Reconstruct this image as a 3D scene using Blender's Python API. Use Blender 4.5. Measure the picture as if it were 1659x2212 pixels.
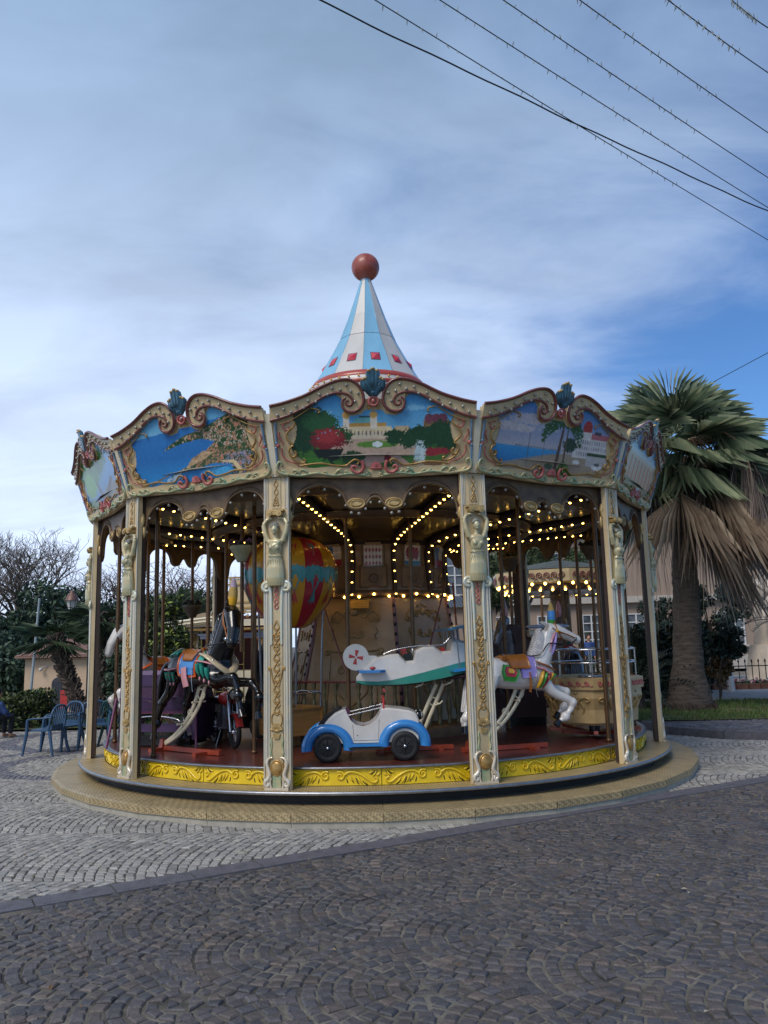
import bpy, bmesh, math, random
import numpy as np
from mathutils import Matrix, Vector
random.seed(7); RNG = np.random.default_rng(11)
R = math.radians; PI = math.pi
for o in list(bpy.data.objects): bpy.data.objects.remove(o)
SC = bpy.context.scene
COL = SC.collection

# ---------------------------------------------------------------- camera
cam_d = bpy.data.cameras.new('camera'); cam = bpy.data.objects.new('camera', cam_d); COL.objects.link(cam)
PITCH, ROLL, EYE = .160, .026, 1.70
cam_d.sensor_fit = 'HORIZONTAL'; cam_d.sensor_width = 36; cam_d.lens = 36 * 1725 / 1659
cam_d.clip_end = 2000; cam_d.clip_start = .05
cam.matrix_world = Matrix.Translation((0, 0, EYE)) @ Matrix.Rotation(PI/2 + PITCH, 4, 'X') @ Matrix.Rotation(-ROLL, 4, 'Z')
SC.camera = cam
SC.render.resolution_x, SC.render.resolution_y = 768, 1024

# ---------------------------------------------------------------- light
SUN_AZ, SUN_EL = R(215), R(48)      # compass-like angle of the sun from +Y, clockwise: behind the camera to the left
w = bpy.data.worlds.new('World'); SC.world = w; w.use_nodes = True
nt = w.node_tree; nt.nodes.clear()
def N(t, **k):
    n = nt.nodes.new(t)
    for a, b in k.items(): setattr(n, a, b)
    return n
L = lambda a, b: nt.links.new(a, b)
out = N('ShaderNodeOutputWorld'); bg = N('ShaderNodeBackground')
sky = N('ShaderNodeTexSky', sky_type='NISHITA', sun_disc=False, sun_elevation=SUN_EL, sun_rotation=SUN_AZ, altitude=50, air_density=1.0, dust_density=.6, ozone_density=2.2)
tc = N('ShaderNodeTexCoord'); sep = N('ShaderNodeSeparateXYZ'); L(tc.outputs['Generated'], sep.inputs[0])
zz = N('ShaderNodeMath', operation='MAXIMUM'); zz.inputs[1].default_value = 0; L(sep.outputs['Z'], zz.inputs[0])
za = N('ShaderNodeMath', operation='ADD'); za.inputs[1].default_value = .22; L(zz.outputs[0], za.inputs[0])
dx = N('ShaderNodeMath', operation='DIVIDE'); L(sep.outputs['X'], dx.inputs[0]); L(za.outputs[0], dx.inputs[1])
dy = N('ShaderNodeMath', operation='DIVIDE'); L(sep.outputs['Y'], dy.inputs[0]); L(za.outputs[0], dy.inputs[1])
cmb = N('ShaderNodeCombineXYZ'); L(dx.outputs[0], cmb.inputs[0]); L(dy.outputs[0], cmb.inputs[1])
def cloud(scale, loc, detail, rough, stretch, dist=.4):
    mp = N('ShaderNodeMapping'); L(cmb.outputs[0], mp.inputs[0]); mp.inputs['Location'].default_value = loc
    mp.inputs['Rotation'].default_value = (0, 0, R(-24)); mp.inputs['Scale'].default_value = (1, stretch, 1)
    n = N('ShaderNodeTexNoise'); n.inputs['Scale'].default_value = scale; n.inputs['Detail'].default_value = detail
    n.inputs['Roughness'].default_value = rough; n.inputs['Distortion'].default_value = dist
    L(mp.outputs[0], n.inputs['Vector']); return n
c1 = cloud(.55, (3.1, 1.7, 0), 2, .5, 1.3, .2); c2 = cloud(1.5, (.4, 2.2, 0), 7, .58, 1.7, .5)
# a veil of high cloud: broad noise plus wisps, thicker towards the west (the left)
g = N('ShaderNodeMath', operation='MULTIPLY_ADD'); L(dx.outputs[0], g.inputs[0]); g.inputs[1].default_value = -.50; g.inputs[2].default_value = .27
a1 = N('ShaderNodeMath', operation='MULTIPLY_ADD'); L(c1.outputs[0], a1.inputs[0]); a1.inputs[1].default_value = .7; L(g.outputs[0], a1.inputs[2])
a2 = N('ShaderNodeMath', operation='MULTIPLY_ADD'); L(c2.outputs[0], a2.inputs[0]); a2.inputs[1].default_value = .80; L(a1.outputs[0], a2.inputs[2])
rmp = N('ShaderNodeMapRange', interpolation_type='SMOOTHSTEP'); L(a2.outputs[0], rmp.inputs[0])
for i, v in ((1, .60), (2, 1.18), (3, .0), (4, .96)): rmp.inputs[i].default_value = v
# cloud colour: dense grey-blue overhead, brighter towards the horizon
hz = N('ShaderNodeMapRange', interpolation_type='SMOOTHSTEP'); L(sep.outputs['Z'], hz.inputs[0])
for i, v in ((1, .06), (2, .74), (3, 0.), (4, 1.)): hz.inputs[i].default_value = v
cm = N('ShaderNodeMix', data_type='RGBA'); L(hz.outputs[0], cm.inputs[0])
cm.inputs[6].default_value = (.58, .68, .88, 1); cm.inputs[7].default_value = (.20, .295, .44, 1)
sk = N('ShaderNodeMix', data_type='RGBA', blend_type='MULTIPLY'); sk.inputs[0].default_value = 1; L(sky.outputs[0], sk.inputs[6])
SKYMUL = .085
sk.inputs[7].default_value = (SKYMUL*.55, SKYMUL*.85, SKYMUL*1.18, 1)
c3 = cloud(2.1, (5.4, .7, 0), 6, .55, 1.5, .4); cr3 = N('ShaderNodeMapRange'); L(c3.outputs[0], cr3.inputs[0])
for i, v in ((1, .33), (2, .67), (3, .88), (4, 1.15)): cr3.inputs[i].default_value = v
cm2 = N('ShaderNodeMix', data_type='RGBA', blend_type='MULTIPLY'); cm2.inputs[0].default_value = 1; L(cm.outputs[2], cm2.inputs[6]); L(cr3.outputs[0], cm2.inputs[7])
mx = N('ShaderNodeMix', data_type='RGBA'); L(rmp.outputs[0], mx.inputs[0]); L(sk.outputs[2], mx.inputs[6]); L(cm2.outputs[2], mx.inputs[7])
L(mx.outputs[2], bg.inputs['Color']); bg.inputs['Strength'].default_value = 1.0; L(bg.outputs[0], out.inputs[0])
sun_d = bpy.data.lights.new('sun', 'SUN'); sun_d.energy = 1.7; sun_d.angle = R(25); sun_d.color = (1, .93, .84)
sun = bpy.data.objects.new('sun', sun_d); COL.objects.link(sun)
sdir = Vector((math.sin(SUN_AZ)*math.cos(SUN_EL), math.cos(SUN_AZ)*math.cos(SUN_EL), math.sin(SUN_EL)))
sun.rotation_euler = sdir.to_track_quat('Z', 'Y').to_euler(); sun.location = (0, 0, 30)
SC.view_settings.view_transform = 'Standard'; SC.view_settings.look = 'None'; SC.view_settings.exposure = .50; SC.view_settings.gamma = 1

# ---------------------------------------------------------------- materials
def lin(h):
    if not isinstance(h, str): return tuple(h)
    h = h.lstrip('#'); c = [int(h[i:i+2], 16)/255 for i in (0, 2, 4)]
    return tuple(x/12.92 if x <= .04045 else ((x+.055)/1.055)**2.4 for x in c)
MATS = {}
def mat(name, col, rough=.5, metal=0., var=.25, vscale=6., bump=0., bscale=30., col2=None, emit=0., coat=0., attr=None, spec=.5, stretch=None, trans=0., detail=4.):
    if name in MATS: return MATS[name]
    m = bpy.data.materials.new(name); m.use_nodes = True; t = m.node_tree; b = t.nodes['Principled BSDF']
    c = lin(col); b.inputs['Roughness'].default_value = rough; b.inputs['Metallic'].default_value = metal
    b.inputs['Specular IOR Level'].default_value = spec
    if coat: b.inputs['Coat Weight'].default_value = coat; b.inputs['Coat Roughness'].default_value = .12
    if trans: b.inputs['Transmission Weight'].default_value = trans
    tcn = t.nodes.new('ShaderNodeTexCoord'); src = tcn.outputs['Object']
    if stretch:
        mp = t.nodes.new('ShaderNodeMapping'); mp.inputs['Scale'].default_value = stretch; t.links.new(src, mp.inputs[0]); src = mp.outputs[0]
    if var > 0 or attr:
        n = t.nodes.new('ShaderNodeTexNoise'); n.inputs['Scale'].default_value = vscale; n.inputs['Detail'].default_value = detail; n.inputs['Roughness'].default_value = .6
        t.links.new(src, n.inputs['Vector'])
        if attr:
            at = t.nodes.new('ShaderNodeAttribute'); at.attribute_name = attr
            mul = t.nodes.new('ShaderNodeMix'); mul.data_type = 'RGBA'; mul.blend_type = 'MULTIPLY'; mul.inputs[0].default_value = 1
            mr = t.nodes.new('ShaderNodeMapRange'); t.links.new(n.outputs[0], mr.inputs[0])
            mr.inputs[1].default_value = .3; mr.inputs[2].default_value = .7; mr.inputs[3].default_value = 1-var; mr.inputs[4].default_value = 1+var*.6
            t.links.new(at.outputs['Color'], mul.inputs[6]); t.links.new(mr.outputs[0], mul.inputs[7]); t.links.new(mul.outputs[2], b.inputs['Base Color'])
        else:
            mxn = t.nodes.new('ShaderNodeMix'); mxn.data_type = 'RGBA'
            mr = t.nodes.new('ShaderNodeMapRange'); t.links.new(n.outputs[0], mr.inputs[0]); mr.inputs[1].default_value = .32; mr.inputs[2].default_value = .68
            t.links.new(mr.outputs[0], mxn.inputs[0])
            c2 = lin(col2) if col2 else tuple(x*(1+var*.5) for x in c); c1 = c if col2 else tuple(x*(1-var) for x in c)
            mxn.inputs[6].default_value = (*c1, 1); mxn.inputs[7].default_value = (*c2, 1)
            t.links.new(mxn.outputs[2], b.inputs['Base Color'])
    else: b.inputs['Base Color'].default_value = (*c, 1)
    if bump:
        n2 = t.nodes.new('ShaderNodeTexNoise'); n2.inputs['Scale'].default_value = bscale; n2.inputs['Detail'].default_value = 5; t.links.new(src, n2.inputs['Vector'])
        bp = t.nodes.new('ShaderNodeBump'); bp.inputs['Strength'].default_value = bump; bp.inputs['Distance'].default_value = .02
        t.links.new(n2.outputs[0], bp.inputs['Height']); t.links.new(bp.outputs[0], b.inputs['Normal'])
    if emit: b.inputs['Emission Color'].default_value = (*c, 1); b.inputs['Emission Strength'].default_value = emit
    MATS[name] = m; return m

# ---------------------------------------------------------------- mesh builder
def rotm(axis, a): return np.array(Matrix.Rotation(a, 4, axis))
def trm(x, y, z): m = np.eye(4); m[:3, 3] = (x, y, z); return m
def scm(x, y, z): return np.diag([x, y, z, 1.])
class MB:
    def __init__(s): s.V = []; s.F = []; s.mi = []; s.sm = []; s.n = 0; s.M = None; s.mat = 0; s.cuts = []
    def cut(s): s.cuts.append((len(s.V), len(s.F), s.n))
    def pieces(s, name, mats):
        """one mesh for each stretch between cuts"""
        c = s.cuts+[(len(s.V), len(s.F), s.n)]; out = []
        if c[0][1] > 0: c = [(0, 0, 0)]+c
        for (v0, f0, n0), (v1, f1, n1) in zip(c[:-1], c[1:]):
            if f1 == f0: continue
            m = MB(); m.V = s.V[v0:v1]; m.F = [[i-n0 for i in f] for f in s.F[f0:f1]]; m.mi = s.mi[f0:f1]; m.sm = s.sm[f0:f1]; m.n = n1-n0; out.append(m.mesh(name, mats))
        return out
    def add(s, V, F, smooth=True):
        V = np.asarray(V, float).reshape(-1, 3)
        if s.M is not None: V = V @ s.M[:3, :3].T + s.M[:3, 3]
        s.V.append(V); n = s.n; s.n += len(V)
        for f in F: s.F.append([i+n for i in f]); s.mi.append(s.mat); s.sm.append(smooth)
        return s
    def box(s, c, sz, M=None, taper=1., taper_y=None):
        x, y, z = [a/2 for a in sz]; ty = taper if taper_y is None else taper_y
        V = np.array([(-x, -y, -z), (x, -y, -z), (x, y, -z), (-x, y, -z), (-x*taper, -y*ty, z), (x*taper, -y*ty, z), (x*taper, y*ty, z), (-x*taper, y*ty, z)], float)
        if M is not None: V = V @ np.asarray(M)[:3, :3].T
        return s.add(V + np.asarray(c, float), [(0, 3, 2, 1), (4, 5, 6, 7), (0, 1, 5, 4), (1, 2, 6, 5), (2, 3, 7, 6), (3, 0, 4, 7)], False)
    def tube(s, P, r, n=6, closed=False, caps=True, sy=1., up=None):
        P = np.asarray(P, float); m = len(P); r = np.broadcast_to(np.asarray(r, float), (m,))
        T = np.gradient(P, axis=0) if not closed else np.roll(P, -1, 0) - np.roll(P, 1, 0)
        T /= np.linalg.norm(T, axis=1)[:, None] + 1e-12
        u = np.array(up, float) if up is not None else (np.array([0, 0, 1.]) if abs(T[0][2]) < .9 else np.array([1., 0, 0]))
        V = []; a = np.arange(n)/n*2*PI
        for i in range(m):
            x = np.cross(u, T[i]); l = np.linalg.norm(x)
            if l < 1e-6: x = np.cross(np.array([.3, .7, .1]), T[i]); l = np.linalg.norm(x)
            x /= l; y = np.cross(T[i], x)
            if up is None: u = y
            V.append(P[i] + r[i]*(np.cos(a)[:, None]*x + sy*np.sin(a)[:, None]*y))
        V = np.concatenate(V); F = []
        for i in range(m if closed else m-1):
            j = (i+1) % m
            for k in range(n): F.append((i*n+k, i*n+(k+1) % n, j*n+(k+1) % n, j*n+k))
        s.add(V, F, True)
        if caps and not closed:
            s.add(V[:n], [tuple(range(n-1, -1, -1))], False); s.add(V[-n:], [tuple(range(n))], False)
        return s
    def cyl(s, p0, p1, r0, r1=None, n=10): return s.tube([p0, p1], [r0, r0 if r1 is None else r1], n)
    def ell(s, c, r, n=10, m=7, M=None):
        r = np.broadcast_to(np.asarray(r, float), (3,)); V = [(0, 0, -1)]
        for i in range(1, m):
            p = -PI/2 + PI*i/m
            for k in range(n): V.append((math.cos(p)*math.cos(2*PI*k/n), math.cos(p)*math.sin(2*PI*k/n), math.sin(p)))
        V.append((0, 0, 1)); V = np.array(V)*r
        if M is not None: V = V @ np.asarray(M)[:3, :3].T
        F = [(0, 1+(k+1) % n, 1+k) for k in range(n)]
        for i in range(m-2):
            for k in range(n): F.append((1+i*n+k, 1+i*n+(k+1) % n, 1+(i+1)*n+(k+1) % n, 1+(i+1)*n+k))
        t = len(V)-1; b = 1+(m-2)*n
        F += [(b+k, b+(k+1) % n, t) for k in range(n)]
        return s.add(V + np.asarray(c, float), F, True)
    def lathe(s, prof, n=24, a0=0., a1=2*PI, smooth=True, c=(0, 0, 0)):
        full = abs(a1-a0-2*PI) < 1e-6; cnt = n if full else n+1; V = []
        for (r, z) in prof:
            for k in range(cnt):
                a = a0+(a1-a0)*k/n; V.append((c[0]+r*math.sin(a), c[1]-r*math.cos(a), c[2]+z))
        F = []
        for i in range(len(prof)-1):
            for k in range(n):
                k2 = (k+1) % cnt; F.append((i*cnt+k, i*cnt+k2, (i+1)*cnt+k2, (i+1)*cnt+k))
        return s.add(V, F, smooth)
    def prism(s, poly, d0, d1, axis='y', bevel=0.):
        """polygon in the x/z plane (axis y) or x/y plane (axis z), extruded from d0 to d1"""
        n = len(poly); P = np.asarray(poly, float)
        ring = lambda Q, d: np.stack([Q[:, 0], np.full(n, d), Q[:, 1]], 1) if axis == 'y' else np.stack([Q[:, 0], Q[:, 1], np.full(n, d)], 1)
        V = [ring(P, d0), ring(P, d1)]
        V = np.concatenate(V); F = [tuple(range(n)), tuple(range(2*n-1, n-1, -1))]
        s.add(V, F, False)
        return s.add(V, [(i, i+n, (i+1) % n+n, (i+1) % n) for i in range(n)], False)
    def loft(s, rings, caps=True, closed=True, smooth=True):
        n = len(rings[0]); V = np.concatenate([np.asarray(r, float) for r in rings]); F = []
        for i in range(len(rings)-1):
            for k in range(n if closed else n-1): F.append((i*n+k, i*n+(k+1) % n, (i+1)*n+(k+1) % n, (i+1)*n+k))
        s.add(V, F, smooth)
        if caps: s.add(rings[0], [tuple(range(n-1, -1, -1))], False); s.add(rings[-1], [tuple(range(n))], False)
        return s
    def mesh(s, name, mats, fn=None):
        me = bpy.data.meshes.new(name); V = np.concatenate(s.V) if s.V else np.zeros((0, 3))
        if fn is not None: V = fn(V)
        me.from_pydata(V.tolist(), [], s.F)
        for m in (mats if isinstance(mats, (list, tuple)) else [mats]): me.materials.append(m)
        me.polygons.foreach_set('material_index', s.mi); me.polygons.foreach_set('use_smooth', s.sm); me.update()
        return me
    def build(s, name, mats, parent=None, loc=(0, 0, 0), rot=(0, 0, 0), fn=None): return link(name, s.mesh(name, mats, fn), parent, loc, rot)
def link(name, me, parent=None, loc=(0, 0, 0), rot=(0, 0, 0)):
    o = bpy.data.objects.new(name, me); COL.objects.link(o); o.parent = parent; o.location = loc; o.rotation_euler = rot; return o
def empty(name, loc=(0, 0, 0), rz=0., parent=None):
    o = bpy.data.objects.new(name, None); COL.objects.link(o); o.location = loc; o.rotation_euler = (0, 0, rz); o.parent = parent; o.empty_display_size = .2; return o
def tag(o, label, cat, group=None):
    o['label'] = label; o['category'] = cat
    if group: o['group'] = group
    return o
def copy_tree(o, parent=None):
    c = o.copy(); COL.objects.link(c); c.parent = parent
    for ch in o.children: copy_tree(ch, c)
    return c
def voxel(mb, size=.012, smooth=6, fac=.5):
    """one continuous skin grown round overlapping solids"""
    o = link('skin', mb.mesh('skin', mat('tmp', (1, 1, 1), var=0)))
    r = o.modifiers.new('r', 'REMESH'); r.mode = 'VOXEL'; r.voxel_size = size; r.use_smooth_shade = True
    s = o.modifiers.new('s', 'SMOOTH'); s.iterations = smooth; s.factor = fac
    bpy.context.view_layer.update()
    me = bpy.data.meshes.new_from_object(o.evaluated_get(bpy.context.evaluated_depsgraph_get()))
    bpy.data.objects.remove(o); me.materials.clear()
    me.polygons.foreach_set('use_smooth', [True]*len(me.polygons)); return me
def withmat(me, *ms):
    for m in ms: me.materials.append(m)
    return me
def vcol(me, cols, name='Col'):
    a = me.color_attributes.new(name, 'FLOAT_COLOR', 'POINT'); c = np.ones((len(me.vertices), 4), np.float32); c[:, :3] = cols; a.data.foreach_set('color', c.ravel())
def spiral(c, r0, r1, a0, turns, n=18):
    t = np.linspace(0, 1, n); r = r0+(r1-r0)*t; a = a0+turns*2*PI*t
    return np.stack([c[0]+r*np.cos(a), c[1]+r*np.sin(a)], 1)
def smooth_path(P, n=24):
    P = np.asarray(P, float); m = len(P); t = np.linspace(0, m-1, n); o = []
    for x in t:
        i = min(int(x), m-2); f = x-i; p0 = P[max(i-1, 0)]; p1 = P[i]; p2 = P[i+1]; p3 = P[min(i+2, m-1)]
        o.append(.5*((2*p1)+(-p0+p2)*f+(2*p0-5*p1+4*p2-p3)*f*f+(-p0+3*p1-3*p2+p3)*f**3))
    return np.array(o)
def text_mesh(body, size, mat_, extrude=.001):
    cu = bpy.data.curves.new('lettering', 'FONT'); cu.body = body; cu.size = size; cu.extrude = extrude; cu.align_x = 'CENTER'; cu.align_y = 'CENTER'; cu.resolution_u = 2
    o = link('lettering', cu); bpy.context.view_layer.update()
    me = bpy.data.meshes.new_from_object(o.evaluated_get(bpy.context.evaluated_depsgraph_get())); bpy.data.objects.remove(o)
    me.materials.clear(); me.materials.append(mat_); return me
# ================================================================ ground
CX, CY, PH = -.198, 12.14, .028          # centre and turn of the carousel
def smooth01(x): x = np.clip(x, 0, 1); return x*x*(3-2*x)
def dip(x, y): return -1.75*smooth01((y-17.5)/30)*smooth01((-x-2.0)/3.0)   # the park falls away behind the hedge on the left
gm = mat('packed_earth', '#5d5a52', .95, var=.45, vscale=1.3, bump=.3, bscale=14, col2='#77736a')
xs = np.unique(np.concatenate([np.linspace(-300, -40, 8), np.linspace(-40, 40, 61), np.linspace(40, 300, 8)]))
ys = np.unique(np.concatenate([np.linspace(-60, -4, 6), np.linspace(-4, 70, 56), np.linspace(70, 700, 10)]))
X, Y = np.meshgrid(xs, ys); Z = dip(X, Y) - .03
mb = MB(); nx = len(xs)
mb.add(np.stack([X, Y, Z], -1).reshape(-1, 3), [(j*nx+i, j*nx+i+1, (j+1)*nx+i+1, (j+1)*nx+i) for j in range(len(ys)-1) for i in range(nx-1)], True)
o = mb.build('ground', gm); o['kind'] = 'structure'

# the line between light and dark paving
LP0 = np.array([-2.69, 5.81]); LD = np.array([.868, .496]); LN = np.array([-.496, .868])   # LN points to the light side
def side(P): return (P-LP0) @ LN
KERB = [(4.62, 15.6), (4.80, 14.15), (5.40, 13.35), (6.6, 12.75), (12.0, 11.6)]        # kerb of the raised pavement on the right
def arc_cobbles(ang, W, p, size, x0, x1, y0, y1, Rr=.74, flip=1):
    """segmental arch paving: (n,4,2) corners"""
    d = np.array([math.cos(ang), math.sin(ang)]); e = np.array([-d[1], d[0]]); c = np.array([[x0, y0], [x1, y0], [x1, y1], [x0, y1]])
    a = c @ d; b = c @ e; out = []
    rr = W*Rr
    js = np.arange(math.floor(b.min()/W), math.ceil(b.max()/W)+1)
    for j in js:
        ph = RNG.uniform(0, p)
        sweep = math.asin(min(.999, W/2/rr)); nb = max(3, int(round(2*sweep*rr/size)))
        ks = np.arange(math.floor(a.min()/p)-8, math.ceil(a.max()/p)+8)
        for k in ks:
            th = np.linspace(-sweep, sweep, nb+1) + np.concatenate([[0], RNG.normal(0, .012, nb-1), [0]])
            off = (RNG.uniform(-.5, .5) if k % 2 else 0)*0
            bb = rr*np.sin(th)*(W/2/(rr*math.sin(sweep))); aa = -flip*(rr*np.cos(th)-rr*math.cos(sweep)) + k*p + ph
            A0 = aa - p/2; A1 = aa + p/2
            q = np.stack([np.stack([A0[:-1], bb[:-1]], 1), np.stack([A1[:-1], bb[:-1]], 1), np.stack([A1[1:], bb[1:]], 1), np.stack([A0[1:], bb[1:]], 1)], 1)
            q[..., 1] += (j+.5)*W
            out.append(q)
    Q = np.concatenate(out); Q = Q[..., :1]*d + Q[..., 1:]*e
    m = Q.mean(1); return Q[(m[:, 0] > x0) & (m[:, 0] < x1) & (m[:, 1] > y0) & (m[:, 1] < y1)]
def fan_cobbles(ang, W, Rf, H, ring, size, x0, x1, y0, y1):
    """fish-scale fans: rings of setts round staggered centres, each fan overlapped by the next row"""
    d = np.array([math.cos(ang), math.sin(ang)]); e = np.array([-d[1], d[0]]); c = np.array([[x0, y0], [x1, y0], [x1, y1], [x0, y1]]); a = c @ d; b = c @ e; out = []
    rows = range(math.floor(a.min()/H)-1, math.ceil(a.max()/H)+3); cs = {}
    for k in rows: cs[k] = [(k*H, (j+.5*(k % 2))*W) for j in range(math.floor(b.min()/W)-1, math.ceil(b.max()/W)+2)]
    nr = int(Rf/ring)
    for k in rows:
        for (ca, cb) in cs[k]:
            cells = []
            for i in range(nr):
                r0, r1 = Rf-(i+1)*ring, Rf-i*ring; r0 = max(r0, .02); n = max(4, int(round(2*PI*(r0+r1)/2/size))); th = (np.arange(n)+RNG.random())*2*PI/n + RNG.normal(0, .10/n, n); t2 = np.roll(th, -1).copy(); t2[-1] += 2*PI
                keep = np.cos((th+t2)/2) < 1.1; th, t2 = th[keep], t2[keep]
                P = lambda r, t: np.stack([ca+r*np.cos(t), cb+r*np.sin(t)], -1)
                cells.append(np.stack([P(r0, th), P(r1, th), P(r1, t2), P(r0, t2)], 1))
            Q = np.concatenate(cells); m = Q.mean(1); ok = np.ones(len(Q), bool)
            for kk in (k+1, k+2):
                for (ea, eb) in cs.get(kk, []):
                    if abs(eb-cb) < 2*Rf: ok &= np.hypot(m[:, 0]-ea, m[:, 1]-eb) > Rf-.02
            out.append(Q[ok])
    Q = np.concatenate(out); Q = Q[..., :1]*d + Q[..., 1:]*e; m = Q.mean(1)
    return Q[(m[:, 0] > x0) & (m[:, 0] < x1) & (m[:, 1] > y0) & (m[:, 1] < y1)]
def cobble_geo(Q, gap, rise, zj=.006, tl=.03):
    """vertices (n,12,3): foot, shoulder and crown rings"""
    n = len(Q); c = Q.mean(1, keepdims=True); D = Q-c; l = np.linalg.norm(D, axis=2, keepdims=True)
    jit = RNG.normal(0, .004, (n, 4, 2)); g = gap*(1+.5*RNG.random((n, 1, 1)))
    q0 = c + D*(1-g*1.1/l) + jit*.5; q1 = c + D*(1-g*1.5/l) + jit; q2 = c + D*(1-(g*1.5+.012)/l) + jit
    h = RNG.normal(0, zj, (n, 1)); tilt = RNG.normal(0, tl, (n, 2)); zt = h + (D @ tilt[:, :, None])[..., 0]
    V = np.concatenate([np.concatenate([q0, np.full((n, 4, 1), -.03)], 2), np.concatenate([q1, (zt-rise)[..., None]], 2), np.concatenate([q2, zt[..., None]], 2)], 1)
    return V
CF = [(8, 9, 10, 11)] + [(i, (i+1) % 4, 4+(i+1) % 4, 4+i) for i in range(4)] + [(4+i, 4+(i+1) % 4, 8+(i+1) % 4, 8+i) for i in range(4)]
def fix_winding(Q):
    a = (Q[:, 1]-Q[:, 0]); b = (Q[:, 2]-Q[:, 0]); s = a[:, 0]*b[:, 1]-a[:, 1]*b[:, 0]; Q[s < 0] = Q[s < 0][:, ::-1]; return Q
def cobble_cols(n, pal, v=.16):
    pal = np.array([lin(c) for c in pal]); i = RNG.choice(len(pal), n, p=np.array([.44, .30, .16, .10])); return pal[i]*(1+RNG.normal(0, v, (n, 1)))
def field(name, V, C, m, parent):
    n = len(V); me = bpy.data.meshes.new(name)
    F = (np.arange(n)[:, None, None]*12 + np.array(CF)[None]).reshape(-1, 4)
    me.from_pydata(V.reshape(-1, 3).tolist(), [], F.tolist()); me.materials.append(m); vcol(me, np.repeat(C, 12, 0))
    return link(name, me, parent)
def inview(P):
    x, y = P[:, 0], P[:, 1]; z = -EYE; c, s = math.cos(PITCH), math.sin(PITCH); d = y*c+z*s; v = -y*s+z*c
    return (np.abs(x/d) < .47) & (v/d > -.63)
dkm = mat('dark_porphyry', '#56545a', .62, var=.35, vscale=26, bump=.35, bscale=60, attr='Col')
ltm = mat('pale_limestone', '#a5a19a', .75, var=.25, vscale=26, bump=.35, bscale=60, attr='Col')
bed = mat('sandy_joints', '#1b1a17', .95, var=.5, vscale=3.4, bump=.5, bscale=60, col2='#7f796d', detail=10)
bed2 = mat('mossy_joints', '#3a3a30', .95, var=.5, vscale=3.2, bump=.5, bscale=60, col2='#6a665c', detail=8)
def paving(name, poly, m, z): 
    b = MB(); b.add([(x, y, z) for x, y in poly], [tuple(range(len(poly)))], False); o = b.build(name, m); o['kind'] = 'structure'; return o
# dark paving, near side of the line
Q = fan_cobbles(R(6), 1.22, .70, .585, .0845, .087, -7, 10, 1.8, 13.0); sd = side(Q.mean(1)); Q = Q[sd < -.26]
Q = fix_winding(Q); V = cobble_geo(Q, .0058, .007, .0022, .018); C = cobble_cols(len(Q), ['#524e4f', '#4a494c', '#57504d', '#5e544f'], .12)
darkp = paving('dark_paving', [(-30, -6), (30, -6), (30, LP0[1]+LD[1]/LD[0]*(30-LP0[0])), (-30, LP0[1]+LD[1]/LD[0]*(-30-LP0[0]))], bed, -.009)
dist = np.hypot(Q.mean(1)[:, 0], Q.mean(1)[:, 1]); vis = inview(Q.mean(1)); near = np.argsort(np.where(vis, dist, 99))[:300]
mask = np.zeros(len(Q), bool); mask[near] = True
def singles(V, C, m, parent):
    for v, c in zip(V, C):
        me = bpy.data.meshes.new('cobble'); o0 = v.mean(0)*[1, 1, 0]; me.from_pydata((v-o0).tolist(), [], CF); me.materials.append(m); vcol(me, np.repeat(c[None], 12, 0)); link('cobble', me, parent, o0)
singles(V[mask], C[mask], dkm, darkp)
o = field('cobble_field', V[~mask], C[~mask], dkm, darkp); o['kind'] = 'stuff'
# pale paving, far side
Q = arc_cobbles(R(-6), 1.5, .080, .084, -13, 10.5, 3.8, 18.0, Rr=1.1, flip=1); c = Q.mean(1); rr = np.hypot(c[:, 0]-CX, c[:, 1]-CY)
kx = np.array([p[0] for p in KERB]); 
def left_of_kerb(c):
    ok = np.ones(len(c), bool)
    for (xa, ya), (xb, yb) in zip(KERB[:-1], KERB[1:]):
        s = (xb-xa)*(c[:, 1]-ya)-(yb-ya)*(c[:, 0]-xa); inseg = (c[:, 1] <= ya) & (c[:, 1] > yb) ; ok &= ~(inseg & (s > -.06))
    return ok & ~((c[:, 1] > 15.6) & (c[:, 0] > 4.5))
keep = (side(c) > .02) & (rr > 4.36) & left_of_kerb(c) & (c[:, 1] < 17.4); Q = Q[keep]
Q = fix_winding(Q); V = cobble_geo(Q, .0045, .005, .0015, .014); c = Q.mean(1); C = cobble_cols(len(Q), ['#98948e', '#8d8a85', '#827e79', '#a09b92'], .10)
# dark serpentine bands laid in the pale field
def band(c, ctr, r, w): return np.abs(np.hypot(c[:, 0]-ctr[0], c[:, 1]-ctr[1])-r) < w
bd = (band(c, (-4.35, 12.55), 1.45, .15) & (c[:, 0] < -4.0)) | (band(c, (-5.3, 15.9), 1.9, .17)) | (band(c, (-3.6, 12.3), 2.9, .12) & (c[:, 1] > 12.8)) | (band(c, (-9.4, 12.0), 2.2, .16))
C[bd] = cobble_cols(int(bd.sum()), ['#6b6970', '#63636b', '#75706e', '#6b6970'])
lightp = paving('pale_paving', [(-30, LP0[1]+LD[1]/LD[0]*(-30-LP0[0])), (30, LP0[1]+LD[1]/LD[0]*(30-LP0[0])), (30, 24), (4.9, 17.5), (-30, 17.5)], bed2, -.010)
dist = np.hypot(c[:, 0], c[:, 1]); vis = inview(c); near = np.argsort(np.where(vis, dist, 99))[:120]; mask = np.zeros(len(Q), bool); mask[near] = True
singles(V[mask], C[mask], ltm, lightp)
o = field('cobble_field', V[~mask], C[~mask], ltm, lightp); o['kind'] = 'stuff'
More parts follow.
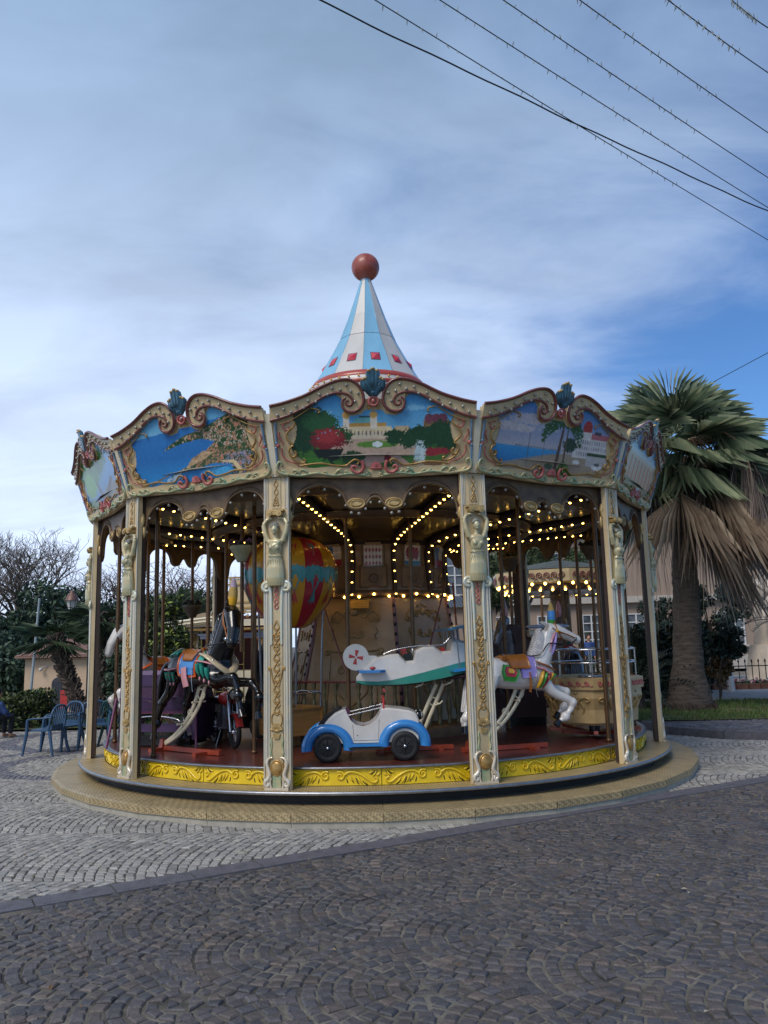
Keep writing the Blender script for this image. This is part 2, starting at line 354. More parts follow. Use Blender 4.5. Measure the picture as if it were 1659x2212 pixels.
# slab course between them
bm_ = mat('slab_stone', '#5c5a60', .7, var=.3, vscale=9, bump=.3, bscale=50)
border = paving('paving_border', [tuple(LP0+LD*t+LN*n) for t, n in ((-9, -.27), (14, -.27), (14, .03), (-9, .03))], bed, -.014)
t = -6.
while t < 12:
    l = random.uniform(.40, .62); b = MB(); b.box((l/2, -.12, -.012), (l-.012, .225, .03+random.uniform(-.004, .004)))
    p = LP0+LD*t; b.build('border_slab', bm_, border, (p[0], p[1], random.uniform(-.003, .003)), (0, 0, math.atan2(LD[1], LD[0]))); t += l
# raised pavement, lawn and walk on the right
kp = np.array(KERB); sp = MB()
sp.add([(x, y, .10) for x, y in KERB] + [(x, y, .10) for x, y in ((22, 12.2), (22, 24), (4.6, 24))], [tuple(range(8))], False)
side_m = mat('dark_setts', '#56555c', .7, var=.4, vscale=16, bump=.6, bscale=24)
o = sp.build('side_pavement', side_m); o['kind'] = 'structure'
Q = arc_cobbles(R(-30), 1.2, .1, .1, 4.5, 11.5, 11.4, 16.6); c = Q.mean(1); Q = Q[~left_of_kerb(c) & (c[:, 1] < 15.2 + .12*np.sin(c[:, 0]*2.1)) & (c[:, 1] > 11.6+ .0*c[:, 0])]
c = Q.mean(1); ok = np.array([any(((xb-xa)*(p[1]-ya)-(yb-ya)*(p[0]-xa) > .14*math.hypot(xb-xa, yb-ya)) and ya >= p[1] > yb for (xa, ya), (xb, yb) in zip(KERB[:-1], KERB[1:])) for p in c]); Q = fix_winding(Q[ok])
V = cobble_geo(Q, .004, .008, .003); V[..., 2] += .112; o2 = field('cobble_field', V, cobble_cols(len(Q), ['#5b5a62', '#535359', '#64605f', '#6e6a68']), dkm, o); o2['kind'] = 'stuff'
kb = empty('kerb', (0, 0, 0)); kb['kind'] = 'structure'
for (xa, ya), (xb, yb) in zip(KERB[:-1], KERB[1:]):
    l = math.hypot(xb-xa, yb-ya); n = max(1, int(l/.8)); a = math.atan2(yb-ya, xb-xa)
    for i in range(n):
        b = MB(); b.box((l/n/2, .06, .055), (l/n-.012, .14, .13)); f = i/n; b.build('kerb_stone', bm_, kb, (xa+(xb-xa)*f, ya+(yb-ya)*f, 0), (0, 0, a))
lawn_m = mat('lawn_soil', '#3c4a26', .95, var=.4, vscale=2.5, bump=.5, bscale=30, col2='#5b5236')
LAWN = [(4.55, 15.25), (5.6, 15.05), (7.0, 15.0), (9.5, 14.6), (14, 14.2), (14, 18.7), (9, 19.1), (6.9, 19.3), (4.4, 19.4)]
lw = MB(); lw.add([(x, y, .125) for x, y in LAWN], [tuple(range(len(LAWN)))], False); o = lw.build('lawn', lawn_m); o['kind'] = 'structure'
lw = MB(); LL = [(-30, 17.6), (-4.2, 17.6), (-3.9, 21), (-30, 25)]
lw.add([(-30, 17.7, .02), (-4.6, 17.7, .02), (-4.6, 22, dip(-4.6, 22)+.02), (-30, 22, dip(-30, 22)+.02)], [(0, 1, 2, 3)], False); o = lw.build('lawn', lawn_m); o['kind'] = 'structure'
def grass(poly_test, bx, n, h, z, name, lab):
    x = RNG.uniform(bx[0], bx[1], n*2); y = RNG.uniform(bx[2], bx[3], n*2); ok = poly_test(x, y); x, y = x[ok][:n], y[ok][:n]; n = len(x)
    # patchy growth: bare spots where a low-frequency field is low
    f = np.sin(x*2.3+1)*np.sin(y*3.1)+.5*np.sin(x*5.1+y*2.2); ok = f > -.75; x, y = x[ok], y[ok]; n = len(x)
    a = RNG.uniform(0, 2*PI, n); hh = h*RNG.uniform(.5, 1.3, n); wd = .006+.004*RNG.random(n); lean = RNG.normal(0, .4, (n, 2))*hh[:, None]
    zb = z(x, y) if callable(z) else np.full(n, z)
    V = np.stack([np.stack([x-wd*np.cos(a), y-wd*np.sin(a), zb], 1), np.stack([x+wd*np.cos(a), y+wd*np.sin(a), zb], 1), np.stack([x+lean[:, 0], y+lean[:, 1], zb+hh], 1)], 1)
    me = bpy.data.meshes.new(name); me.from_pydata(V.reshape(-1, 3).tolist(), [], np.arange(3*n).reshape(-1, 3).tolist())
    pal = np.array([lin('#3f5a24'), lin('#4d6a2c'), lin('#6a6a38'), lin('#2f4a20')]); vcol(me, np.repeat(pal[RNG.integers(0, 4, n)]*(1+RNG.normal(0, .15, (n, 1))), 3, 0))
    me.materials.append(mat('grass_blade', '#446028', .7, var=.1, attr='Col')); o = link(name, me); o['kind'] = 'stuff'; o['label'] = lab; o['category'] = 'grass'
def inpoly(P):
    P = np.array(P)
    def t(x, y):
        r = np.zeros(len(x), bool); j = len(P)-1
        for i in range(len(P)):
            xi, yi = P[i]; xj, yj = P[j]; cnd = ((yi > y) != (yj > y)) & (x < (xj-xi)*(y-yi)/(yj-yi+1e-12)+xi); r ^= cnd; j = i
        return r
    return t
grass(inpoly(LAWN), (4.4, 12.5, 14.2, 19.4), 26000, .07, .12, 'grass', 'short patchy green grass around the foot of the big palm')
grass(lambda x, y: x < -4.7, (-8.2, -4.6, 17.7, 21), 7000, .07, lambda x, y: dip(x, y)+.02, 'grass', 'short green grass by the leaning palms behind the blue chairs')
walk_m = mat('pale_walk', '#9c9a97', .85, var=.2, vscale=3, bump=.2, bscale=20)
wk = MB(); wk.add([(4.4, 19.4, .128), (6.9, 19.3, .128), (9, 19.1, .128), (14, 18.7, .128), (40, 17, .128), (40, 30, .128), (4.4, 30, .128)], [tuple(range(7))], False); o = wk.build('walk', walk_m); o['kind'] = 'structure'

# dry leaves and crumbs blown over the setts
n = 170; P = np.stack([RNG.uniform(-4.5, 5.5, n), RNG.uniform(3.9, 9.5, n)], 1); a = RNG.uniform(0, 2*PI, n); s_ = RNG.uniform(.010, .028, n); V = []
for p, t_, q_ in zip(P, a, s_): c_, sn = math.cos(t_)*q_, math.sin(t_)*q_; zz = .012; V += [(p[0]-c_, p[1]-sn, zz), (p[0]+sn*.5, p[1]-c_*.5, zz+.006), (p[0]+c_, p[1]+sn, zz+.002), (p[0]-sn*.5, p[1]+c_*.5, zz+.008)]
me = bpy.data.meshes.new('fallen_leaves'); me.from_pydata(V, [], np.arange(4*n).reshape(-1, 4).tolist()); pal_ = np.array([lin('#7a5a34'), lin('#8d7a52'), lin('#5a4630'), lin('#a39a86')]); vcol(me, np.repeat(pal_[RNG.integers(0, 4, n)], 4, 0)); me.materials.append(mat('dry_leaf', '#7a5a34', .9, var=.2, attr='Col')); o = link('fallen_leaves', me); o['kind'] = 'stuff'; o['label'] = 'dry leaves and crumbs scattered over the dark setts'; o['category'] = 'leaves'
# ================================================================ the carousel
car = empty('carousel', (CX, CY, 0), PH)
tag(car, 'big ornate carousel with twelve figured columns, painted fascia and striped blue spire', 'carousel')
def PP(th, r, z=0.): return np.array([r*math.sin(th), -r*math.cos(th), z])
cream = mat('cream_paint', '#cdb68c', .45, var=.14, vscale=5, coat=.2, bump=.05)
cream2 = mat('pale_cream', '#d8ceb4', .4, var=.10, vscale=7, coat=.3)
pearl = mat('pearl_paint', '#c9bda2', .3, var=.15, vscale=9, coat=.5, col2='#b5b3a9')
gold = mat('gold_paint', '#97713c', .36, .45, var=.3, vscale=20, col2='#bd9a60')
oldgold = mat('old_gold', '#a08453', .4, .35, var=.35, vscale=18, col2='#c7aa74')
maroon = mat('maroon_moulding', '#7a4640', .35, var=.25, vscale=10, coat=.4)
pinkm = mat('rose_paint', '#b9645f', .38, var=.3, vscale=16, coat=.3)
greenm = mat('leaf_green_gilt', '#74977a', .4, .1, var=.3, vscale=9, col2='#bfae80', coat=.3)
celadon = mat('celadon_gilt', '#93a58c', .33, .2, var=.3, vscale=12, col2='#bfae80', coat=.4)
bluerod = mat('slate_blue', '#6c87a0', .35, var=.2, coat=.3)
brown = mat('brown_board', '#3b2a22', .55, var=.3, vscale=4, bump=.1)
brown2 = mat('umber_carving', '#54402d', .5, var=.4, vscale=9, col2='#735c40', bump=.1)
darkceil = mat('dark_ceiling', '#34281f', .45, var=.4, vscale=3, coat=.2)
chrome = mat('chrome', '#c8c8cc', .18, 1., var=.05)
steel = mat('steel_lip', '#8d9096', .35, .8, var=.2, vscale=12)
brass = mat('aged_brass', '#6b5138', .38, .6, var=.3, vscale=7)
blackm = mat('black_skirt', '#101013', .6, var=.2)
bulb_off = mat('glass_globe', '#8d8a80', .12, 0, var=.1, vscale=30, coat=.8, spec=.8)
bulb_on = mat('lit_bulb', (1.0, .56, .10), .3, var=0, emit=11.0)
figm = mat('figure_paint', '#a8a88a', .34, .15, var=.25, vscale=11, col2='#c4b184', coat=.4)
redm = mat('signal_red', '#b0302e', .35, var=.2, coat=.4)
def tread_mat():
    m = mat('gold_tread_plate', '#bba67e', .42, .25, var=.2, vscale=5); t = m.node_tree; b = t.nodes['Principled BSDF']
    tcn = t.nodes.new('ShaderNodeTexCoord'); mp = t.nodes.new('ShaderNodeMapping'); mp.inputs['Rotation'].default_value = (R(45), R(35), R(45)); mp.inputs['Scale'].default_value = (1, 1, 1)
    t.links.new(tcn.outputs['Object'], mp.inputs[0]); ck = t.nodes.new('ShaderNodeTexChecker'); ck.inputs['Scale'].default_value = 40; t.links.new(mp.outputs[0], ck.inputs[0])
    src = b.inputs['Base Color'].links[0].from_socket; mx = t.nodes.new('ShaderNodeMix'); mx.data_type = 'RGBA'; mx.blend_type = 'MULTIPLY'; mx.inputs[0].default_value = 1
    ck.inputs['Color1'].default_value = (1.05, 1.05, 1.02, 1); ck.inputs['Color2'].default_value = (.60, .58, .55, 1)
    t.links.new(src, mx.inputs[6]); t.links.new(ck.outputs[0], mx.inputs[7]); t.links.new(mx.outputs[2], b.inputs['Base Color'])
    bp = t.nodes.new('ShaderNodeBump'); bp.inputs['Strength'].default_value = .5; bp.inputs['Distance'].default_value = .004; t.links.new(ck.outputs['Fac'], bp.inputs['Height']); t.links.new(bp.outputs[0], b.inputs['Normal']); return m
tread = tread_mat()
sph8 = MB(); sph8.ell((0, 0, 0), 1, 8, 6); BULB_ME = {}
def bulb(parent, p, r, on=False, name=None):
    key = (round(r, 4), on)
    if key not in BULB_ME:
        b = MB(); b.ell((0, 0, 0), r, 8, 6); BULB_ME[key] = b.mesh('bulb', bulb_on if on else bulb_off)
    return link(name or ('lit_bulb' if on else 'bulb'), BULB_ME[key], parent, p)

# ---- steps: outer ring of 32 tread panels, then the ring the columns stand on
NS = 32; hs = PI/NS
mb = MB(); w0, w1 = 3.95*math.tan(hs), 4.40*math.tan(hs)
gp = .003
mb.add([(-w0+gp, -3.95, .13), (w0-gp, -3.95, .13), (w1-gp, -4.36, .13), (-w1+gp, -4.36, .13), (-w1+gp, -4.40, .122), (w1-gp, -4.40, .122), (w1-gp, -4.40, .055), (-w1+gp, -4.40, .055)], [(0, 3, 2, 1), (3, 4, 5, 2), (4, 7, 6, 5)], False)
mb.mat = 1; mb.add([(-w1+gp, -4.385, .055), (w1-gp, -4.385, .055), (w1-gp, -4.385, -.03), (-w1+gp, -4.385, -.03), (-w0, -3.95, -.03), (w0, -3.95, -.03)], [(0, 3, 2, 1), (3, 4, 5, 2)], False)
plinthm = mat('grey_cream_plinth', '#a59f90', .55, var=.2, vscale=8, bump=.1)
stepme = mb.mesh('step_panel', [tread, plinthm])
for k in range(NS): link('step_panel', stepme, car, (0, 0, 0), (0, 0, (k+.5)*2*hs))
mb = MB(); mb.lathe([(3.95, .128), (3.93, .14), (3.90, .142)], 96); mb.build('step_rim', steel, car)
mb = MB(); mb.lathe([(3.93, -.02), (3.93, .225)], 96); mb.build('skirt_recess', blackm, car)
mb = MB(); mb.lathe([(3.78, .268), (4.085, .268)], 96, smooth=False); mb.mat = 1; mb.lathe([(4.085, .268), (4.10, .262), (4.10, .235), (4.06, .228), (3.92, .225)], 96); mb.build('column_ring', [tread, steel], car)

# ---- the turning platform
floor_m = mat('mahogany_floor', '#5d2f28', .28, var=.35, vscale=3, bump=.06, bscale=9, coat=.3, stretch=(1, 1, 1))
yel = mat('yellow_rim_paint', '#e2c01c', .35, var=.12, vscale=8, coat=.3)
dkgreen = mat('dark_green_shade', '#2c3318', .5, var=.2)
mb = MB(); mb.lathe([(0, .45), (1.3, .45), (3.78, .45)], 96, smooth=False)
mb.lathe([(3.72, .262), (3.72, .43)], 96); plat = mb.build('platform', floor_m, car)
mb = MB(); mb.lathe([(3.74, .452), (3.80, .456), (3.81, .446), (3.80, .432), (3.74, .430)], 96); mb.build('platform_lip', steel, plat)
def wrap(r0):
    def f(V):
        th = V[:, 0]/3.77; r = r0 - V[:, 1]; return np.stack([r*np.sin(th), -r*np.cos(th), V[:, 2]], 1)
    return f
hw = 3.77*PI/24
pn = MB(); nseg = 6
for i in range(nseg):
    a, b = -hw+.004+(2*hw-.008)*i/nseg, -hw+.004+(2*hw-.008)*(i+1)/nseg
    pn.add([(a, 0, .272), (b, 0, .272), (b, 0, .428), (a, 0, .428), (a, .02, .262), (b, .02, .262), (b, .02, .432), (a, .02, .432)], [(0, 1, 2, 3), (4, 5, 1, 0), (3, 2, 6, 7)], False)
rim_me = pn.mesh('rim_panel', yel, wrap(3.77))
orn = MB()
def path3(P, y): return np.stack([P[:, 0], np.full(len(P), y), P[:, 1]], 1)
for s in (-1, 1):
    S = spiral((s*.075, .365), .012, .048, 0, 1.35 if s > 0 else -1.35, 16); S[:, 0] = s*.075+(S[:, 0]-s*.075)
    if s < 0: S = spiral((-.075, .365), .012, .048, PI, -1.35, 16)
    orn.tube(path3(S, -.006), np.linspace(.008, .014, len(S)), 5)
    P = smooth_path([(s*.118, .375), (s*.17, .405), (s*.25, .395), (s*.33, .35), (s*.40, .30), (s*.44, .305), (s*.45, .335), (s*.42, .35)], 18); orn.tube(path3(P, -.006), np.linspace(.014, .010, 18), 5)
    for (x, z, a, l) in ((.17, .375, -1.0, .07), (.21, .37, -1.1, .085), (.25, .36, -1.0, .09), (.30, .34, -.8, .08), (.36, .39, .5, .07), (.40, .36, .9, .07), (.44, .37, .6, .05)):
        P = smooth_path([(s*x, z), (s*(x+l*.5*math.cos(a)), z+l*.5*math.sin(a)-.008), (s*(x+l*math.cos(a)), z+l*math.sin(a))], 6); orn.tube(path3(P, -.005), [.004, .009, .011, .009, .006, .002], 5)
    orn.mat = 1
    for (x, z, a, l) in ((.185, .352, -1.1, .07), (.235, .345, -1.1, .075), (.30, .318, -.7, .07), (.385, .375, .7, .06), (.42, .385, .7, .045), (.14, .34, -1.3, .05)):
        P = smooth_path([(s*x, z), (s*(x+l*.5*math.cos(a)), z+l*.5*math.sin(a)-.008), (s*(x+l*math.cos(a)), z+l*math.sin(a))], 6); orn.tube(path3(P, -.0015), [.002, .005, .006, .005, .004, .001], 4)
    orn.mat = 0
orn_me = orn.mesh('acanthus_scroll', [yel, dkgreen], wrap(3.77))
for k in range(24):
    a = (k+.5)*PI/12; p = link('rim_panel', rim_me, car, (0, 0, 0), (0, 0, a))
    if math.cos(a) > -.3: link('acanthus_scroll', orn_me, p)

# ---- columns
def V2(P, y): return path3(np.asarray(P, float), y)
COLZ0, COLH = .27, 3.17
def column_meshes():
    r = {}
    b = MB(); b.box((0, -.045, COLH/2), (.285, .05, COLH), taper=.95, taper_y=1.); r['column'] = b.mesh('column', [cream])
    b = MB(); b.box((0, .005, COLH/2), (.255, .05, COLH-.02)); r['back_board'] = b.mesh('back_board', brown)
    b = MB()
    for s in (-1, 1):
        b.tube([(s*.137, -.075, .02), (s*.130, -.075, COLH-.01)], .009, 6); b.tube([(s*.112, -.075, .25), (s*.106, -.075, 2.0)], .016, 6); b.tube([(s*.084, -.074, .30), (s*.080, -.074, 1.98)], .012, 6)
        b.tube([(s*.115, -.073, 2.82), (s*.112, -.073, COLH-.01)], .008, 6); b.tube([(s*.095, -.073, 2.82), (s*.092, -.073, COLH-.01)], .005, 5)
    r['moulding'] = b.mesh('moulding', [pearl])
    b = MB(); b.box((0, -.076, 1.05), (.125, .012, 1.62)); b.cut(); b.box((0, -.074, 2.99), (.10, .012, .33)); r['inset_panel'] = b.pieces('inset_panel', mat('inset_tan', '#b5a27c', .4, var=.18, vscale=9, coat=.3))
    # gilded vine relief on the lower shaft and above the capital
    b = MB(); z = .66
    for i in range(9):
        zz = .72+i*.105; 
        for s in (-1, 1):
            P = smooth_path([(0, zz), (s*.030, zz+.03), (s*.012, zz+.075), (-s*.008, zz+.105)], 8); b.tube(V2(P, -.086), np.linspace(.008, .005, 8), 5)
    for i in range(17):
        zz = .74+i*.052; s = 1 if i % 2 else -1; b.tube(V2(smooth_path([(0, zz), (s*.02, zz+.012), (s*.034, zz+.03), (s*.024, zz+.04)], 6), -.086), [.004, .007, .008, .007, .005, .003], 5); b.ell((-s*.014, -.088, zz+.01), (.010, .006, .012), 6, 4)
    b.cut()
    for s in (-1, 1):
        b.tube(V2(smooth_path([(0, 1.39), (s*.040, 1.44), (s*.048, 1.50), (s*.025, 1.525), (0, 1.495)], 14), -.086), .0085, 5)
        b.tube(V2(smooth_path([(s*.015, .98), (s*.045, 1.08), (s*.062, 1.17), (s*.075, 1.20), (s*.085, 1.18), (s*.075, 1.165)], 12), -.086), np.linspace(.006, .010, 12), 5)
        b.tube(V2(smooth_path([(s*.02, .58), (s*.055, .66), (s*.05, .72), (s*.03, .74)], 8), -.086), .007, 5)
    b.cut()
    for s in (-1, 1):
        for i in range(3):
            zz = 2.88+i*.085; b.tube(V2(smooth_path([(0, zz), (s*.022, zz+.03), (s*.006, zz+.065), (-s*.006, zz+.085)], 8), -.082), .006, 5)
        b.tube(V2(smooth_path([(0, 2.87), (s*.028, 2.85), (s*.026, 2.885), (0, 2.92)], 8), -.082), .006, 5)
    r['vine_relief'] = b.pieces('vine_relief', gold)
    b = MB()
    for i in range(4):
        zz = 1.78+i*.05
        for s in (-1, 1): b.tube(V2(smooth_path([(0, zz), (s*.020, zz+.02), (s*.004, zz+.05)], 6), -.088), .006, 5)
    b.ell((0, -.088, 1.99), (.012, .008, .02), 6, 5); r['rose_relief'] = b.mesh('rose_relief', pinkm)
    # scallop shell, cup
    b = MB()
    for i in range(9):
        a = R(-80+20*i); b.tube([(0, -.088, .575), (.030*math.sin(a), -.10, .575+.030*math.cos(a)), (.062*math.sin(a), -.094, .575+.066*math.cos(a))], [.004, .011, .012], 5)
    b.ell((0, -.09, .57), (.035, .02, .018), 8, 5); b.box((0, -.085, .515), (.05, .02, .05), taper=1.5); r['scallop_shell'] = b.mesh('scallop_shell', oldgold)
    # green side leaves below the shell
    b = MB()
    for s in (-1, 1): b.cut(); b.tube(V2(smooth_path([(s*.05, .30), (s*.066, .36), (s*.055, .43), (s*.062, .48), (s*.05, .51)], 10), -.084), [.006, .012, .014, .012, .010, .012, .014, .010, .007, .004], 5)
    b.cut(); b.box((0, -.085, .09), (.085, .02, .13)); r['green_leaf'] = b.pieces('green_leaf', greenm)
    # medallion and base scrolls
    b = MB(); b.ell((0, -.098, .21), (.058, .022, .068), 14, 8); b.tube(V2([(.064*math.sin(t), .21+.075*math.cos(t)) for t in np.linspace(0, 2*PI, 18)[:-1]], -.092), .009, 5, closed=True); r['medallion'] = b.mesh('medallion', gold)
    b = MB()
    for s in (-1, 1):
        b.tube(V2(smooth_path([(s*.045, .31), (s*.085, .30), (s*.105, .25), (s*.088, .19), (s*.075, .14), (s*.095, .10), (s*.12, .085), (s*.125, .05), (s*.10, .035), (s*.085, .055), (s*.10, .07)], 24), -.09), np.concatenate([np.linspace(.012, .024, 12), np.linspace(.024, .012, 12)]), 6)
        b.tube(V2(smooth_path([(s*.06, .02), (s*.07, .07), (s*.06, .12)], 8), -.092), .012, 5)
    b.box((0, -.085, .012), (.25, .05, .024)); r['base_scroll'] = b.mesh('base_scroll', mat('pearl_gilt', '#cbb593', .3, .25, var=.3, vscale=14, col2='#d8d2c4', coat=.4))
    # volutes under the figure
    b = MB()
    for s in (-1, 1):
        b.cut(); S = spiral((s*.102, 2.005), .052, .006, PI/2 if s > 0 else PI/2, -1.6 if s > 0 else 1.6, 22)
        P = np.concatenate([smooth_path([(s*.055, 1.42), (s*.055, 1.70), (s*.058, 1.88), (s*.068, 2.0), (s*.085, 2.045)], 12), S])
        b.tube(V2(P, -.088), np.concatenate([np.linspace(.010, .018, 12), np.linspace(.018, .012, 22)]), 6, sy=1.3)
        b.ell((s*.102, -.105, 2.005), (.016, .012, .016), 8, 6)
    r['volute'] = b.pieces('volute', mat('volute_paint', '#b5c2bd', .33, .15, var=.25, vscale=12, col2='#d6c9a6', coat=.4))
    # Ionic capital on the head
    b = MB(); b.box((0, -.085, 2.80), (.19, .09, .02))
    for s in (-1, 1): b.tube([(s*.052, -.155, 2.765), (s*.052, -.06, 2.765)], .031, 10); b.tube([(s*.052, -.162, 2.765), (s*.052, -.05, 2.765)], .014, 8)
    b.box((0, -.10, 2.768), (.09, .08, .035)); r['capital'] = b.mesh('capital', oldgold)
    # the figure: one continuous skin
    b = MB(); Zh = 2.60; y0 = -.105
    b.ell((0, y0-.02, Zh), (.038, .042, .052), 12, 9); b.ell((0, y0-.058, Zh-.008), (.009, .012, .015), 6, 5); b.ell((0, y0-.045, Zh-.036), (.018, .014, .014), 8, 6)
    for s in (-1, 1): b.ell((s*.017, y0-.049, Zh+.008), (.011, .008, .006), 6, 5)
    b.tube([(0, y0-.005, Zh-.03), (0, y0, Zh-.10)], [.024, .028], 8)
    b.ell((0, y0-.003, Zh-.135), (.088, .045, .045), 12, 8); b.ell((0, y0-.01, Zh-.20), (.072, .05, .09), 12, 8)
    for s in (-1, 1):
        b.ell((s*.034, y0-.045, Zh-.19), (.030, .028, .032), 8, 7)
        b.tube([(s*.078, y0+.005, Zh-.125), (s*.112, y0+.0, Zh-.04), (s*.132, y0+.0, Zh+.055)], [.031, .029, .024], 8)
        b.tube([(s*.132, y0+.0, Zh+.055), (s*.100, y0+.01, Zh+.105), (s*.055, y0+.015, Zh+.120)], [.024, .021, .017], 8); b.ell((s*.05, y0, Zh+.12), (.025, .022, .016), 8, 6)
    b.tube([(0, y0-.005, Zh-.26), (0, y0, Zh-.31), (0, y0-.005, Zh-.40), (0, y0, Zh-.50), (0, y0+.01, Zh-.58)], [.064, .074, .094, .098, .090], 14, sy=.62, up=(0, 1, 0))
    me = voxel(b, .006, 2); r['figure'] = withmat(me, figm)
    b = MB()
    for i in range(9):
        x = -.08+i*.02; P = smooth_path([(x*.8, Zh-.31), (x*1.1, Zh-.40), (x*1.12, Zh-.50), (x*1.05, Zh-.58)], 8); b.tube([(p[0], y0-.062*math.sqrt(max(.05, 1-(p[0]/.1)**2))+.008, p[1]) for p in P], [.0028]*8, 4)
    for i in range(5):
        P = smooth_path([(-.075+i*.018, Zh-.25), (-.02+i*.014, Zh-.19), (.07, Zh-.125+i*.006)], 8); b.tube([(p[0], y0-.060*math.sqrt(max(.05, 1-(p[0]/.09)**2)), p[1]) for p in P], .0035, 4)
    P = [(.076*math.sin(a), y0-.060*math.cos(a), Zh-.275-.008*abs(math.sin(a*6))) for a in np.linspace(-1.5, 1.5, 19)]; b.tube(P, .006, 5); r['drapery_fold'] = b.mesh('drapery_fold', celadon)
    b = MB()
    for i in range(7):
        a = R(-75+25*i); b.ell((.034*math.sin(a), y0-.03+.01*abs(math.sin(a)), Zh+.026+.020*math.cos(a)), (.017, .024, .017), 7, 5)
    b.ell((0, y0, Zh+.05), (.036, .035, .03), 9, 6); r['hair'] = b.mesh('hair', mat('figure_hair', '#5d6268', .4, var=.3, col2='#8b8878', vscale=14))
    return r
CM = column_meshes()
for k in range(12):
    th = (k+.5)*PI/6; p = PP(th, 3.93, COLZ0); c = link('column', CM['column'], car, p, (0, 0, th))
    for nme, me in CM.items():
        if nme != 'column':
            for m_ in (me if isinstance(me, list) else [me]): link(nme, m_, c)

# ---- fascia panels
AP0, LEAN, FZ = 3.90, .34, 3.42
FM = np.eye(4); FM[1] = [0, -1, -LEAN, -(AP0-FZ*LEAN)]
def px(x, y): return ((x-803)/717, 4.36-(y-140)/717)
UP = [px(*p) for p in ((1572, 318), (1480, 300), (1400, 278), (1320, 252), (1250, 222), (1175, 186), (1100, 158), (1050, 146), (1000, 142), (960, 150), (925, 170), (897, 202), (880, 240), (874, 285), (886, 325), (912, 352), (945, 366), (985, 366), (1020, 348), (1034, 315), (1030, 285), (1008, 268))]
LO = [px(*p) for p in ((1572, 420), (1480, 398), (1400, 370), (1320, 335), (1250, 300), (1180, 262), (1120, 240), (1070, 232), (1020, 236), (980, 252), (958, 280), (958, 306), (975, 322), (998, 318), (1008, 300), (996, 286), (983, 293))]
UPs = smooth_path(UP, 60); LOs = smooth_path(LO, 44)
flip = lambda P: np.asarray(P)*[-1, 1]
lo_f = lambda u: np.interp(abs(u), [p[0] for p in LO[:9]][::-1], [p[1] for p in LO[:9]][::-1])
topR = UP[:13]                                                       # outline of the board
outline = [(p[0]-.012, p[1]-.012) for p in topR] + [(.10, 4.18), (-.10, 4.18)] + [(-(p[0]-.012), p[1]-.012) for p in topR[::-1]]
outline = outline + [(-1.065, 3.70), (-1.03, 3.44), (-.6, 3.42), (0, 3.40), (.6, 3.42), (1.03, 3.44), (1.065, 3.70)]
def fb(): b = MB(); b.M = FM; return b
def T2(P, n): return path3(np.asarray(P, float), n)
FMESH = {}
b = fb(); b.prism(outline, 0, -.05); FMESH['fascia_panel'] = b.mesh('fascia_panel', [cream])
band = [tuple(p) for p in UPs[:52]] + [px(1040, 300), px(1036, 262), px(1045, 238)] + [LO[i] for i in range(7, -1, -1)]
b = fb(); b.prism(band, .004, .035); b.prism([(-x, z) for x, z in band][::-1], .004, .035); FMESH['cornice_band'] = b.mesh('cornice_band', cream)
b = fb()
for s in (1, -1):
    b.tube(T2(UPs*[s, 1], .045), np.concatenate([np.full(46, .017), np.linspace(.017, .011, 14)]), 7); b.tube(T2(LOs*[s, 1], .042), np.concatenate([np.full(30, .014), np.linspace(.014, .009, 14)]), 7)
    b.tube(T2(UPs[:46]*[s, 1], .062), .008, 5)
FMESH['moulding'] = b.mesh('moulding', maroon)
b = fb()
for s in (1, -1):
    for P, r0, r1 in (([(1390, 425), (1396, 455), (1425, 478), (1452, 508), (1452, 545), (1425, 572), (1404, 590), (1428, 606), (1440, 632), (1425, 668), (1395, 672), (1384, 648), (1400, 632)], .009, .013),
                      ([(1440, 640), (1405, 690), (1365, 712), (1325, 712), (1318, 695), (1335, 690)], .010, .008), ([(1360, 738), (1290, 728), (1200, 722), (1110, 738), (1020, 742), (985, 720), (950, 700), (918, 712), (930, 735)], .009, .010),
                      ([(1012, 340), (1022, 355), (1006, 366), (985, 372), (940, 372)], .006, .010), ([(1270, 330), (1215, 345), (1205, 362), (1216, 366)], .006, .009), ([(850, 320), (838, 340), (825, 332), (835, 322)], .005, .008), ([(1500, 440), (1400, 405), (1280, 335)], .006, .006)):
        b.cut(); Q = smooth_path([px(*p) for p in P], 26)*[s, 1]; b.tube(T2(Q, .026), np.linspace(r0, r1, 26), 6)
FMESH['gilt_scroll'] = b.pieces('gilt_scroll', gold)
b = fb()
for s in (1, -1):
    for P, r in (([(1430, 425), (1462, 430), (1478, 455), (1460, 482), (1435, 475), (1440, 455)], .010), ([(1505, 495), (1512, 525), (1495, 552), (1478, 575), (1490, 585)], .010), ([(1490, 610), (1492, 650), (1465, 690), (1420, 712), (1378, 722), (1372, 745)], .009)):
        b.cut(); Q = smooth_path([px(*p) for p in P], 16)*[s, 1]; b.tube(T2(Q, .022), np.linspace(r, r*.6, 16), 5)
    b.cut(); Q = smooth_path([px(*p) for p in ((900, 712), (885, 750), (905, 790), (945, 795), (975, 765), (958, 745), (940, 758))], 18)*[s, 1]; b.tube(T2(Q, .03), np.linspace(.02, .012, 18), 6)
b.cut()
for i in range(9):
    a = R(-88+22*i); c0 = px(817, 765); b.tube(T2([c0, (c0[0]+.032*math.sin(a), c0[1]+.035*math.cos(a)), (c0[0]+.060*math.sin(a), c0[1]+.062*math.cos(a))], .03), [.008, .016, .013], 5)
b.cut(); b.tube(T2([(.05*math.sin(t)-.0, px(0, 296)[1]+.042*math.cos(t)) for t in np.linspace(0, 2*PI, 17)[:-1]], .045), .014, 6, closed=True); b.ell((0, .05, px(0, 296)[1]), (.022, .02, .022), 8, 6)
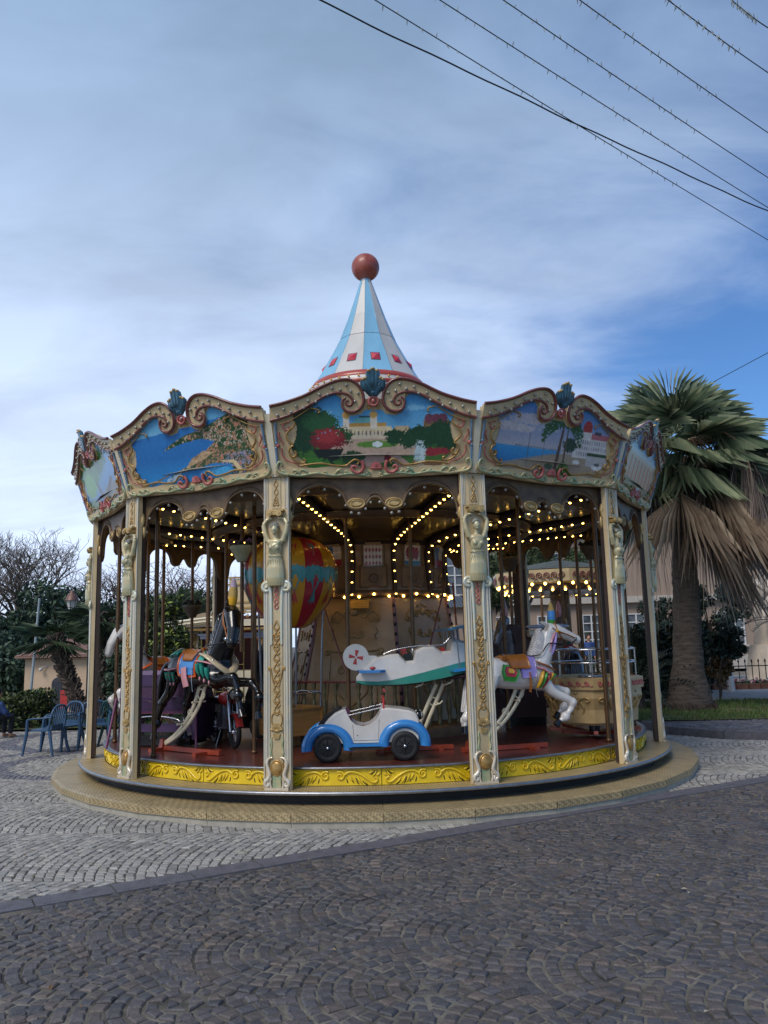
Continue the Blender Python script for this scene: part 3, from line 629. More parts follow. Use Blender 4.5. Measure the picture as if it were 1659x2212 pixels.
for s in (1, -1):
    for y in (590, 775): b.cut(); c0 = px(1520, y); b.ell((s*c0[0], .02, c0[1]), (.022, .016, .022), 8, 5)
FMESH['rose_ornament'] = b.pieces('rose_ornament', pinkm)
b = fb()
for s in (1, -1):
    for y0, y1 in ((440, 575), (610, 745)): b.cut(); p0, p1 = px(1535, y0), px(1530, y1); b.tube([(s*p0[0], .02, p0[1]), (s*p1[0], .02, p1[1])], .013, 6); b.ell((s*p1[0], .02, p1[1]), .018, 6, 5); b.ell((s*p0[0], .02, p0[1]), .018, 6, 5)
FMESH['blue_baton'] = b.pieces('blue_baton', bluerod)
b = fb()
low = [(1.03, 3.515), (.98, 3.53), (.93, 3.50), (.80, 3.515), (.62, 3.505), (.45, 3.52), (.30, 3.50), (.16, 3.47), (0, 3.46)]
hi_ = [(0, 3.40), (.10, 3.405), (.2, 3.425), (.32, 3.415), (.42, 3.44), (.52, 3.425), (.66, 3.445), (.78, 3.43), (.88, 3.445), (.97, 3.425), (1.04, 3.45)]
half = low + hi_
for s in (1, -1):
    Q = [(s*x, z) for x, z in half]; b.mat = 1; b.prism(Q if s > 0 else Q[::-1], .0, .02); b.mat = 0
    b.tube(T2(smooth_path([(s*.10, 3.42), (s*.25, 3.44), (s*.42, 3.425), (s*.6, 3.45), (s*.78, 3.43), (s*.95, 3.45)], 24), .022), np.interp(np.linspace(0, 1, 24), [0, .3, .7, 1], [.018, .012, .016, .010]), 6)
    rl = random.Random(4)
    for i in range(11):
        x = .19+i*.072+rl.uniform(-.012, .012); k_ = rl.uniform(.6, 1.25); d_ = 1 if i % 3 else -1; P = smooth_path([(s*x, 3.43), (s*(x+d_*.025*k_), 3.43+.035*k_), (s*(x+d_*.06*k_), 3.43+.05*k_), (s*(x+d_*.075*k_), 3.43+.03*k_)], 8); b.tube(T2(P, .024), np.array([.007, .012, .014, .013, .011, .008, .006, .003])*k_, 5)
    Q = smooth_path([(s*.90, 3.44), (s*.98, 3.455), (s*1.02, 3.50), (s*1.0, 3.565), (s*.965, 3.555), (s*.975, 3.525)], 14); b.tube(T2(Q, .026), np.linspace(.02, .010, 14), 6)
    b.tube(T2(spiral((s*.07, 3.43), .008, .032, 0, 1.3, 12), .025), .009, 5)
FMESH['leaf_border'] = b.mesh('leaf_border', [greenm, cream])
b = fb()                                                             # blue-green cockle shell on top
for i in range(7):
    a = R(-66+22*i); zc = 4.20; l = .245 if abs(i-3) < 2 else .215
    b.tube(T2([(0+.02*math.sin(a), zc), (.062*math.sin(a), zc+.06), (.105*math.sin(a), zc+.13*max(.6, math.cos(a))), (.112*math.sin(a), zc+l*max(.66, math.cos(a)))], .05), [.022, .034, .034, .026], 7, sy=1.2)
b.ell((0, .05, 4.22), (.05, .03, .035), 10, 6)
shellm = mat('peacock_shell', '#1f3640', .25, .3, var=.45, vscale=9, col2='#43728a', coat=.6); FMESH['shell'] = b.mesh('shell', shellm)
b = fb()
for i in range(7):
    a = R(-66+22*i); l = .245 if abs(i-3) < 2 else .215; b.ell((.112*math.sin(a), .06, 4.20+l*max(.66, math.cos(a))+.005), (.024, .028, .016), 7, 5)
FMESH['shell_lip'] = b.mesh('shell_lip', oldgold)
BUL = [(1000, 180), (1107, 200), (1200, 243), (1285, 285), (1373, 320), (1467, 342), (968, 225), (1048, 212), (1140, 245), (1227, 293), (1318, 333), (1412, 362), (1513, 381), (915, 238), (937, 294)]
def A3(u, z, n): return (u, -(AP0+(z-FZ)*LEAN+n), z)

# paintings on the panels: brush colours laid on a fine grid
class Canvas:
    def __init__(s, W=210, H=92, u=.92, z0=3.47, z1=4.26):
        s.W, s.H, s.u, s.z0, s.z1 = W, H, u, z0, z1; s.a = np.zeros((H, W, 3)); s.X, s.Y = np.meshgrid(np.linspace(0, 1, W), np.linspace(0, 1, H))
        n = sum(RNG.normal(0, 1, (H//k+2, W//k+2))[np.ix_((np.arange(H)//k), (np.arange(W)//k))]*g for k, g in ((1, .5), (2, .5), (5, .5))); s.n = n
    def fill(s, m, c, v=.06): s.a[m] = (np.array(lin(c))*(1+v*s.n[..., None]))[m]; return s
    def grad(s, c0, c1, y0=0, y1=1, m=None):
        t = np.clip((s.Y-y0)/(y1-y0), 0, 1)[..., None]; g = np.array(lin(c0))*(1-t)+np.array(lin(c1))*t; m = np.ones_like(s.X, bool) if m is None else m; s.a[m] = (g*(1+.03*s.n[..., None]))[m]; return s
    def rect(s, x0, y0, x1, y1, c, v=.06): return s.fill((s.X >= x0) & (s.X <= x1) & (s.Y >= y0) & (s.Y <= y1), c, v)
    def ell(s, x, y, rx, ry, c, v=.1, rag=0.): return s.fill(((s.X-x)/rx)**2+((s.Y-y)/ry)**2+rag*s.n < 1, c, v)
    def poly(s, P, c, v=.06): return s.fill(inpoly(P)(s.X.ravel(), s.Y.ravel()).reshape(s.X.shape), c, v)
    def mesh(s, name, m, keep, place):
        idx = lambda j, i: j*s.W+i
        U = (s.X*2-1)*s.u; Zz = s.z0+(s.z1-s.z0)*s.Y; V = place(U.ravel(), Zz.ravel())
        K = keep(U, Zz); F = [(idx(j, i), idx(j, i+1), idx(j+1, i+1), idx(j+1, i)) for j in range(s.H-1) for i in range(s.W-1) if K[j, i] and K[j, i+1] and K[j+1, i] and K[j+1, i+1]]
        me = bpy.data.meshes.new(name); me.from_pydata(V.tolist(), [], F); me.materials.append(m); vcol(me, s.a.reshape(-1, 3).clip(0, 1)); return me
picm = mat('painted_picture', '#5588aa', .3, var=.10, vscale=30, attr='Col', coat=.35)
def pic_garden():
    c = Canvas(); c.grad('#6fb2d6', '#2e86c4', .45, 1); c.ell(.22, .72, .06, .05, '#7db9da', rag=.5); c.ell(.70, .78, .10, .04, '#7db9da', rag=.5)
    c.rect(.26, .40, .62, .52, '#cdbfa6'); c.rect(.30, .48, .60, .56, '#d8c6a0'); c.rect(.33, .56, .57, .60, '#b98f4a'); c.poly([(.38, .60), (.53, .60), (.50, .67), (.41, .67)], '#6fb0ae'); c.rect(.42, .66, .49, .69, '#2f5560')
    for x in (.345, .50): c.rect(x-.018, .52, x+.018, .68, '#e0d6c4'); c.ell(x, .70, .022, .045, '#cba25c'); c.rect(x-.004, .73, x+.004, .79, '#8c7a58')
    for x in np.arange(.30, .60, .022): c.rect(x, .44, x+.008, .50, '#6d6a66')
    c.rect(.62, .45, .70, .55, '#c9b08a'); c.rect(.78, .52, .93, .62, '#8a6a4a'); 
    for x in (.815, .855, .893): c.ell(x, .64, .026, .06, '#6f3f50')
    c.rect(0, .0, 1, .40, '#3f6b33'); c.rect(.25, .18, .80, .40, '#b79f8c'); c.ell(.52, .33, .12, .045, '#5f8a3e'); c.ell(.52, .33, .03, .035, '#d6dfe0'); c.ell(.66, .36, .06, .02, '#4e7a38'); c.poly([(.30, .0), (.75, .0), (.62, .22), (.44, .22)], '#a98f84')
    c.ell(.10, .55, .14, .32, '#1d4230', rag=.22); c.ell(.20, .62, .10, .14, '#2b5a3a', rag=.3); c.ell(.30, .45, .08, .12, '#2a4f33', rag=.35)
    for x, y, rx, ry in ((.62, .42, .06, .10), (.70, .40, .06, .12), (.78, .40, .07, .16), (.88, .44, .09, .17), (.95, .38, .07, .2)): c.ell(x, y, rx, ry, '#1f4630', rag=.3)
    c.ell(.84, .22, .10, .05, '#8f2f3a', rag=.3); c.rect(.72, .04, .95, .12, '#8a6a50'); c.ell(.76, .20, .03, .14, '#b8cfd4', rag=.6)
    c.ell(.24, .40, .10, .14, '#7c2a33', rag=.3); c.ell(.24, .44, .07, .09, '#a23a3f', rag=.5); c.poly([(.15, .28), (.33, .28), (.29, .14), (.19, .14)], '#1c2a2c'); c.rect(.21, .04, .27, .14, '#1a2526'); c.ell(.38, .16, .07, .09, '#27452f', rag=.3); c.ell(.10, .08, .16, .10, '#3d7a36', rag=.2); c.ell(.58, .14, .02, .07, '#6d2230', rag=.4); c.ell(.57, .06, .06, .05, '#2f6a34', rag=.3)
    return c
def pic_bay():
    c = Canvas(); c.grad('#7bb9da', '#3f93c8', .7, 1); c.grad('#1f63a6', '#2f79bd', 0, .8, c.Y < .74+.14*(c.X-.3)); c.grad('#2f8fd0', '#2a6fb2', 0, .4, (c.Y < .38-.1*(c.X-.4)) & (c.X < .85))
    land = inpoly([(.42, .18), (.30, .14), (.52, .30), (.62, .42), (.70, .52), (.60, .58), (.45, .56), (.30, .50), (.34, .56), (.48, .66), (.62, .70), (.80, .82), (1, .95), (1, 0), (.70, .0), (.80, .10), (.78, .20), (.66, .24), (.52, .20)])(c.X.ravel(), c.Y.ravel()).reshape(c.X.shape)
    c.fill(land, '#4f5c40', .3); h = c.n
    c.fill(land & (h > .55), '#b09a80', .15); c.fill(land & (h < -.45), '#24502c', .15); c.fill(land & (c.X > .60) & (c.Y > .45) & (h > .0) & (h < .3), '#d4c8bc', .1); c.fill(land & (c.X > .78) & (c.Y > .62) & (h < .4), '#2e5230', .2)
    c.fill(land & (c.Y > .56) & (c.Y < .68) & (c.X < .62) & (h < .3), '#2a4f35', .2); c.fill(land & (c.X > .72) & (c.Y < .34) & (h > -.2), '#8d8ea6', .15)
    c.fill(land & (c.X > .5) & (h > .75), '#a8745c', .15)
    c.poly([(.44, .22), (.58, .30), (.68, .38), (.60, .42), (.50, .34)], '#b79a78', .25); c.ell(.66, .12, .12, .07, '#4aa6dc'); c.poly([(.70, .26), (.80, .20), (.83, .08), (.80, .0), (.83, 0), (.86, .1), (.82, .24)], '#d9c39a'); c.poly([(.28, .12), (.40, .19), (.38, .10), (.26, .05)], '#9ab6cc', .3); c.poly([(.12, .03), (.20, .10), (.30, .16), (.29, .18), (.17, .11)], '#6b6a6a')
    return c
def pic_promenade():
    c = Canvas(); c.grad('#b9b3b8', '#2f7fc4', .35, .95); c.ell(.28, .72, .14, .08, '#c3bcc2', rag=.4); c.ell(.15, .60, .2, .06, '#c9bfc0', rag=.4); c.ell(.45, .68, .08, .09, '#b8bcc8', rag=.4)
    c.grad('#2477b8', '#3f9bd0', .12, .36, (c.Y < .36) & (c.X < .56)); c.rect(.2, .355, .56, .375, '#8b94a4', .2); c.poly([(0, 0), (1, 0), (1, .3), (.62, .34), (.54, .32), (.10, .10), (0, .06)], '#a1917e'); c.poly([(.03, .09), (.10, .10), (.52, .31), (.50, .32)], '#8d8d90')
    c.poly([(.66, .30), (.98, .30), (.98, .62), (.72, .62), (.66, .50)], '#cfcac6'); c.rect(.72, .58, .98, .65, '#b76a72'); c.ell(.755, .72, .038, .10, '#a83a3e'); c.rect(.715, .55, .795, .66, '#d8d0c8'); c.rect(.82, .64, .88, .69, '#4a4a58')
    for x in np.arange(.69, .97, .02):
        for y in (.34, .42, .50): c.rect(x, y, x+.008, y+.05, '#8b8f9a')
    c.rect(.78, .20, 1, .36, '#b7b4b2'); c.rect(.78, .35, 1, .39, '#2f4f38', .3); c.ell(.63, .46, .06, .10, '#27463c', rag=.3)
    c.poly([(.53, .04), (.70, .0), (.64, .16), (.59, .26)], '#3f7a34', .2); c.poly([(.515, .02), (.545, .02), (.565, .72), (.55, .72)], '#5d4a40', .15); c.poly([(.585, .1), (.60, .1), (.60, .65), (.59, .65)], '#5a4c42', .15)
    for k in range(16):
        a = R(-20+k*14.5); 
        for t in np.linspace(.1, 1, 9): c.ell(.56+.16*t*math.cos(a), .72+.26*t*math.sin(a)-.16*t*t, .014, .025, '#2f5d3a', rag=.6)
    c.ell(.70, .24, .03, .03, '#d6d6d4'); c.ell(.88, .20, .045, .04, '#d9dad8'); c.ell(.88, .235, .025, .022, '#5c6468'); c.ell(.48, .14, .035, .04, '#45624a'); c.rect(.30, .10, .306, .56, '#5a646c'); c.rect(.42, .24, .425, .5, '#6a747c')
    return c
def pic_trees():
    c = Canvas(); c.grad('#2a68a8', '#5fa6d4', 0, 1); c.ell(.35, .65, .30, .28, '#3f7a34', rag=.35); c.ell(.25, .45, .16, .20, '#5b9a44', rag=.4); c.ell(.62, .70, .18, .18, '#2f6a34', rag=.4); c.poly([(.50, 0), (.56, 0), (.48, .35), (.40, .55), (.44, .3)], '#4c4238'); c.ell(.75, .18, .24, .14, '#6a6e66', rag=.3); c.ell(.15, .12, .2, .12, '#3a6a38', rag=.3); c.poly([(.55, .05), (.85, .35), (.80, .40), (.52, .12)], '#3f3a36'); return c
def pic_palace():
    c = Canvas(); c.grad('#8fbcd8', '#3a86c4', .5, 1); c.rect(0, .22, 1, .62, '#c7a98c')
    for x in np.arange(.05, .98, .11): c.rect(x, .22, x+.055, .56, '#b5583c'); c.rect(x+.07, .24, x+.095, .54, '#8f8a88')
    c.rect(0, .60, 1, .67, '#b9c0c8'); c.rect(0, 0, 1, .22, '#35503a', .3); c.ell(.6, .12, .1, .06, '#b9c4d4'); c.ell(.3, .1, .14, .07, '#4d7a40', rag=.3); return c
def pic_hills():
    c = Canvas(); c.grad('#8fbfdd', '#3f8ec8', .5, 1); c.ell(.3, .35, .5, .25, '#4d7a58', rag=.1); c.ell(.85, .35, .4, .3, '#3f6a4c', rag=.1); c.rect(0, 0, 1, .28, '#2a6fb0'); return c
zlim = lambda U, Z: (np.abs(U) < np.interp(Z, [3.5, 3.56, 3.62, 3.70, 3.80, 3.92, 3.98], [.70, .72, .80, .87, .82, .80, .84])) & (Z < np.vectorize(lo_f)(np.abs(U))+.02) & (Z > 3.50) & (Z < np.interp(np.abs(U), [0, .08, .14, .24, .34, .5], [4.07, 4.08, 4.03, 4.02, 4.20, 4.3]))
placeF = lambda U, Z: np.stack([U, -(AP0+(Z-FZ)*LEAN+.008), Z], 1)
PICS = {n: f().mesh('painting', picm, zlim, placeF) for n, f in (('garden', pic_garden), ('bay', pic_bay), ('promenade', pic_promenade), ('trees', pic_trees), ('palace', pic_palace), ('hills', pic_hills))}
LABP = {0: ('garden', 'painting of a palace with two towers behind a flower garden'), -1: ('bay', 'painting of a blue bay seen from above with a coastal town'), 1: ('promenade', 'painting of a seafront road with palms and a domed white hotel'), -2: ('trees', 'painting of green trees against blue'), 2: ('palace', 'painting of a building with orange columns')}
for k in range(-6, 6):
    th = k*PI/6; f = link('fascia_panel', FMESH['fascia_panel'], car, (0, 0, 0), (0, 0, th))
    for nme, me in FMESH.items():
        if nme != 'fascia_panel' and (abs(k) <= 3 or nme in ('moulding', 'shell', 'cornice_band', 'leaf_border')):
            for m_ in (me if isinstance(me, list) else [me]): link(nme, m_, f)
    pk, pl = LABP.get(k, ('hills', None)); o = link('painting', PICS[pk], f)
    if pl: o['label'] = pl
    if abs(k) <= 3:
        for (x, y) in BUL:
            u, z = px(x, y)
            for s in (1, -1): bulb(f, A3(s*u, z, .050), .017)
# slim posts in the gaps between panels
b = MB(); b.M = FM; b.box((0, -.02, 3.74), (.07, .05, .62)); pm_ = b.mesh('gap_post', cream2)
for k in range(12): link('gap_post', pm_, car, (0, 0, 0), (0, 0, (k+.5)*PI/6)).scale = (1, 1.035, 1)

# ---- roof, soffit, ceiling
b = MB(); b.lathe([(4.02, 3.62), (3.0, 4.22), (.93, 5.36)], 36); b.build('roof', mat('roof_canvas', '#8f8a80', .8, var=.2), car)
b = MB(); b.lathe([(3.60, 3.44), (3.98, 3.42), (4.0, 3.45)], 12, PI/12, 2*PI+PI/12, smooth=False); b.build('soffit', brown, car)
BELL = [(1.10, 2.34), (1.12, 2.40), (1.09, 2.62), (1.07, 2.90), (1.10, 3.02), (1.20, 3.11), (1.47, 3.19), (2.2, 3.28), (3.0, 3.37), (3.66, 3.43)]
BELLs = smooth_path(BELL, 40)
b = MB(); b.lathe([(r+.0, z+.02) for r, z in BELLs[17:]], 48); b.build('ceiling', darkceil, car)
b = MB(); b.lathe([(2.25, 3.27), (2.30, 3.22), (2.38, 3.22), (2.42, 3.30)], 48); b.lathe([(3.30, 3.39), (3.33, 3.34), (3.40, 3.34), (3.43, 3.41)], 48); b.build('ceiling_beam', brown2, car)
# teal painted coffers between the ribs
b = MB()
b.lathe([(2.48, 3.318), (3.26, 3.398)], 5, -R(11.5), R(11.5), smooth=False); cof = b.mesh('ceiling_panel', mat('teal_coffer', '#3f5a5c', .4, var=.5, vscale=4, col2='#7a6a4c', coat=.3))
for k in range(12): link('ceiling_panel', cof, car, (0, 0, -.004), (0, 0, k*PI/6))
b = MB(); b.lathe([(r, z) for r, z in BELLs[:19]], 48); b.build('bell_drum', mat('bell_umber', '#8a6d4c', .4, var=.3, vscale=5, coat=.3), car)
# ribs with lit bulbs
ribP = np.array([(r*1.0, z-.03) for r, z in BELLs]); seg = np.linalg.norm(np.diff(ribP, axis=0), axis=1); sl = np.concatenate([[0], np.cumsum(seg)])
b = MB()
b.tube([(0, -r-.01, z) for r, z in ribP], .055, 8, sy=.6, up=(1, 0, 0)); ribme = b.mesh('light_rib', brown)
NB = 22
for k in range(12):
    th = (k+.5)*PI/6; rb = link('light_rib', ribme, car, (0, 0, 0), (0, 0, th))
    for i in range(NB):
        s = .04+(sl[-1]-.10)*i/(NB-1); r, z = np.interp(s, sl, ribP[:, 0]), np.interp(s, sl, ribP[:, 1]); dr, dz = np.interp(s+.01, sl, ribP[:, 0])-r, np.interp(s+.01, sl, ribP[:, 1])-z; n = math.hypot(dr, dz)
        bulb(rb, (0, -(r+.048*dz/n), z-.048*dr/n), .017, True)
b = MB(); b.lathe([(1.10, 2.30), (1.16, 2.31), (1.17, 2.36), (1.12, 2.40)], 48); ring = b.build('light_ring', brown2, car)
for i in range(36):
    a = i*PI/18; bulb(ring, PP(a, 1.185, 2.335-.035*abs(math.sin(a*6))), .018, True)
# crests on the bell
def crest(kind):
    c = Canvas(36, 44, 1, 0, 1); sh = (np.abs(c.X-.5) < .46-.10*np.clip(.18-c.Y, 0, 1)*4) & (c.Y > .06+.10*np.abs(c.X-.5)); c.fill(c.X > -1, '#7d6a52')
    c.fill(sh, '#c9bfb0')
    if kind == 0:
        lx = np.abs(((c.X-.08)*6) % 1.0-.5); ly = np.abs((c.Y*3.3) % 1.0-.5); c.fill(sh & (lx+ly < .42), '#8e2038')
    elif kind == 1:
        c.ell(.5, .62, .16, .30, '#8e2038'); c.ell(.28, .62, .17, .30, '#8e2038', rag=.2); c.ell(.72, .62, .17, .30, '#8e2038', rag=.2); c.ell(.40, .88, .06, .05, '#8e2038'); c.poly([(.2, .28), (.45, .42), (.42, .48), (.18, .34)], '#c9bfb0'); c.fill(sh & (c.Y < .27), '#2f6d96')
    else: c.fill(sh & (c.X < .5), '#3a5a86'); c.fill(sh & (c.Y < .4), '#8e2038')
    K = lambda U, Z: np.abs(U) < 2
    def place(U, Z):
        zz = 2.72+Z*.30; th = U*.14/1.12; r = 1.11+.0*Z+np.interp(zz, [2.7, 2.95, 3.03], [.0, .005, .03]); return np.stack([r*np.sin(th), -r*np.cos(th), zz], 1)
    return c.mesh('crest', picm, K, place)
CR = [crest(i) for i in range(3)]
b = MB()
P = [(-.19, 2.44), (-.19, 2.72), (-.16, 2.75), (-.16, 3.03)]
for s in (1, -1): b.tube([(s*abs(x), -1.115+.0*z, z) for x, z in smooth_path(P, 12)], .010, 5)
b.tube([(-.19, -1.115, 2.44), (-.10, -1.135, 2.43), (0, -1.14, 2.46), (.10, -1.135, 2.43), (.19, -1.115, 2.44)], .010, 5)
for i in range(7): b.ell((-.09+.03*i, -1.13, 2.38+.01*math.cos(i)), (.022, .012, .014), 6, 5)
b.tube([(.06*math.sin(t), -1.125, 2.56+.06*math.cos(t)) for t in np.linspace(0, 2*PI, 15)[:-1]], .009, 5, closed=True)
cfr = b.mesh('bell_panel_frame', brown2)
plq = mat('crest_plaque', '#9c7d4c', .45, var=.2); ink = mat('sign_ink', '#1a1614', .6, var=0)
nice_me = text_mesh('NICE', .05, ink)
for k in range(12):
    link('bell_panel_frame', cfr, car, (0, 0, 0), (0, 0, k*PI/6)); cr_ = link('crest', CR[{0: 0, 1: 1}.get(k, 2)], car, (0, 0, 0), (0, 0, k*PI/6))
    b = MB(); b.box((0, -1.128, 3.035), (.22, .012, .045)); pq = b.build('crest_plaque', plq, cr_)
    if k == 1: link('lettering', nice_me, cr_, (0, -1.137, 3.033), (PI/2, 0, 0))

# ---- valance: carved arches between the columns
half = [(.0, 3.20), (.045, 3.19), (.09, 3.13), (.15, 3.075), (.22, 3.065), (.285, 3.10), (.31, 3.16), (.345, 3.235), (.42, 3.30), (.54, 3.335), (.66, 3.325), (.76, 3.28), (.83, 3.20), (.865, 3.10), (.88, 2.98), (.905, 2.93), (.93, 2.90)]
hs_ = smooth_path(half, 44)
val = [tuple(p) for p in hs_] + [(.975, 2.88), (.975, 3.45)] + [(-.975, 3.45), (-.975, 2.88)] + [(-x, z) for x, z in hs_[::-1]]
b = MB(); b.prism(val, -3.80, -3.765); 
for s in (1, -1): b.tube([(s*x, -3.81, z+.012) for x, z in hs_], .014, 6); b.tube([(s*x, -3.805, z+.05) for x, z in hs_[:40]], .009, 5)
valme = b.mesh('valance_arch', brown2)
b = MB()
for s in (1, -1):
    b.tube([(s*x, -3.815, z) for x, z in spiral((.19, 3.145), .012, .05, 0, 1.4, 14)], .011, 5); b.ell((s*.20, -3.805, 3.14), (.098, .022, .062), 16, 8); b.tube([(s*.20+.088*math.cos(t), -3.824, 3.14+.052*math.sin(t)) for t in np.linspace(0, 2*PI, 21)[:-1]], .009, 5, closed=True); b.tube([(s*.20+.055*math.cos(t), -3.832, 3.145+.03*math.sin(t)) for t in np.linspace(0, 2*PI, 17)[:-1]], .006, 5, closed=True)
    b.ell((s*.905, -3.815, 3.02), (.04, .03, .08), 8, 6); b.tube([(s*.90, -3.815, 2.96), (s*.93, -3.83, 3.06), (s*.89, -3.84, 3.16), (s*.93, -3.82, 3.28)], [.02, .028, .03, .02], 6)
valorn = b.mesh('carved_scroll', oldgold)
for k in range(12):
    v = link('valance_arch', valme, car, (0, 0, 0), (0, 0, k*PI/6)); link('carved_scroll', valorn, v)
    if k in (0, 1, 11):
        for s in (1, -1):
            for i in (3, 6, 9, 12, 16, 20, 24, 28, 32, 36): bulb(v, (s*hs_[i][0], -3.80, hs_[i][1]-.03), .018)

# ---- centre drum
b = MB(); b.lathe([(1.75, .452), (1.75, .56), (1.70, .60), (1.30, .60)], 48); b.build('drum_plinth', brown2, car)
drm = mat('drum_ochre', '#94754a', .4, var=.22, vscale=4, col2='#ab8a58', coat=.4)
N6 = 6
b = MB(); h6 = math.tan(PI/6)
prof = [(.60, 1.24), (1.2, 1.16), (1.75, 1.04), (2.2, .97), (2.34, .96)]
for (z0, r0), (z1, r1) in zip(prof[:-1], prof[1:]): b.add([(-r0*h6+.01, -r0, z0), (r0*h6-.01, -r0, z0), (r1*h6-.01, -r1, z1), (-r1*h6+.01, -r1, z1)], [(0, 1, 2, 3)], False)
dpan = b.mesh('drum_panel', drm)
def drr(z): return np.interp(z, [p[0] for p in prof], [p[1] for p in prof])
b = MB()
def dr(P, r, n=5, off=.008): b.tube([(x, -drr(z)-off, z) for x, z in P], r, n)
for s in (1, -1):
    dr([(s*x, z) for x, z in spiral((.13, 2.07), .012, .065, 0, 1.5, 16)], .014); dr(smooth_path([(s*.19, 2.07), (s*.26, 2.12), (s*.33, 2.06), (s*.36, 2.0), (s*.34, 1.97)], 12), .014)
    for i in range(5): dr(smooth_path([(s*(.2+.03*i), 2.03), (s*(.23+.03*i), 1.99), (s*(.22+.03*i), 1.96)], 5), .009)
    dr([(s*x, z) for x, z in spiral((.10, 1.80), .01, .05, 0, 1.3, 12)], .012); dr(smooth_path([(s*.14, 1.78), (s*.05, 1.75), (0, 1.79)], 8), .011)
    dr(smooth_path([(s*.30, 1.88), (s*.33, 1.83), (s*.29, 1.78), (s*.32, 1.73)], 8), .012)
    dr(smooth_path([(0, 1.585), (s*.2, 1.565), (s*.34, 1.58), (s*.39, 1.60), (s*.41, 1.57), (s*.38, 1.53), (s*.34, 1.55)], 16), .016); dr(smooth_path([(s*.33, 1.52), (s*.33, 1.30), (s*.35, .95), (s*.36, .75)], 10), .010)
    dr([(s*x, z) for x, z in spiral((.16, 1.32), .02, .06, 0, 1.3, 12)], .012); dr(smooth_path([(s*.05, 1.1), (s*.16, 1.18), (s*.22, 1.05), (s*.1, .92), (0, .85)], 12), .012)
dr([(-.10, 2.17), (0, 2.20), (.10, 2.17)], .016); b.ell((0, -drr(2.1)-.01, 2.10), (.05, .02, .055), 10, 6)
dorn = b.mesh('drum_carving', mat('drum_carving', '#7d6540', .4, .3, var=.35, vscale=12, col2='#b39a68'))
b = MB(); b.tube([(r*h6, -r, z) for z, r in prof], .028, 6); 
b.mat = 1
for i in range(12): z = .75+i*.13; b.ell((drr(z)*h6, -drr(z)-.02, z), (.022, .022, .03), 6, 5)
dseam = b.mesh('drum_pilaster', [maroon, blackm])
for k in range(N6):
    th = R(-16)+k*PI/3; d = link('drum_panel', dpan, car, (0, 0, 0), (0, 0, th)); link('drum_carving', dorn, d); link('drum_pilaster', dseam, d)
b = MB(); b.lathe([(.02, 0), (.03, .01), (.03, .05), (.017, .08), (.034, .20), (.040, .27), (.020, .36), (.016, .40), (.028, .43), (.018, .46), (.026, .52), (.03, .56), (.03, .58)], 8); balme = b.mesh('baluster', mat('baluster_green', '#4f4a36', .45, .2, var=.4, col2='#7a7352', vscale=10))
for i in range(34):
    a = -PI/2+PI*(i+.5)/34*1.0; link('baluster', balme, car, PP(a, 1.68, .60))
b = MB(); b.lathe([(1.65, 1.18), (1.71, 1.18), (1.71, 1.205), (1.65, 1.205), (1.65, 1.18)], 48); b.build('baluster_rail', mat('red_rail', '#6e2a28', .45, var=.2), car)
# ---- poles and tie rods
b = MB(); b.cyl((0, 0, 0), (0, 0, 2.93), .026, n=10); b.ell((0, 0, .02), (.04, .04, .025), 10, 5); polme = b.mesh('pole', brass)
for th, r in ((-45.2, 3.66), (-74, 3.66), (48.7, 3.64), (76.5, 3.66), (-8.5, 2.35), (14, 1.95), (-62, 2.3), (-105, 3.5), (105, 3.5), (-30, 2.9), (-140, 3.4), (140, 3.4), (165, 3.3), (66, 2.0)): link('pole', polme, car, PP(R(th), r, .45))
for th0, th1 in ((-38, -12), (52, 20), (62, 40)): 
    b = MB(); b.cyl(PP(R(th0), 1.3, 2.5), PP(R(th1), 1.75, 1.25), .014, n=6); b.build('tie_rod', maroon, car)
b = MB(); b.box((0, 0, 0), (.26, .004, .11)); b.mat = 1
for i in range(4): b.box((.02+.01*(i % 2), -.003, .035-.022*i), (.17, .002, .004))
b.build('notice', [mat('notice_yellow', '#c79a3c', .5, var=.15), mat('notice_ink', '#6d4f1c', .6, var=0)], car, PP(R(-11), 1.06, 2.21), (R(-8), 0, R(-11)))

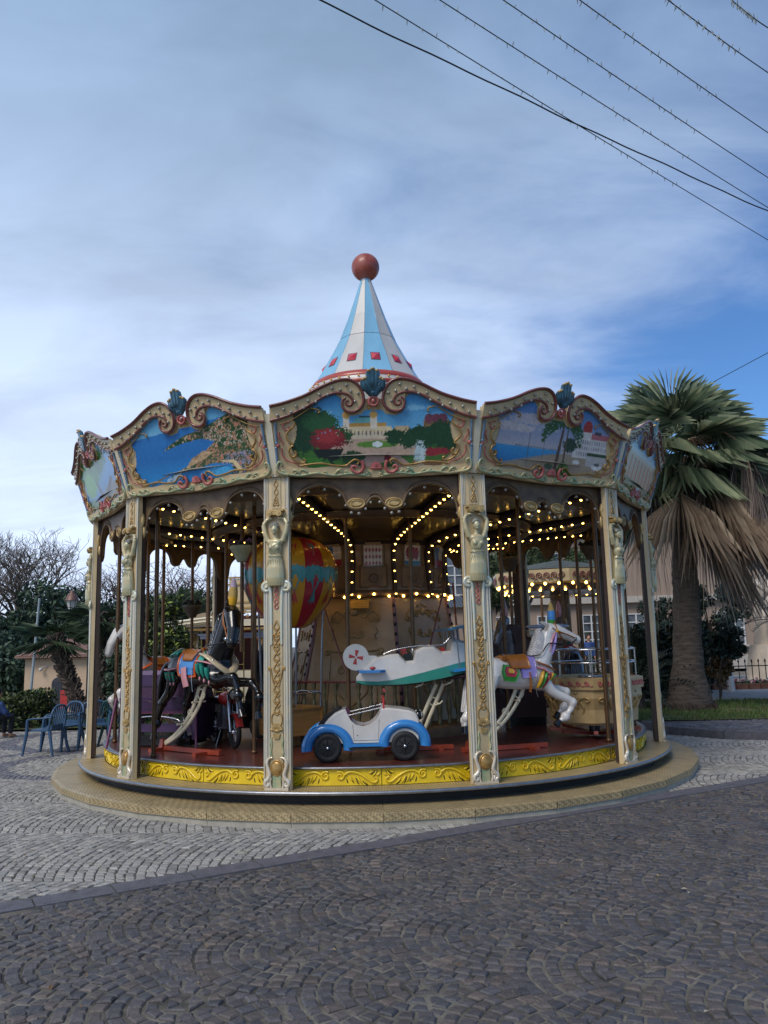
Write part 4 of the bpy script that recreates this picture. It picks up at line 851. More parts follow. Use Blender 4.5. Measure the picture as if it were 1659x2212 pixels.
# ---- spire
SPR = [(5.66, .835), (5.9, .70), (6.15, .565), (6.39, .444), (6.79, .296), (7.1, .195), (7.34, .118), (7.47, .075)]
stA = mat('stripe_blue', '#7cb0cc', .4, var=.14, vscale=3, coat=.2, stretch=(1, 1, .25), detail=8); stB = mat('stripe_white', '#bebbb6', .4, var=.14, vscale=3, coat=.2, stretch=(1, 1, .25), detail=8)
sp_ = MB(); sp_.lathe([(.93, 5.30), (.95, 5.47), (.95, 5.49)], 48); sp = sp_.build('spire', mat('spire_base', '#d5cdbf', .4, var=.1), car)
t15 = math.tan(PI/12)
for k in range(12):
    th = R(-5.6+15)+k*PI/6; m = stA if k % 2 == 0 else stB
    for lo_, hi_ in ((0, 4), (3, 8)):
        b = MB(); g = .002
        Z = SPR[lo_:hi_]
        for (z0, r0), (z1, r1) in zip(Z[:-1], Z[1:]): b.add([(-r0*t15+g, -r0, z0+(.006 if z0 == 6.39 else 0)), (r0*t15-g, -r0, z0+(.006 if z0 == 6.39 else 0)), (r1*t15-g, -r1, z1), (-r1*t15+g, -r1, z1)], [(0, 1, 2, 3)], False)
        b.build('stripe_panel', m, sp, (0, 0, 0), (0, 0, th))
    zc = 5.93; r = np.interp(zc, [p[0] for p in SPR], [p[1] for p in SPR]); sl_ = (.70-.835)/(5.9-5.66)
    b = MB(); sq = .062; V = [(-sq, -r-.008+sl_*sq, zc-sq), (sq, -r-.008+sl_*sq, zc-sq), (sq, -r-.008-sl_*sq, zc+sq), (-sq, -r-.008-sl_*sq, zc+sq), (0, -r-.045, zc)]; b.add(V, [(0, 1, 4), (1, 2, 4), (2, 3, 4), (3, 0, 4)], False)
    b.mat = 1; q2 = .074; b.add([(-q2, -r-.004+sl_*q2, zc-q2), (q2, -r-.004+sl_*q2, zc-q2), (q2, -r-.004-sl_*q2, zc+q2), (-q2, -r-.004-sl_*q2, zc+q2)], [(0, 1, 2, 3)], False)
    b.build('red_stud', [mat('stud_red', '#c22a3a', .3, var=.1, coat=.4), mat('stud_edge', '#5d5560', .5, var=0)], sp, (0, 0, 0), (0, 0, th))
b = MB(); b.ell((0, 0, 0), .018, 8, 6); SPB = b.mesh('spire_bulb', mat('amber_bulb', '#d8a63c', .2, .3, var=.1, coat=.6))
b = MB(); b.lathe([(.955, 5.49), (.96, 5.50), (.93, 5.52), (.93, 5.565)], 48); b.build('white_band', stB, sp)
b = MB(); b.lathe([(.955, 5.44), (.975, 5.46), (.975, 5.49), (.955, 5.50)], 48); b.lathe([(.93, 5.56), (.935, 5.57), (.875, 5.655), (.83, 5.665)], 48); b.build('red_band', mat('band_red', '#a8402f', .4, var=.2, coat=.3), sp)
for i in range(40): a = i*PI/20; link('spire_bulb', SPB, sp, PP(a, .95, 5.54))
b = MB(); b.ell((0, 0, 7.675), .226, 28, 18)
b.build('ball', mat('weathered_red', '#86342b', .42, var=.4, vscale=7, col2='#a8604f', bump=.15, stretch=(1, 1, .3), detail=9, coat=.15), sp)
b = MB(); b.lathe([(.08, 7.44), (.085, 7.47), (.06, 7.50)], 16); b.build('ball_collar', bluerod, sp)
# ================================================================ the rides
FL = .45
def at(th, r, z=FL):                       # a spot on the platform, in world coordinates
    a = R(th)+PH; return (CX+r*math.sin(a), CY-r*math.cos(a), z)
wht = mat('white_gloss', '#cdc9c3', .28, var=.16, vscale=4, coat=.45, detail=8)
cobalt = mat('cobalt_gloss', '#2f7dc0', .22, var=.12, vscale=5, coat=.6)
rubber = mat('black_rubber', '#141416', .65, var=.2)
blk = mat('black_gloss', '#0c0c0f', .22, var=.3, vscale=6, coat=.5, spec=.4)
plum = mat('plum_vinyl', '#5d2748', .35, var=.2, coat=.2)
armc = mat('cream_arm', '#cfc3a6', .35, var=.1, coat=.3)
baser = mat('oxide_red', '#8f3a24', .4, var=.25, vscale=8, coat=.2)
tan_ = mat('tan_leather', '#a0622a', .35, var=.25, vscale=9, coat=.3)
C_ = lambda n, h, **k: mat(n, h, .32, var=.15, vscale=12, coat=.3, **k)
lilac, pink, grn, yelw, crim, org, teal, sky_b, beige = C_('lilac', '#9484c4'), C_('pink_gloss', '#cf9098'), C_('grass_green', '#3f9a3c'), C_('amber', '#dba528'), C_('crimson', '#b52a3a'), C_('orange_gloss', '#cf5a24'), C_('teal_gloss', '#2f9a86'), C_('sky_blue', '#3f86c8'), C_('beige_gloss', '#bfae8e')

def rocker_arm(root, s=1., hb=.87):
    P = smooth_path([(-.60, .07), (-.42, .16), (-.24, .30), (-.08, .50), (.02, hb-.14)], 18)
    for off, nme in ((0, 'arm_rail'), (.10, 'arm_rail')):
        b = MB(); b.tube([(x+off*(.35+.65*i/17), 0, z) for i, (x, z) in enumerate(P)], .015, 6, sy=1.6); b.build(nme, armc, root)
    for (x, z, r) in ((.02, .62, .055), (-.16, .42, .034)):
        b = MB(); b.tube([(x+.02+r*math.cos(t), 0, z+r*math.sin(t)) for t in np.linspace(0, 2*PI, 19)[:-1]], .010, 6, closed=True); b.build('arm_ring', armc, root)
    for (x, z) in ((-.02, .54), (-.27, .30)):
        b = MB(); b.cyl((x+.02, -.09, z), (x+.02, .09, z), .012, n=6); b.build('foot_peg', armc, root)
    b = MB(); b.box((-.15, 0, .03), (1.02, .05, .045)); b.build('base_bar', baser, root)
    for x in (-.60, .15): b = MB(); b.box((x, 0, .018), (.055, .36, .036)); b.build('base_foot', baser, root)
    b = MB(); b.box((-.60, 0, .08), (.07, .09, .09), taper=.7); b.build('hinge', baser, root)

BX = [-.46, -.40, -.30, -.12, .06, .22, .34, .43, .47]; BR = [.05, .115, .150, .150, .155, .165, .155, .11, .06]; BZ = [.04, .035, .03, .0, -.01, .005, .02, .03, .04]
bodyR = lambda x: np.interp(x, BX, BR); bodyZ = lambda x: np.interp(x, BX, BZ); SY = 1.14
def horse(name, label, loc, rz, coat_m, hb, legs, neck, head, mane_m, tail_m, hoof_m, arm=True, group=None, pole=2.06, ear=None):
    root = empty(name, loc, rz); tag(root, label, 'carousel horse', group); H = lambda x, y, z: (x, y, z+hb)
    b = MB(); b.tube([H(x, 0, z) for x, z in zip(BX, BZ)], BR, 14, sy=SY, up=(0, 0, 1))
    b.ell(H(-.28, 0, .02), (.15, .155, .165), 12, 9); b.ell(H(.30, 0, -.03), (.15, .15, .175), 12, 9); b.ell(H(.20, 0, .13), (.14, .07, .06), 10, 7)
    b.tube([H(*p) for p in neck], np.linspace(.135, .078, len(neck)), 12, sy=1.15, up=(0, 1, 0))
    hp, hr = head                                                                     # head: poll, brow, nose bridge, muzzle
    b.tube([H(*p) for p in hp], hr, 10)
    b.ell(H(*(np.array(hp[0])*.55+np.array(hp[1])*.45-[0, 0, .03])), (.065, .05, .068), 10, 8); b.ell(H(*hp[-1]), hr[-1]*1.08, 8, 7)
    for side_, pts in legs:
        P = [np.array(H(*p)) for p in pts]; rr = [.085, .047, .026, .026][:len(P)] if len(P) == 4 else [.085, .06, .045, .026, .027]
        b.tube(smooth_path(P, 14), np.interp(np.linspace(0, 1, 14), np.linspace(0, 1, len(P)), rr), 9)
        for q in P[1:-1]: b.ell(q, rr[2]*1.32, 8, 6)
    body = link('body', withmat(voxel(b, .013, 4), coat_m), root)
    for side_, pts in legs:
        p, q = np.array(H(*pts[-1])), np.array(H(*pts[-2])); d = (p-q)/np.linalg.norm(p-q); fwd = np.array([.5, 0, -.3])
        e = d*.8+fwd*.4; e /= np.linalg.norm(e); b = MB(); b.tube([p-e*.01, p+e*.03, p+e*.065], [.030, .037, .044], 10); b.build('hoof', hoof_m, root)
    hd = np.array(hp[1])-np.array(hp[0]); hd /= np.linalg.norm(hd); lat = np.cross([0, 0, 1], hd); lat /= np.linalg.norm(lat); up_ = np.cross(hd, lat); pl = np.array(hp[0])
    for s in (1, -1):
        e0 = pl+lat*s*.035+up_*.045; tip = e0+up_*(.085 if ear is None else ear[1])+hd*(-.02 if ear is None else ear[0]); b = MB(); b.tube([H(*e0), H(*((e0+tip)/2+lat*s*.008)), H(*tip)], [.018, .021, .003], 7, sy=.6); b.build('ear', coat_m, root)
        ey = pl*.62+np.array(hp[2])*.38+lat*s*.052+up_*.028; b = MB(); b.ell(H(*ey), .014, 8, 6); b.build('eye', blk, root)
    b = MB()
    for i in range(16):
        t = i/15; n0 = np.array(neck[0])*(1-t)+np.array(neck[-1])*t; k = min(int(t*(len(neck)-1)), len(neck)-2); f = t*(len(neck)-1)-k; n0 = np.array(neck[k])*(1-f)+np.array(neck[k+1])*f
        r = .135*(1-t)+.078*t; nd = np.array(neck[-1])-np.array(neck[0]); back = np.array([-nd[2], 0, nd[0]]); back /= np.linalg.norm(back)
        for s in (-1, 1):
            top = n0+back*r*1.12; P = [top+[0, s*.01, 0], top+back*.02+[-.02, s*.035, -.03], n0+back*r*.55+[-.05, s*(r*.9), -.06], n0+back*r*.2+[-.075+.02*random.random(), s*(r*1.12), -.13-.03*random.random()]]
            b.tube([H(*p) for p in smooth_path(P, 8)], [.016, .020, .021, .020, .018, .014, .009, .003], 6)
    b.build('mane', mane_m, root)
    b = MB()
    for i in range(6):
        y = (i-2.5)*.018; P = smooth_path([(-.42, y*.5, .08), (-.52, y, .05), (-.58, y*1.4, -.10), (-.60-.02*(i % 2), y*1.6, -.28), (-.66, y*1.2, -.40)], 10); b.tube([H(*p) for p in P], [.02, .026, .028, .03, .03, .028, .024, .018, .012, .004], 6)
    b.build('tail', tail_m, root)
    if arm: rocker_arm(root, hb=hb)
    b = MB(); b.cyl(H(.14, 0, .12), H(.14, 0, pole), .023, n=10); b.build('pole', brass, root); b = MB(); b.cyl((0, 0, 0), (0, 0, .16), .036, n=10)
    return root, H, (pl, hd, lat, up_), hp
def patch(root, H, name, m, xr, ph0, ph1, off, th=.012, nx=8, nphi=14):
    """a cloth or leather piece lying on the barrel; xr(phi) gives its front and back edge"""
    b = MB(); G = []
    for o_ in (off, off-th-.01):
        for j in range(nphi+1):
            ph = ph0+(ph1-ph0)*j/nphi; xa, xb = xr(ph)
            for i in range(nx+1):
                x = xa+(xb-xa)*i/nx; r = bodyR(x)+o_+.012; G.append(H(x, r*math.sin(ph), bodyZ(x)+SY*r*math.cos(ph)))
    n = nx+1; m0 = (nphi+1)*n; F = [(j*n+i, j*n+i+1, (j+1)*n+i+1, (j+1)*n+i) for j in range(nphi) for i in range(nx)]
    edge = [i for i in range(n)] + [j*n+nx for j in range(1, nphi+1)] + [nphi*n+i for i in range(nx-1, -1, -1)] + [j*n for j in range(nphi-1, 0, -1)]
    F += [(a, b_, b_+m0, a+m0) for a, b_ in zip(edge, edge[1:]+edge[:1])]
    b.add(G, F, True); return b.build(name, m, root)
def strap(root, H, name, m, P, r=.011, flat=.45): b = MB(); b.tube([H(*p) for p in smooth_path(P, 16)], r, 6, sy=flat); return b.build(name, m, root)
def plume(root, H, p, cols, h=.26, r=.042, lean=(0, 0)):
    b = MB(); n = len(cols)
    for i in range(n):
        z0, z1 = h*i/n, h*(i+1)/n; b.mat = i; k = lambda t: r*math.sin(PI*min(.97, .22+.78*t))**.7
        b.tube([H(p[0]+lean[0]*t, p[1]+lean[1]*t, p[2]+h*t) for t in np.linspace(i/n, (i+1)/n, 5)], [k(t) for t in np.linspace(i/n, (i+1)/n, 5)], 10)
    b.build('plume', cols, root)
fuzz = lambda n, h: mat(n, h, .9, var=.3, vscale=40, bump=.6, bscale=80)

# ---- white horse
dapple = mat('dappled_white', '#cfcac4', .25, var=.15, vscale=5, col2='#dedad4', coat=.5)
WL = [(-1, [(.30, -.09, -.05), (.42, -.10, -.22), (.66, -.105, -.345), (.56, -.105, -.50), (.48, -.105, -.545)]), (1, [(.30, .09, -.05), (.46, .10, -.18), (.70, .10, -.24), (.66, .10, -.42), (.58, .10, -.48)]),
      (-1, [(-.30, -.09, .0), (-.40, -.10, -.20), (-.60, -.10, -.30), (-.66, -.10, -.45), (-.68, -.10, -.55)]), (1, [(-.30, .09, .0), (-.36, .10, -.22), (-.52, .10, -.33), (-.60, .10, -.50), (-.62, .10, -.58)])]
wneck = [(.30, 0, .08), (.37, 0, .22), (.41, 0, .36), (.44, 0, .47)]
whead = ([(.44, 0, .50), (.57, 0, .475), (.72, 0, .415), (.825, 0, .365)], [.080, .082, .060, .054])
wx, wy, wz = at(29.3, 3.22)
wh, H, (pl, hd, lat, up_), hp = horse('carousel_horse', 'white carousel horse with brown saddle and striped feather trim, tail behind a column', (wx, wy, FL), R(17), dapple, .84, WL, wneck, whead, mat('grey_white_mane', '#a9a5a6', .45, var=.5, vscale=14, col2='#d4d0cc'), mat('grey_white_mane', ''), blk, ear=(-.10, .03))
patch(wh, H, 'saddle_pad', lilac, lambda p: (-.04+.03*abs(p), .215-.02*abs(p)), -1.75, 1.75, .012)
patch(wh, H, 'saddle', tan_, lambda p: (-.17+.03*p*p, .115), -1.25, 1.25, .03)
b = MB(); b.tube([H(-.17, y, .185-.9*y*y) for y in np.linspace(-.11, .11, 9)], .035, 8, sy=.8); b.tube([H(.11, y, .19-.9*y*y) for y in np.linspace(-.06, .06, 7)], .026, 8); b.build('cantle', tan_, wh)
for s in (-1, 1):
    lo, hi = (1.05, 2.0) if s > 0 else (-2.0, -1.05)
    patch(wh, H, 'diamond_cloth', grn, lambda p: (-.24+.06*abs(abs(p)-1.5), -.02-.10*abs(abs(p)-1.5)), lo, hi, .014); patch(wh, H, 'diamond_cloth', crim, lambda p: (-.205+.08*abs(abs(p)-1.45), -.05-.12*abs(abs(p)-1.45)), lo+(.12 if s > 0 else .3), hi-(.3 if s > 0 else .12), .019); patch(wh, H, 'diamond_cloth', yelw, lambda p: (-.17+.1*abs(abs(p)-1.4), -.085-.14*abs(abs(p)-1.4)), lo+(.2 if s > 0 else .5), hi-(.5 if s > 0 else .2), .024, nphi=6)
    b = MB(); b.tube([H(.10, s*.175, .02), H(.11, s*.182, -.10), H(.115, s*.14, -.2)], .028, 6, sy=.35); b.build('girth_strap', tan_, wh)
    strap(wh, H, 'stirrup_leather', chrome, [(.13, s*.185, -.04), (.15, s*.195, -.14), (.18, s*.19, -.26)], .008)
    for i, m_ in enumerate((yelw, grn, crim, yelw, grn)):
        x = .26+.048*i; b = MB(); r0 = .155; P = [(x+.02, s*(bodyR(x)+.012), .03-.012*i), (x-.02, s*(bodyR(x)+.035-.006*i), -.05), (x-.05, s*(bodyR(x)+.018-.012*i), -.125), (x-.07, s*(bodyR(x)-.012*i-.01), -.165)]; b.tube([H(*p) for p in smooth_path(P, 8)], [.012, .022, .026, .026, .024, .02, .014, .005], 7, sy=.7); b.build('feather', m_, wh)
    b = MB(); b.tube([H(.20, s*.165, .13), H(.33, s*.172, .085), H(.455, s*.10, .03), H(.475, 0, .02)], .026, 8, sy=.4); b.build('breast_strap', tan_, wh)
    b = MB(); b.tube([H(*p) for p in smooth_path([(.20, s*.165, .07), (.28, s*.178, .05), (.34, s*.175, .0)], 8)], .035, 7, sy=.4); b.build('shoulder_cloth', pink, wh)
    for m_, dx in ((pink, -.03), (lilac, .025)):
        b = MB(); b.tube([H(*p) for p in smooth_path([(.52+dx*.3, s*.072, .455), (.47+dx, s*.088, .36), (.43+dx, s*.102, .25), (.40+dx, s*.108, .19)], 8)], [.010, .022, .03, .032, .03, .025, .016, .004], 7, sy=.6); b.build('neck_feather', m_, wh)
    for P in ([(.475, s*.079, .51), (.535, s*.082, .475), (.60, s*.078, .44)], [(.535, s*.086, .475), (.67, s*.074, .43), (.78, s*.062, .385)], [(.535, s*.08, .475), (.575, s*.08, .42), (.60, s*.062, .385), (.605, 0, .38)], [(.535, s*.08, .475), (.525, s*.06, .55), (.52, 0, .568)]): strap(wh, H, 'bridle_strap', tan_, P, .013)
    b = MB(); b.ell(H(.535, s*.088, .475), (.022, .01, .022), 9, 6); b.build('rosette', yelw, wh); b = MB(); b.ell(H(.785, s*.064, .38), (.018, .01, .018), 9, 6); b.build('bit_ring', chrome, wh)
    strap(wh, H, 'rein', blk, [(.785, s*.066, .37), (.68, s*.09, .31), (.52, s*.115, .325), (.38, s*.135, .33), (.26, s*.15, .21), (.14, s*.05, .2)], .007, 1.)
plume(wh, H, (.51, 0, .55), [grn, sky_b, sky_b, mat('straw_fluff', '#b99a58', .8, var=.2, vscale=30), MATS['straw_fluff']], .27, .045)

# ---- black horse
BLG = [(-1, [(.32, -.09, -.05), (.44, -.10, -.10), (.66, -.10, -.075), (.74, -.10, -.25), (.78, -.10, -.40)]), (1, [(.32, .09, -.05), (.46, .10, -.13), (.72, .10, -.14), (.84, .10, -.28), (.82, .10, -.43)]),
       (-1, [(-.30, -.09, .0), (-.36, -.10, -.22), (-.50, -.10, -.36), (-.60, -.10, -.58), (-.64, -.10, -.68)]), (1, [(-.28, .09, .0), (-.28, .10, -.24), (-.34, .10, -.38), (-.36, .10, -.58), (-.38, .10, -.68)])]
bneck = [(.31, 0, .09), (.40, 0, .26), (.46, 0, .44), (.49, 0, .56)]
bhead = ([(.50, 0, .61), (.61, -.055, .55), (.68, -.11, .41), (.70, -.15, .28)], [.086, .092, .068, .056])
bx_, by_, bz_ = at(-41.5, 3.2)
bh, H, (pl, hd, lat, up_), hp = horse('carousel_horse', 'glossy black carousel horse with orange and blue saddle cloth beside the purple bench', (bx_, by_, FL), R(-38), blk, .88, BLG, bneck, bhead, blk, blk, blk)
bh.scale = (1.10, 1.10, 1.10)
patch(bh, H, 'saddle_cloth', org, lambda p: (-.21+.03*abs(p), .16-.0*abs(p)), -1.9, 1.9, .010); patch(bh, H, 'saddle_pad', sky_b, lambda p: (-.165+.03*abs(p), .125), -1.75, 1.75, .016)
patch(bh, H, 'rump_cloth', teal, lambda p: (-.40, -.24), -.75, .75, .008); patch(bh, H, 'rump_crest', beige, lambda p: (-.36, -.28), -.45, .45, .016, nphi=8); patch(bh, H, 'shoulder_cloth', teal, lambda p: (.17, .30-.03*abs(p)), -1.35, 1.35, .010)
patch(bh, H, 'saddle', tan_, lambda p: (-.13+.05*p*p, .12-.02*p*p), -1.05, 1.05, .032)
b = MB(); b.tube([H(-.14, y, .195-1.2*y*y) for y in np.linspace(-.10, .10, 9)], .034, 8); b.tube([H(.13, y, .215-1.2*y*y) for y in np.linspace(-.06, .06, 7)], .026, 8); b.build('cantle', tan_, bh)
for s in (-1, 1):
    b = MB(); b.tube([H(-.02, s*.195, .03), H(.0, s*.205, -.07), H(.02, s*.19, -.17)], .05, 7, sy=.25, up=(0, 1, 0)); b.build('girth_strap', pink, bh)
    strap(bh, H, 'stirrup_leather', chrome, [(.10, s*.185, .02), (.12, s*.195, -.1), (.13, s*.19, -.22)], .007)
    b = MB(); b.tube([H(*p) for p in smooth_path([(-.18, s*.172, .02), (-.32, s*.168, .0), (-.44, s*.10, .01)], 8)], .030, 7, sy=.3); b.build('crupper_strap', pink, bh)
    for i in range(4):
        x = -.24-.055*i; b = MB(); b.tube([H(x, s*(bodyR(x)+.018), -.02), H(x, s*(bodyR(x)+.012), -.075), H(x, s*(bodyR(x)-.004), -.125)], [.026, .020, .005], 6, sy=.5); b.build('fringe', teal, bh); b = MB(); b.ell(H(x, s*(bodyR(x)+.024), -.05), (.014, .008, .016), 7, 5); b.build('fringe_stud', org, bh); b = MB(); b.ell(H(x-.004, s*(bodyR(x)+.0), -.145), (.011, .011, .02), 7, 5); b.build('tassel', pink, bh)
    for i in range(3):
        x = .20+.07*i; b = MB(); b.tube([H(x, s*(bodyR(x)+.022), .07-.02*i), H(x+.01, s*(bodyR(x)+.022), .0-.02*i), H(x+.01, s*(bodyR(x)+.004), -.06-.02*i)], [.036, .032, .006], 7, sy=.4); b.build('fringe', teal, bh); b = MB(); b.ell(H(x, s*(bodyR(x)+.034), .02-.02*i), (.016, .008, .016), 7, 5); b.build('fringe_stud', org, bh); b = MB(); b.ell(H(x+.01, s*(bodyR(x)+.0), -.085-.02*i), (.012, .012, .024), 7, 5); b.build('tassel', pink, bh)
    b = MB(); b.tube([H(.17, s*.175, .10), H(.30, s*.182, .09), H(.42, s*.135, .06)], .026, 7, sy=.35); b.build('shoulder_strap', pink, bh)
    b = MB(); b.tube([H(*p) for p in smooth_path([(.19, s*.13, .17), (.32, s*.165, .15), (.44, s*.125, .06), (.50, 0, -.04)], 12)], [.03, .034, .036, .04, .042, .044, .044, .044, .046, .05, .052, .05], 8, sy=.4); b.build('breast_plate', beige, bh)
    for (x, y, z) in ((.25, .160, .165), (.34, .178, .14), (.41, .160, .10), (.46, .10, .03)):
        b = MB(); b.ell(H(x, s*y, z), (.018, .012, .018), 6, 4); b.build('jewel', chrome, bh)
    q = lambda t, u, v: tuple(np.array(hp[0])*(1-t)+np.array(hp[3])*t + lat*s*u + up_*v)
    for P in ([q(.05, .02, .085), q(.08, .075, .03), q(.30, .075, -.01), q(.62, .062, .0), q(.84, .050, 0)], [q(.12, .078, .03), q(.25, .05, .085), q(.25, 0, .092)], [q(.66, .062, .0), q(.62, .04, .055), q(.62, 0, .062)], [q(.10, .078, .0), q(.30, .07, -.06), q(.38, .0, -.085)]): strap(bh, H, 'bridle_strap', tan_, P, .012)
    b = MB(); b.ell(H(*q(.86, .058, -.01)), (.024, .024, .024), 9, 6); b.build('bit_ring', chrome, bh)
    strap(bh, H, 'rein', blk, [q(.86, .058, -.01), (.52, s*.12, .28), (.30, s*.15, .25), (.14, s*.05, .22)], .007, 1.)
plume(bh, H, (.53, 0, .66), [yelw, mat('straw_fluff', ''), fuzz('lilac_fluff', '#b7a4b8')], .30, .05, (.03, -.0))

# ---- three more horses farther round the platform
def far_horse(label, th, r, rz, coat, mane, saddle_m, cloth_m, plume_m):
    x, y, z = at(th, r); root, H, fr, hp = horse('carousel_horse', label, (x, y, FL), rz, coat, .9, WL, wneck, bhead, mane, mane, blk, group=None)
    patch(root, H, 'saddle_cloth', cloth_m, lambda p: (-.20, .15), -1.6, 1.6, .012); patch(root, H, 'saddle', saddle_m, lambda p: (-.14+.04*p*p, .11), -1.05, 1.05, .03)
    for s in (-1, 1):
        b = MB(); b.tube([H(.20, s*.16, .12), H(.36, s*.165, .06), H(.48, 0, .0)], .03, 7, sy=.4); b.build('breast_strap', cloth_m, root); strap(root, H, 'rein', blk, [(.66, s*.09, .40), (.5, s*.12, .3), (.3, s*.15, .25), (.14, s*.05, .22)], .008, 1.)
        q = lambda t, u, v: tuple(np.array(hp[0])*(1-t)+np.array(hp[3])*t + fr[2]*s*u + fr[3]*v); strap(root, H, 'bridle_strap', tan_, [q(.05, .02, .085), q(.08, .075, .03), q(.45, .07, 0), q(.84, .05, 0)], .012)
    plume(root, H, (.53, 0, .66), plume_m, .26, .045)
far_horse('white carousel horse with an orange chest band, half hidden behind the left columns', -82, 3.2, R(-118), dapple, MATS['grey_white_mane'], tan_, org, [grn, cobalt])
silver = mat('silver_grey', '#55555a', .25, .3, var=.4, vscale=6, col2='#8c8c92', coat=.5)
far_horse('dark silver carousel horse with a red collar behind the spinning tub', 96, 3.0, R(88), silver, blk, tan_, crim, [pink, pink])
far_horse('silver grey carousel horse with a pink plume behind the white horse', 96, 2.0, R(-95), silver, blk, blk, blk, [pink, MATS['lilac_fluff']])

# ---- little open car
c0 = at(-2.6, 3.2); root = empty('ride_car', (c0[0]+.0, c0[1], FL), R(1.5)); tag(root, 'small white and blue open ride car at the front of the platform', 'ride car')
q = lambda x, y: ((x-735)/667, (1185-y)/667)
top = [q(*p) for p in ((392, 1060), (398, 985), (430, 930), (470, 885), (515, 848), (560, 828), (590, 822), (600, 850), (622, 895), (660, 930), (715, 945), (765, 932), (805, 900), (832, 860), (848, 818), (900, 822), (980, 832), (1050, 845), (1092, 862), (1112, 905), (1118, 980), (1110, 1060))]
pts = np.array(top); cen = np.array([0, .28])
def sect(y, k): return np.stack([cen[0]+(pts[:, 0]-cen[0])*(1-k*.5), np.full(len(pts), y), cen[1]+(pts[:, 1]-cen[1])*(1-k)], 1)
b = MB(); b.loft([sect(-.225, .06), sect(-.215, .02), sect(-.19, 0), sect(-.165, .0)]); b.loft([sect(.165, 0), sect(.19, 0), sect(.215, .02), sect(.225, .06)]); b.build('body', wht, root)
hood = [p for p in top[14:]] + [q(1110, 1060), q(848, 1060)]; b = MB(); b.prism(hood, -.168, .168); b.build('hood', wht, root)
tail = [q(392, 1060)] + top[1:7] + [q(600, 1060)]; b = MB(); b.prism(tail, -.168, .168); b.build('tail_deck', wht, root)
b = MB(); b.prism([q(*p) for p in ((395, 925), (430, 885), (490, 842), (545, 812), (560, 826), (512, 850), (468, 888), (432, 930), (402, 975), (385, 985))], -.12, .12); b.build('spare_cover', rubber, root)
b = MB(); b.box((q(715, 0)[0], 0, q(0, 985)[1]), (.36, .32, .08)); b.box((q(612, 0)[0], 0, q(0, 900)[1]), (.05, .32, .22), rotm('Y', R(-14))); b.build('seat', plum, root)
for cx_, cy_, nm in ((462, 1085, 'rear'), (1005, 1068, 'front')):
    c = q(cx_, cy_)
    for s in (-1, 1):
        b = MB(); A = np.linspace(R(-8), R(188), 22); rings = []
        for a in A:
            o_ = (c[0]+.205*math.cos(a)*1.06, c[1]+.205*math.sin(a)+.03); rings.append([(c[0]+(.205+.055*math.cos(t))*1.08*math.cos(a), s*(.215+.055*math.sin(t)), c[1]+(.200+.05*math.cos(t))*math.sin(a)+(.0 if math.sin(a) > 0 else 0)) for t in np.linspace(0, 2*PI, 11)[:-1]])
        b.loft(rings); b.build('fender', cobalt, root)
        w_ = empty('wheel', (c[0], s*.225, .15), 0, root); bpy.data.objects.remove(w_)
        b = MB(); M_ = rotm('X', PI/2); b.M = trm(c[0], s*.225, .152) @ M_
        b.lathe([(.0, -.03), (.085, -.035), (.095, -.03), (.105, -.038), (.14, -.035), (.152, -.018), (.152, .018), (.14, .035), (.105, .038), (.095, .03), (.085, .035), (0, .03)], 28); w_ = b.build('wheel', rubber, root)
        b = MB(); b.ell((c[0], s*.263, .152), (.020, .018, .020), 10, 7); b.build('hub_cap', chrome, w_)
        for i in range(8):
            b = MB(); a = i*PI/4; b.cyl((c[0]+.022*math.cos(a), s*.258, .152+.022*math.sin(a)), (c[0]+.088*math.cos(a), s*.258, .152+.088*math.sin(a)), .006, n=5); b.build('spoke', blk, w_)
for s in (-1, 1):
    b = MB(); b.box((q(735, 0)[0], s*.235, q(0, 1070)[1]), (.40, .07, .028)); b.build('running_board', cobalt, root); b = MB(); b.box((q(735, 0)[0], s*.24, q(0, 1092)[1]), (.37, .06, .022)); b.build('step_strip', rubber, root)
    b = MB(); b.cyl((q(560, 0)[0], s*.215, q(0, 877)[1]), (q(858, 0)[0], s*.21, q(0, 815)[1]), .008, n=6); b.build('hand_rail', chrome, root); b = MB(); b.box((q(862, 0)[0], s*.215, q(0, 850)[1]), (.018, .012, .30)); b.build('windscreen_post', redm, root)
    b = MB(); b.tube([(q(875, 0)[0], s*.205, q(0, 858)[1]), (q(1080, 0)[0], s*.19, q(0, 868)[1])], .006, 5); b.build('trim_strip', chrome, root)
    b = MB(); b.ell((q(1110, 0)[0], s*.15, q(0, 882)[1]), (.045, .045, .052), 12, 8); hl = b.build('headlamp', blk, root); b = MB(); b.ell((q(1128, 0)[0], s*.15, q(0, 882)[1]), (.028, .036, .04), 10, 7); b.build('lens', bulb_off, hl)
b = MB(); b.box((q(868, 0)[0], 0, q(0, 705)[1]), (.02, .44, .02)); b.build('windscreen_bar', redm, root)
for s in (-1, 1):
    b = MB(); b.tube([(q(640, 0)[0], s*.2255, q(0, 930)[1]), (q(648, 0)[0], s*.2255, q(0, 1040)[1]), (q(820, 0)[0], s*.2255, q(0, 1040)[1]), (q(828, 0)[0], s*.2255, q(0, 900)[1])], .0022, 4); b.build('door_seam', rubber, root); b = MB(); b.ell((q(672, 0)[0], s*.226, q(0, 1005)[1]), (.006, .004, .006), 6, 4); b.build('door_bolt', rubber, root)
b = MB(); b.tube([(q(800, 0)[0]+.055*math.sin(t)*.4, .055*math.cos(t)+.05, q(0, 830)[1]+.055*math.sin(t)) for t in np.linspace(0, 2*PI, 15)[:-1]], .008, 5, closed=True); b.build('steering_wheel', blk, root)
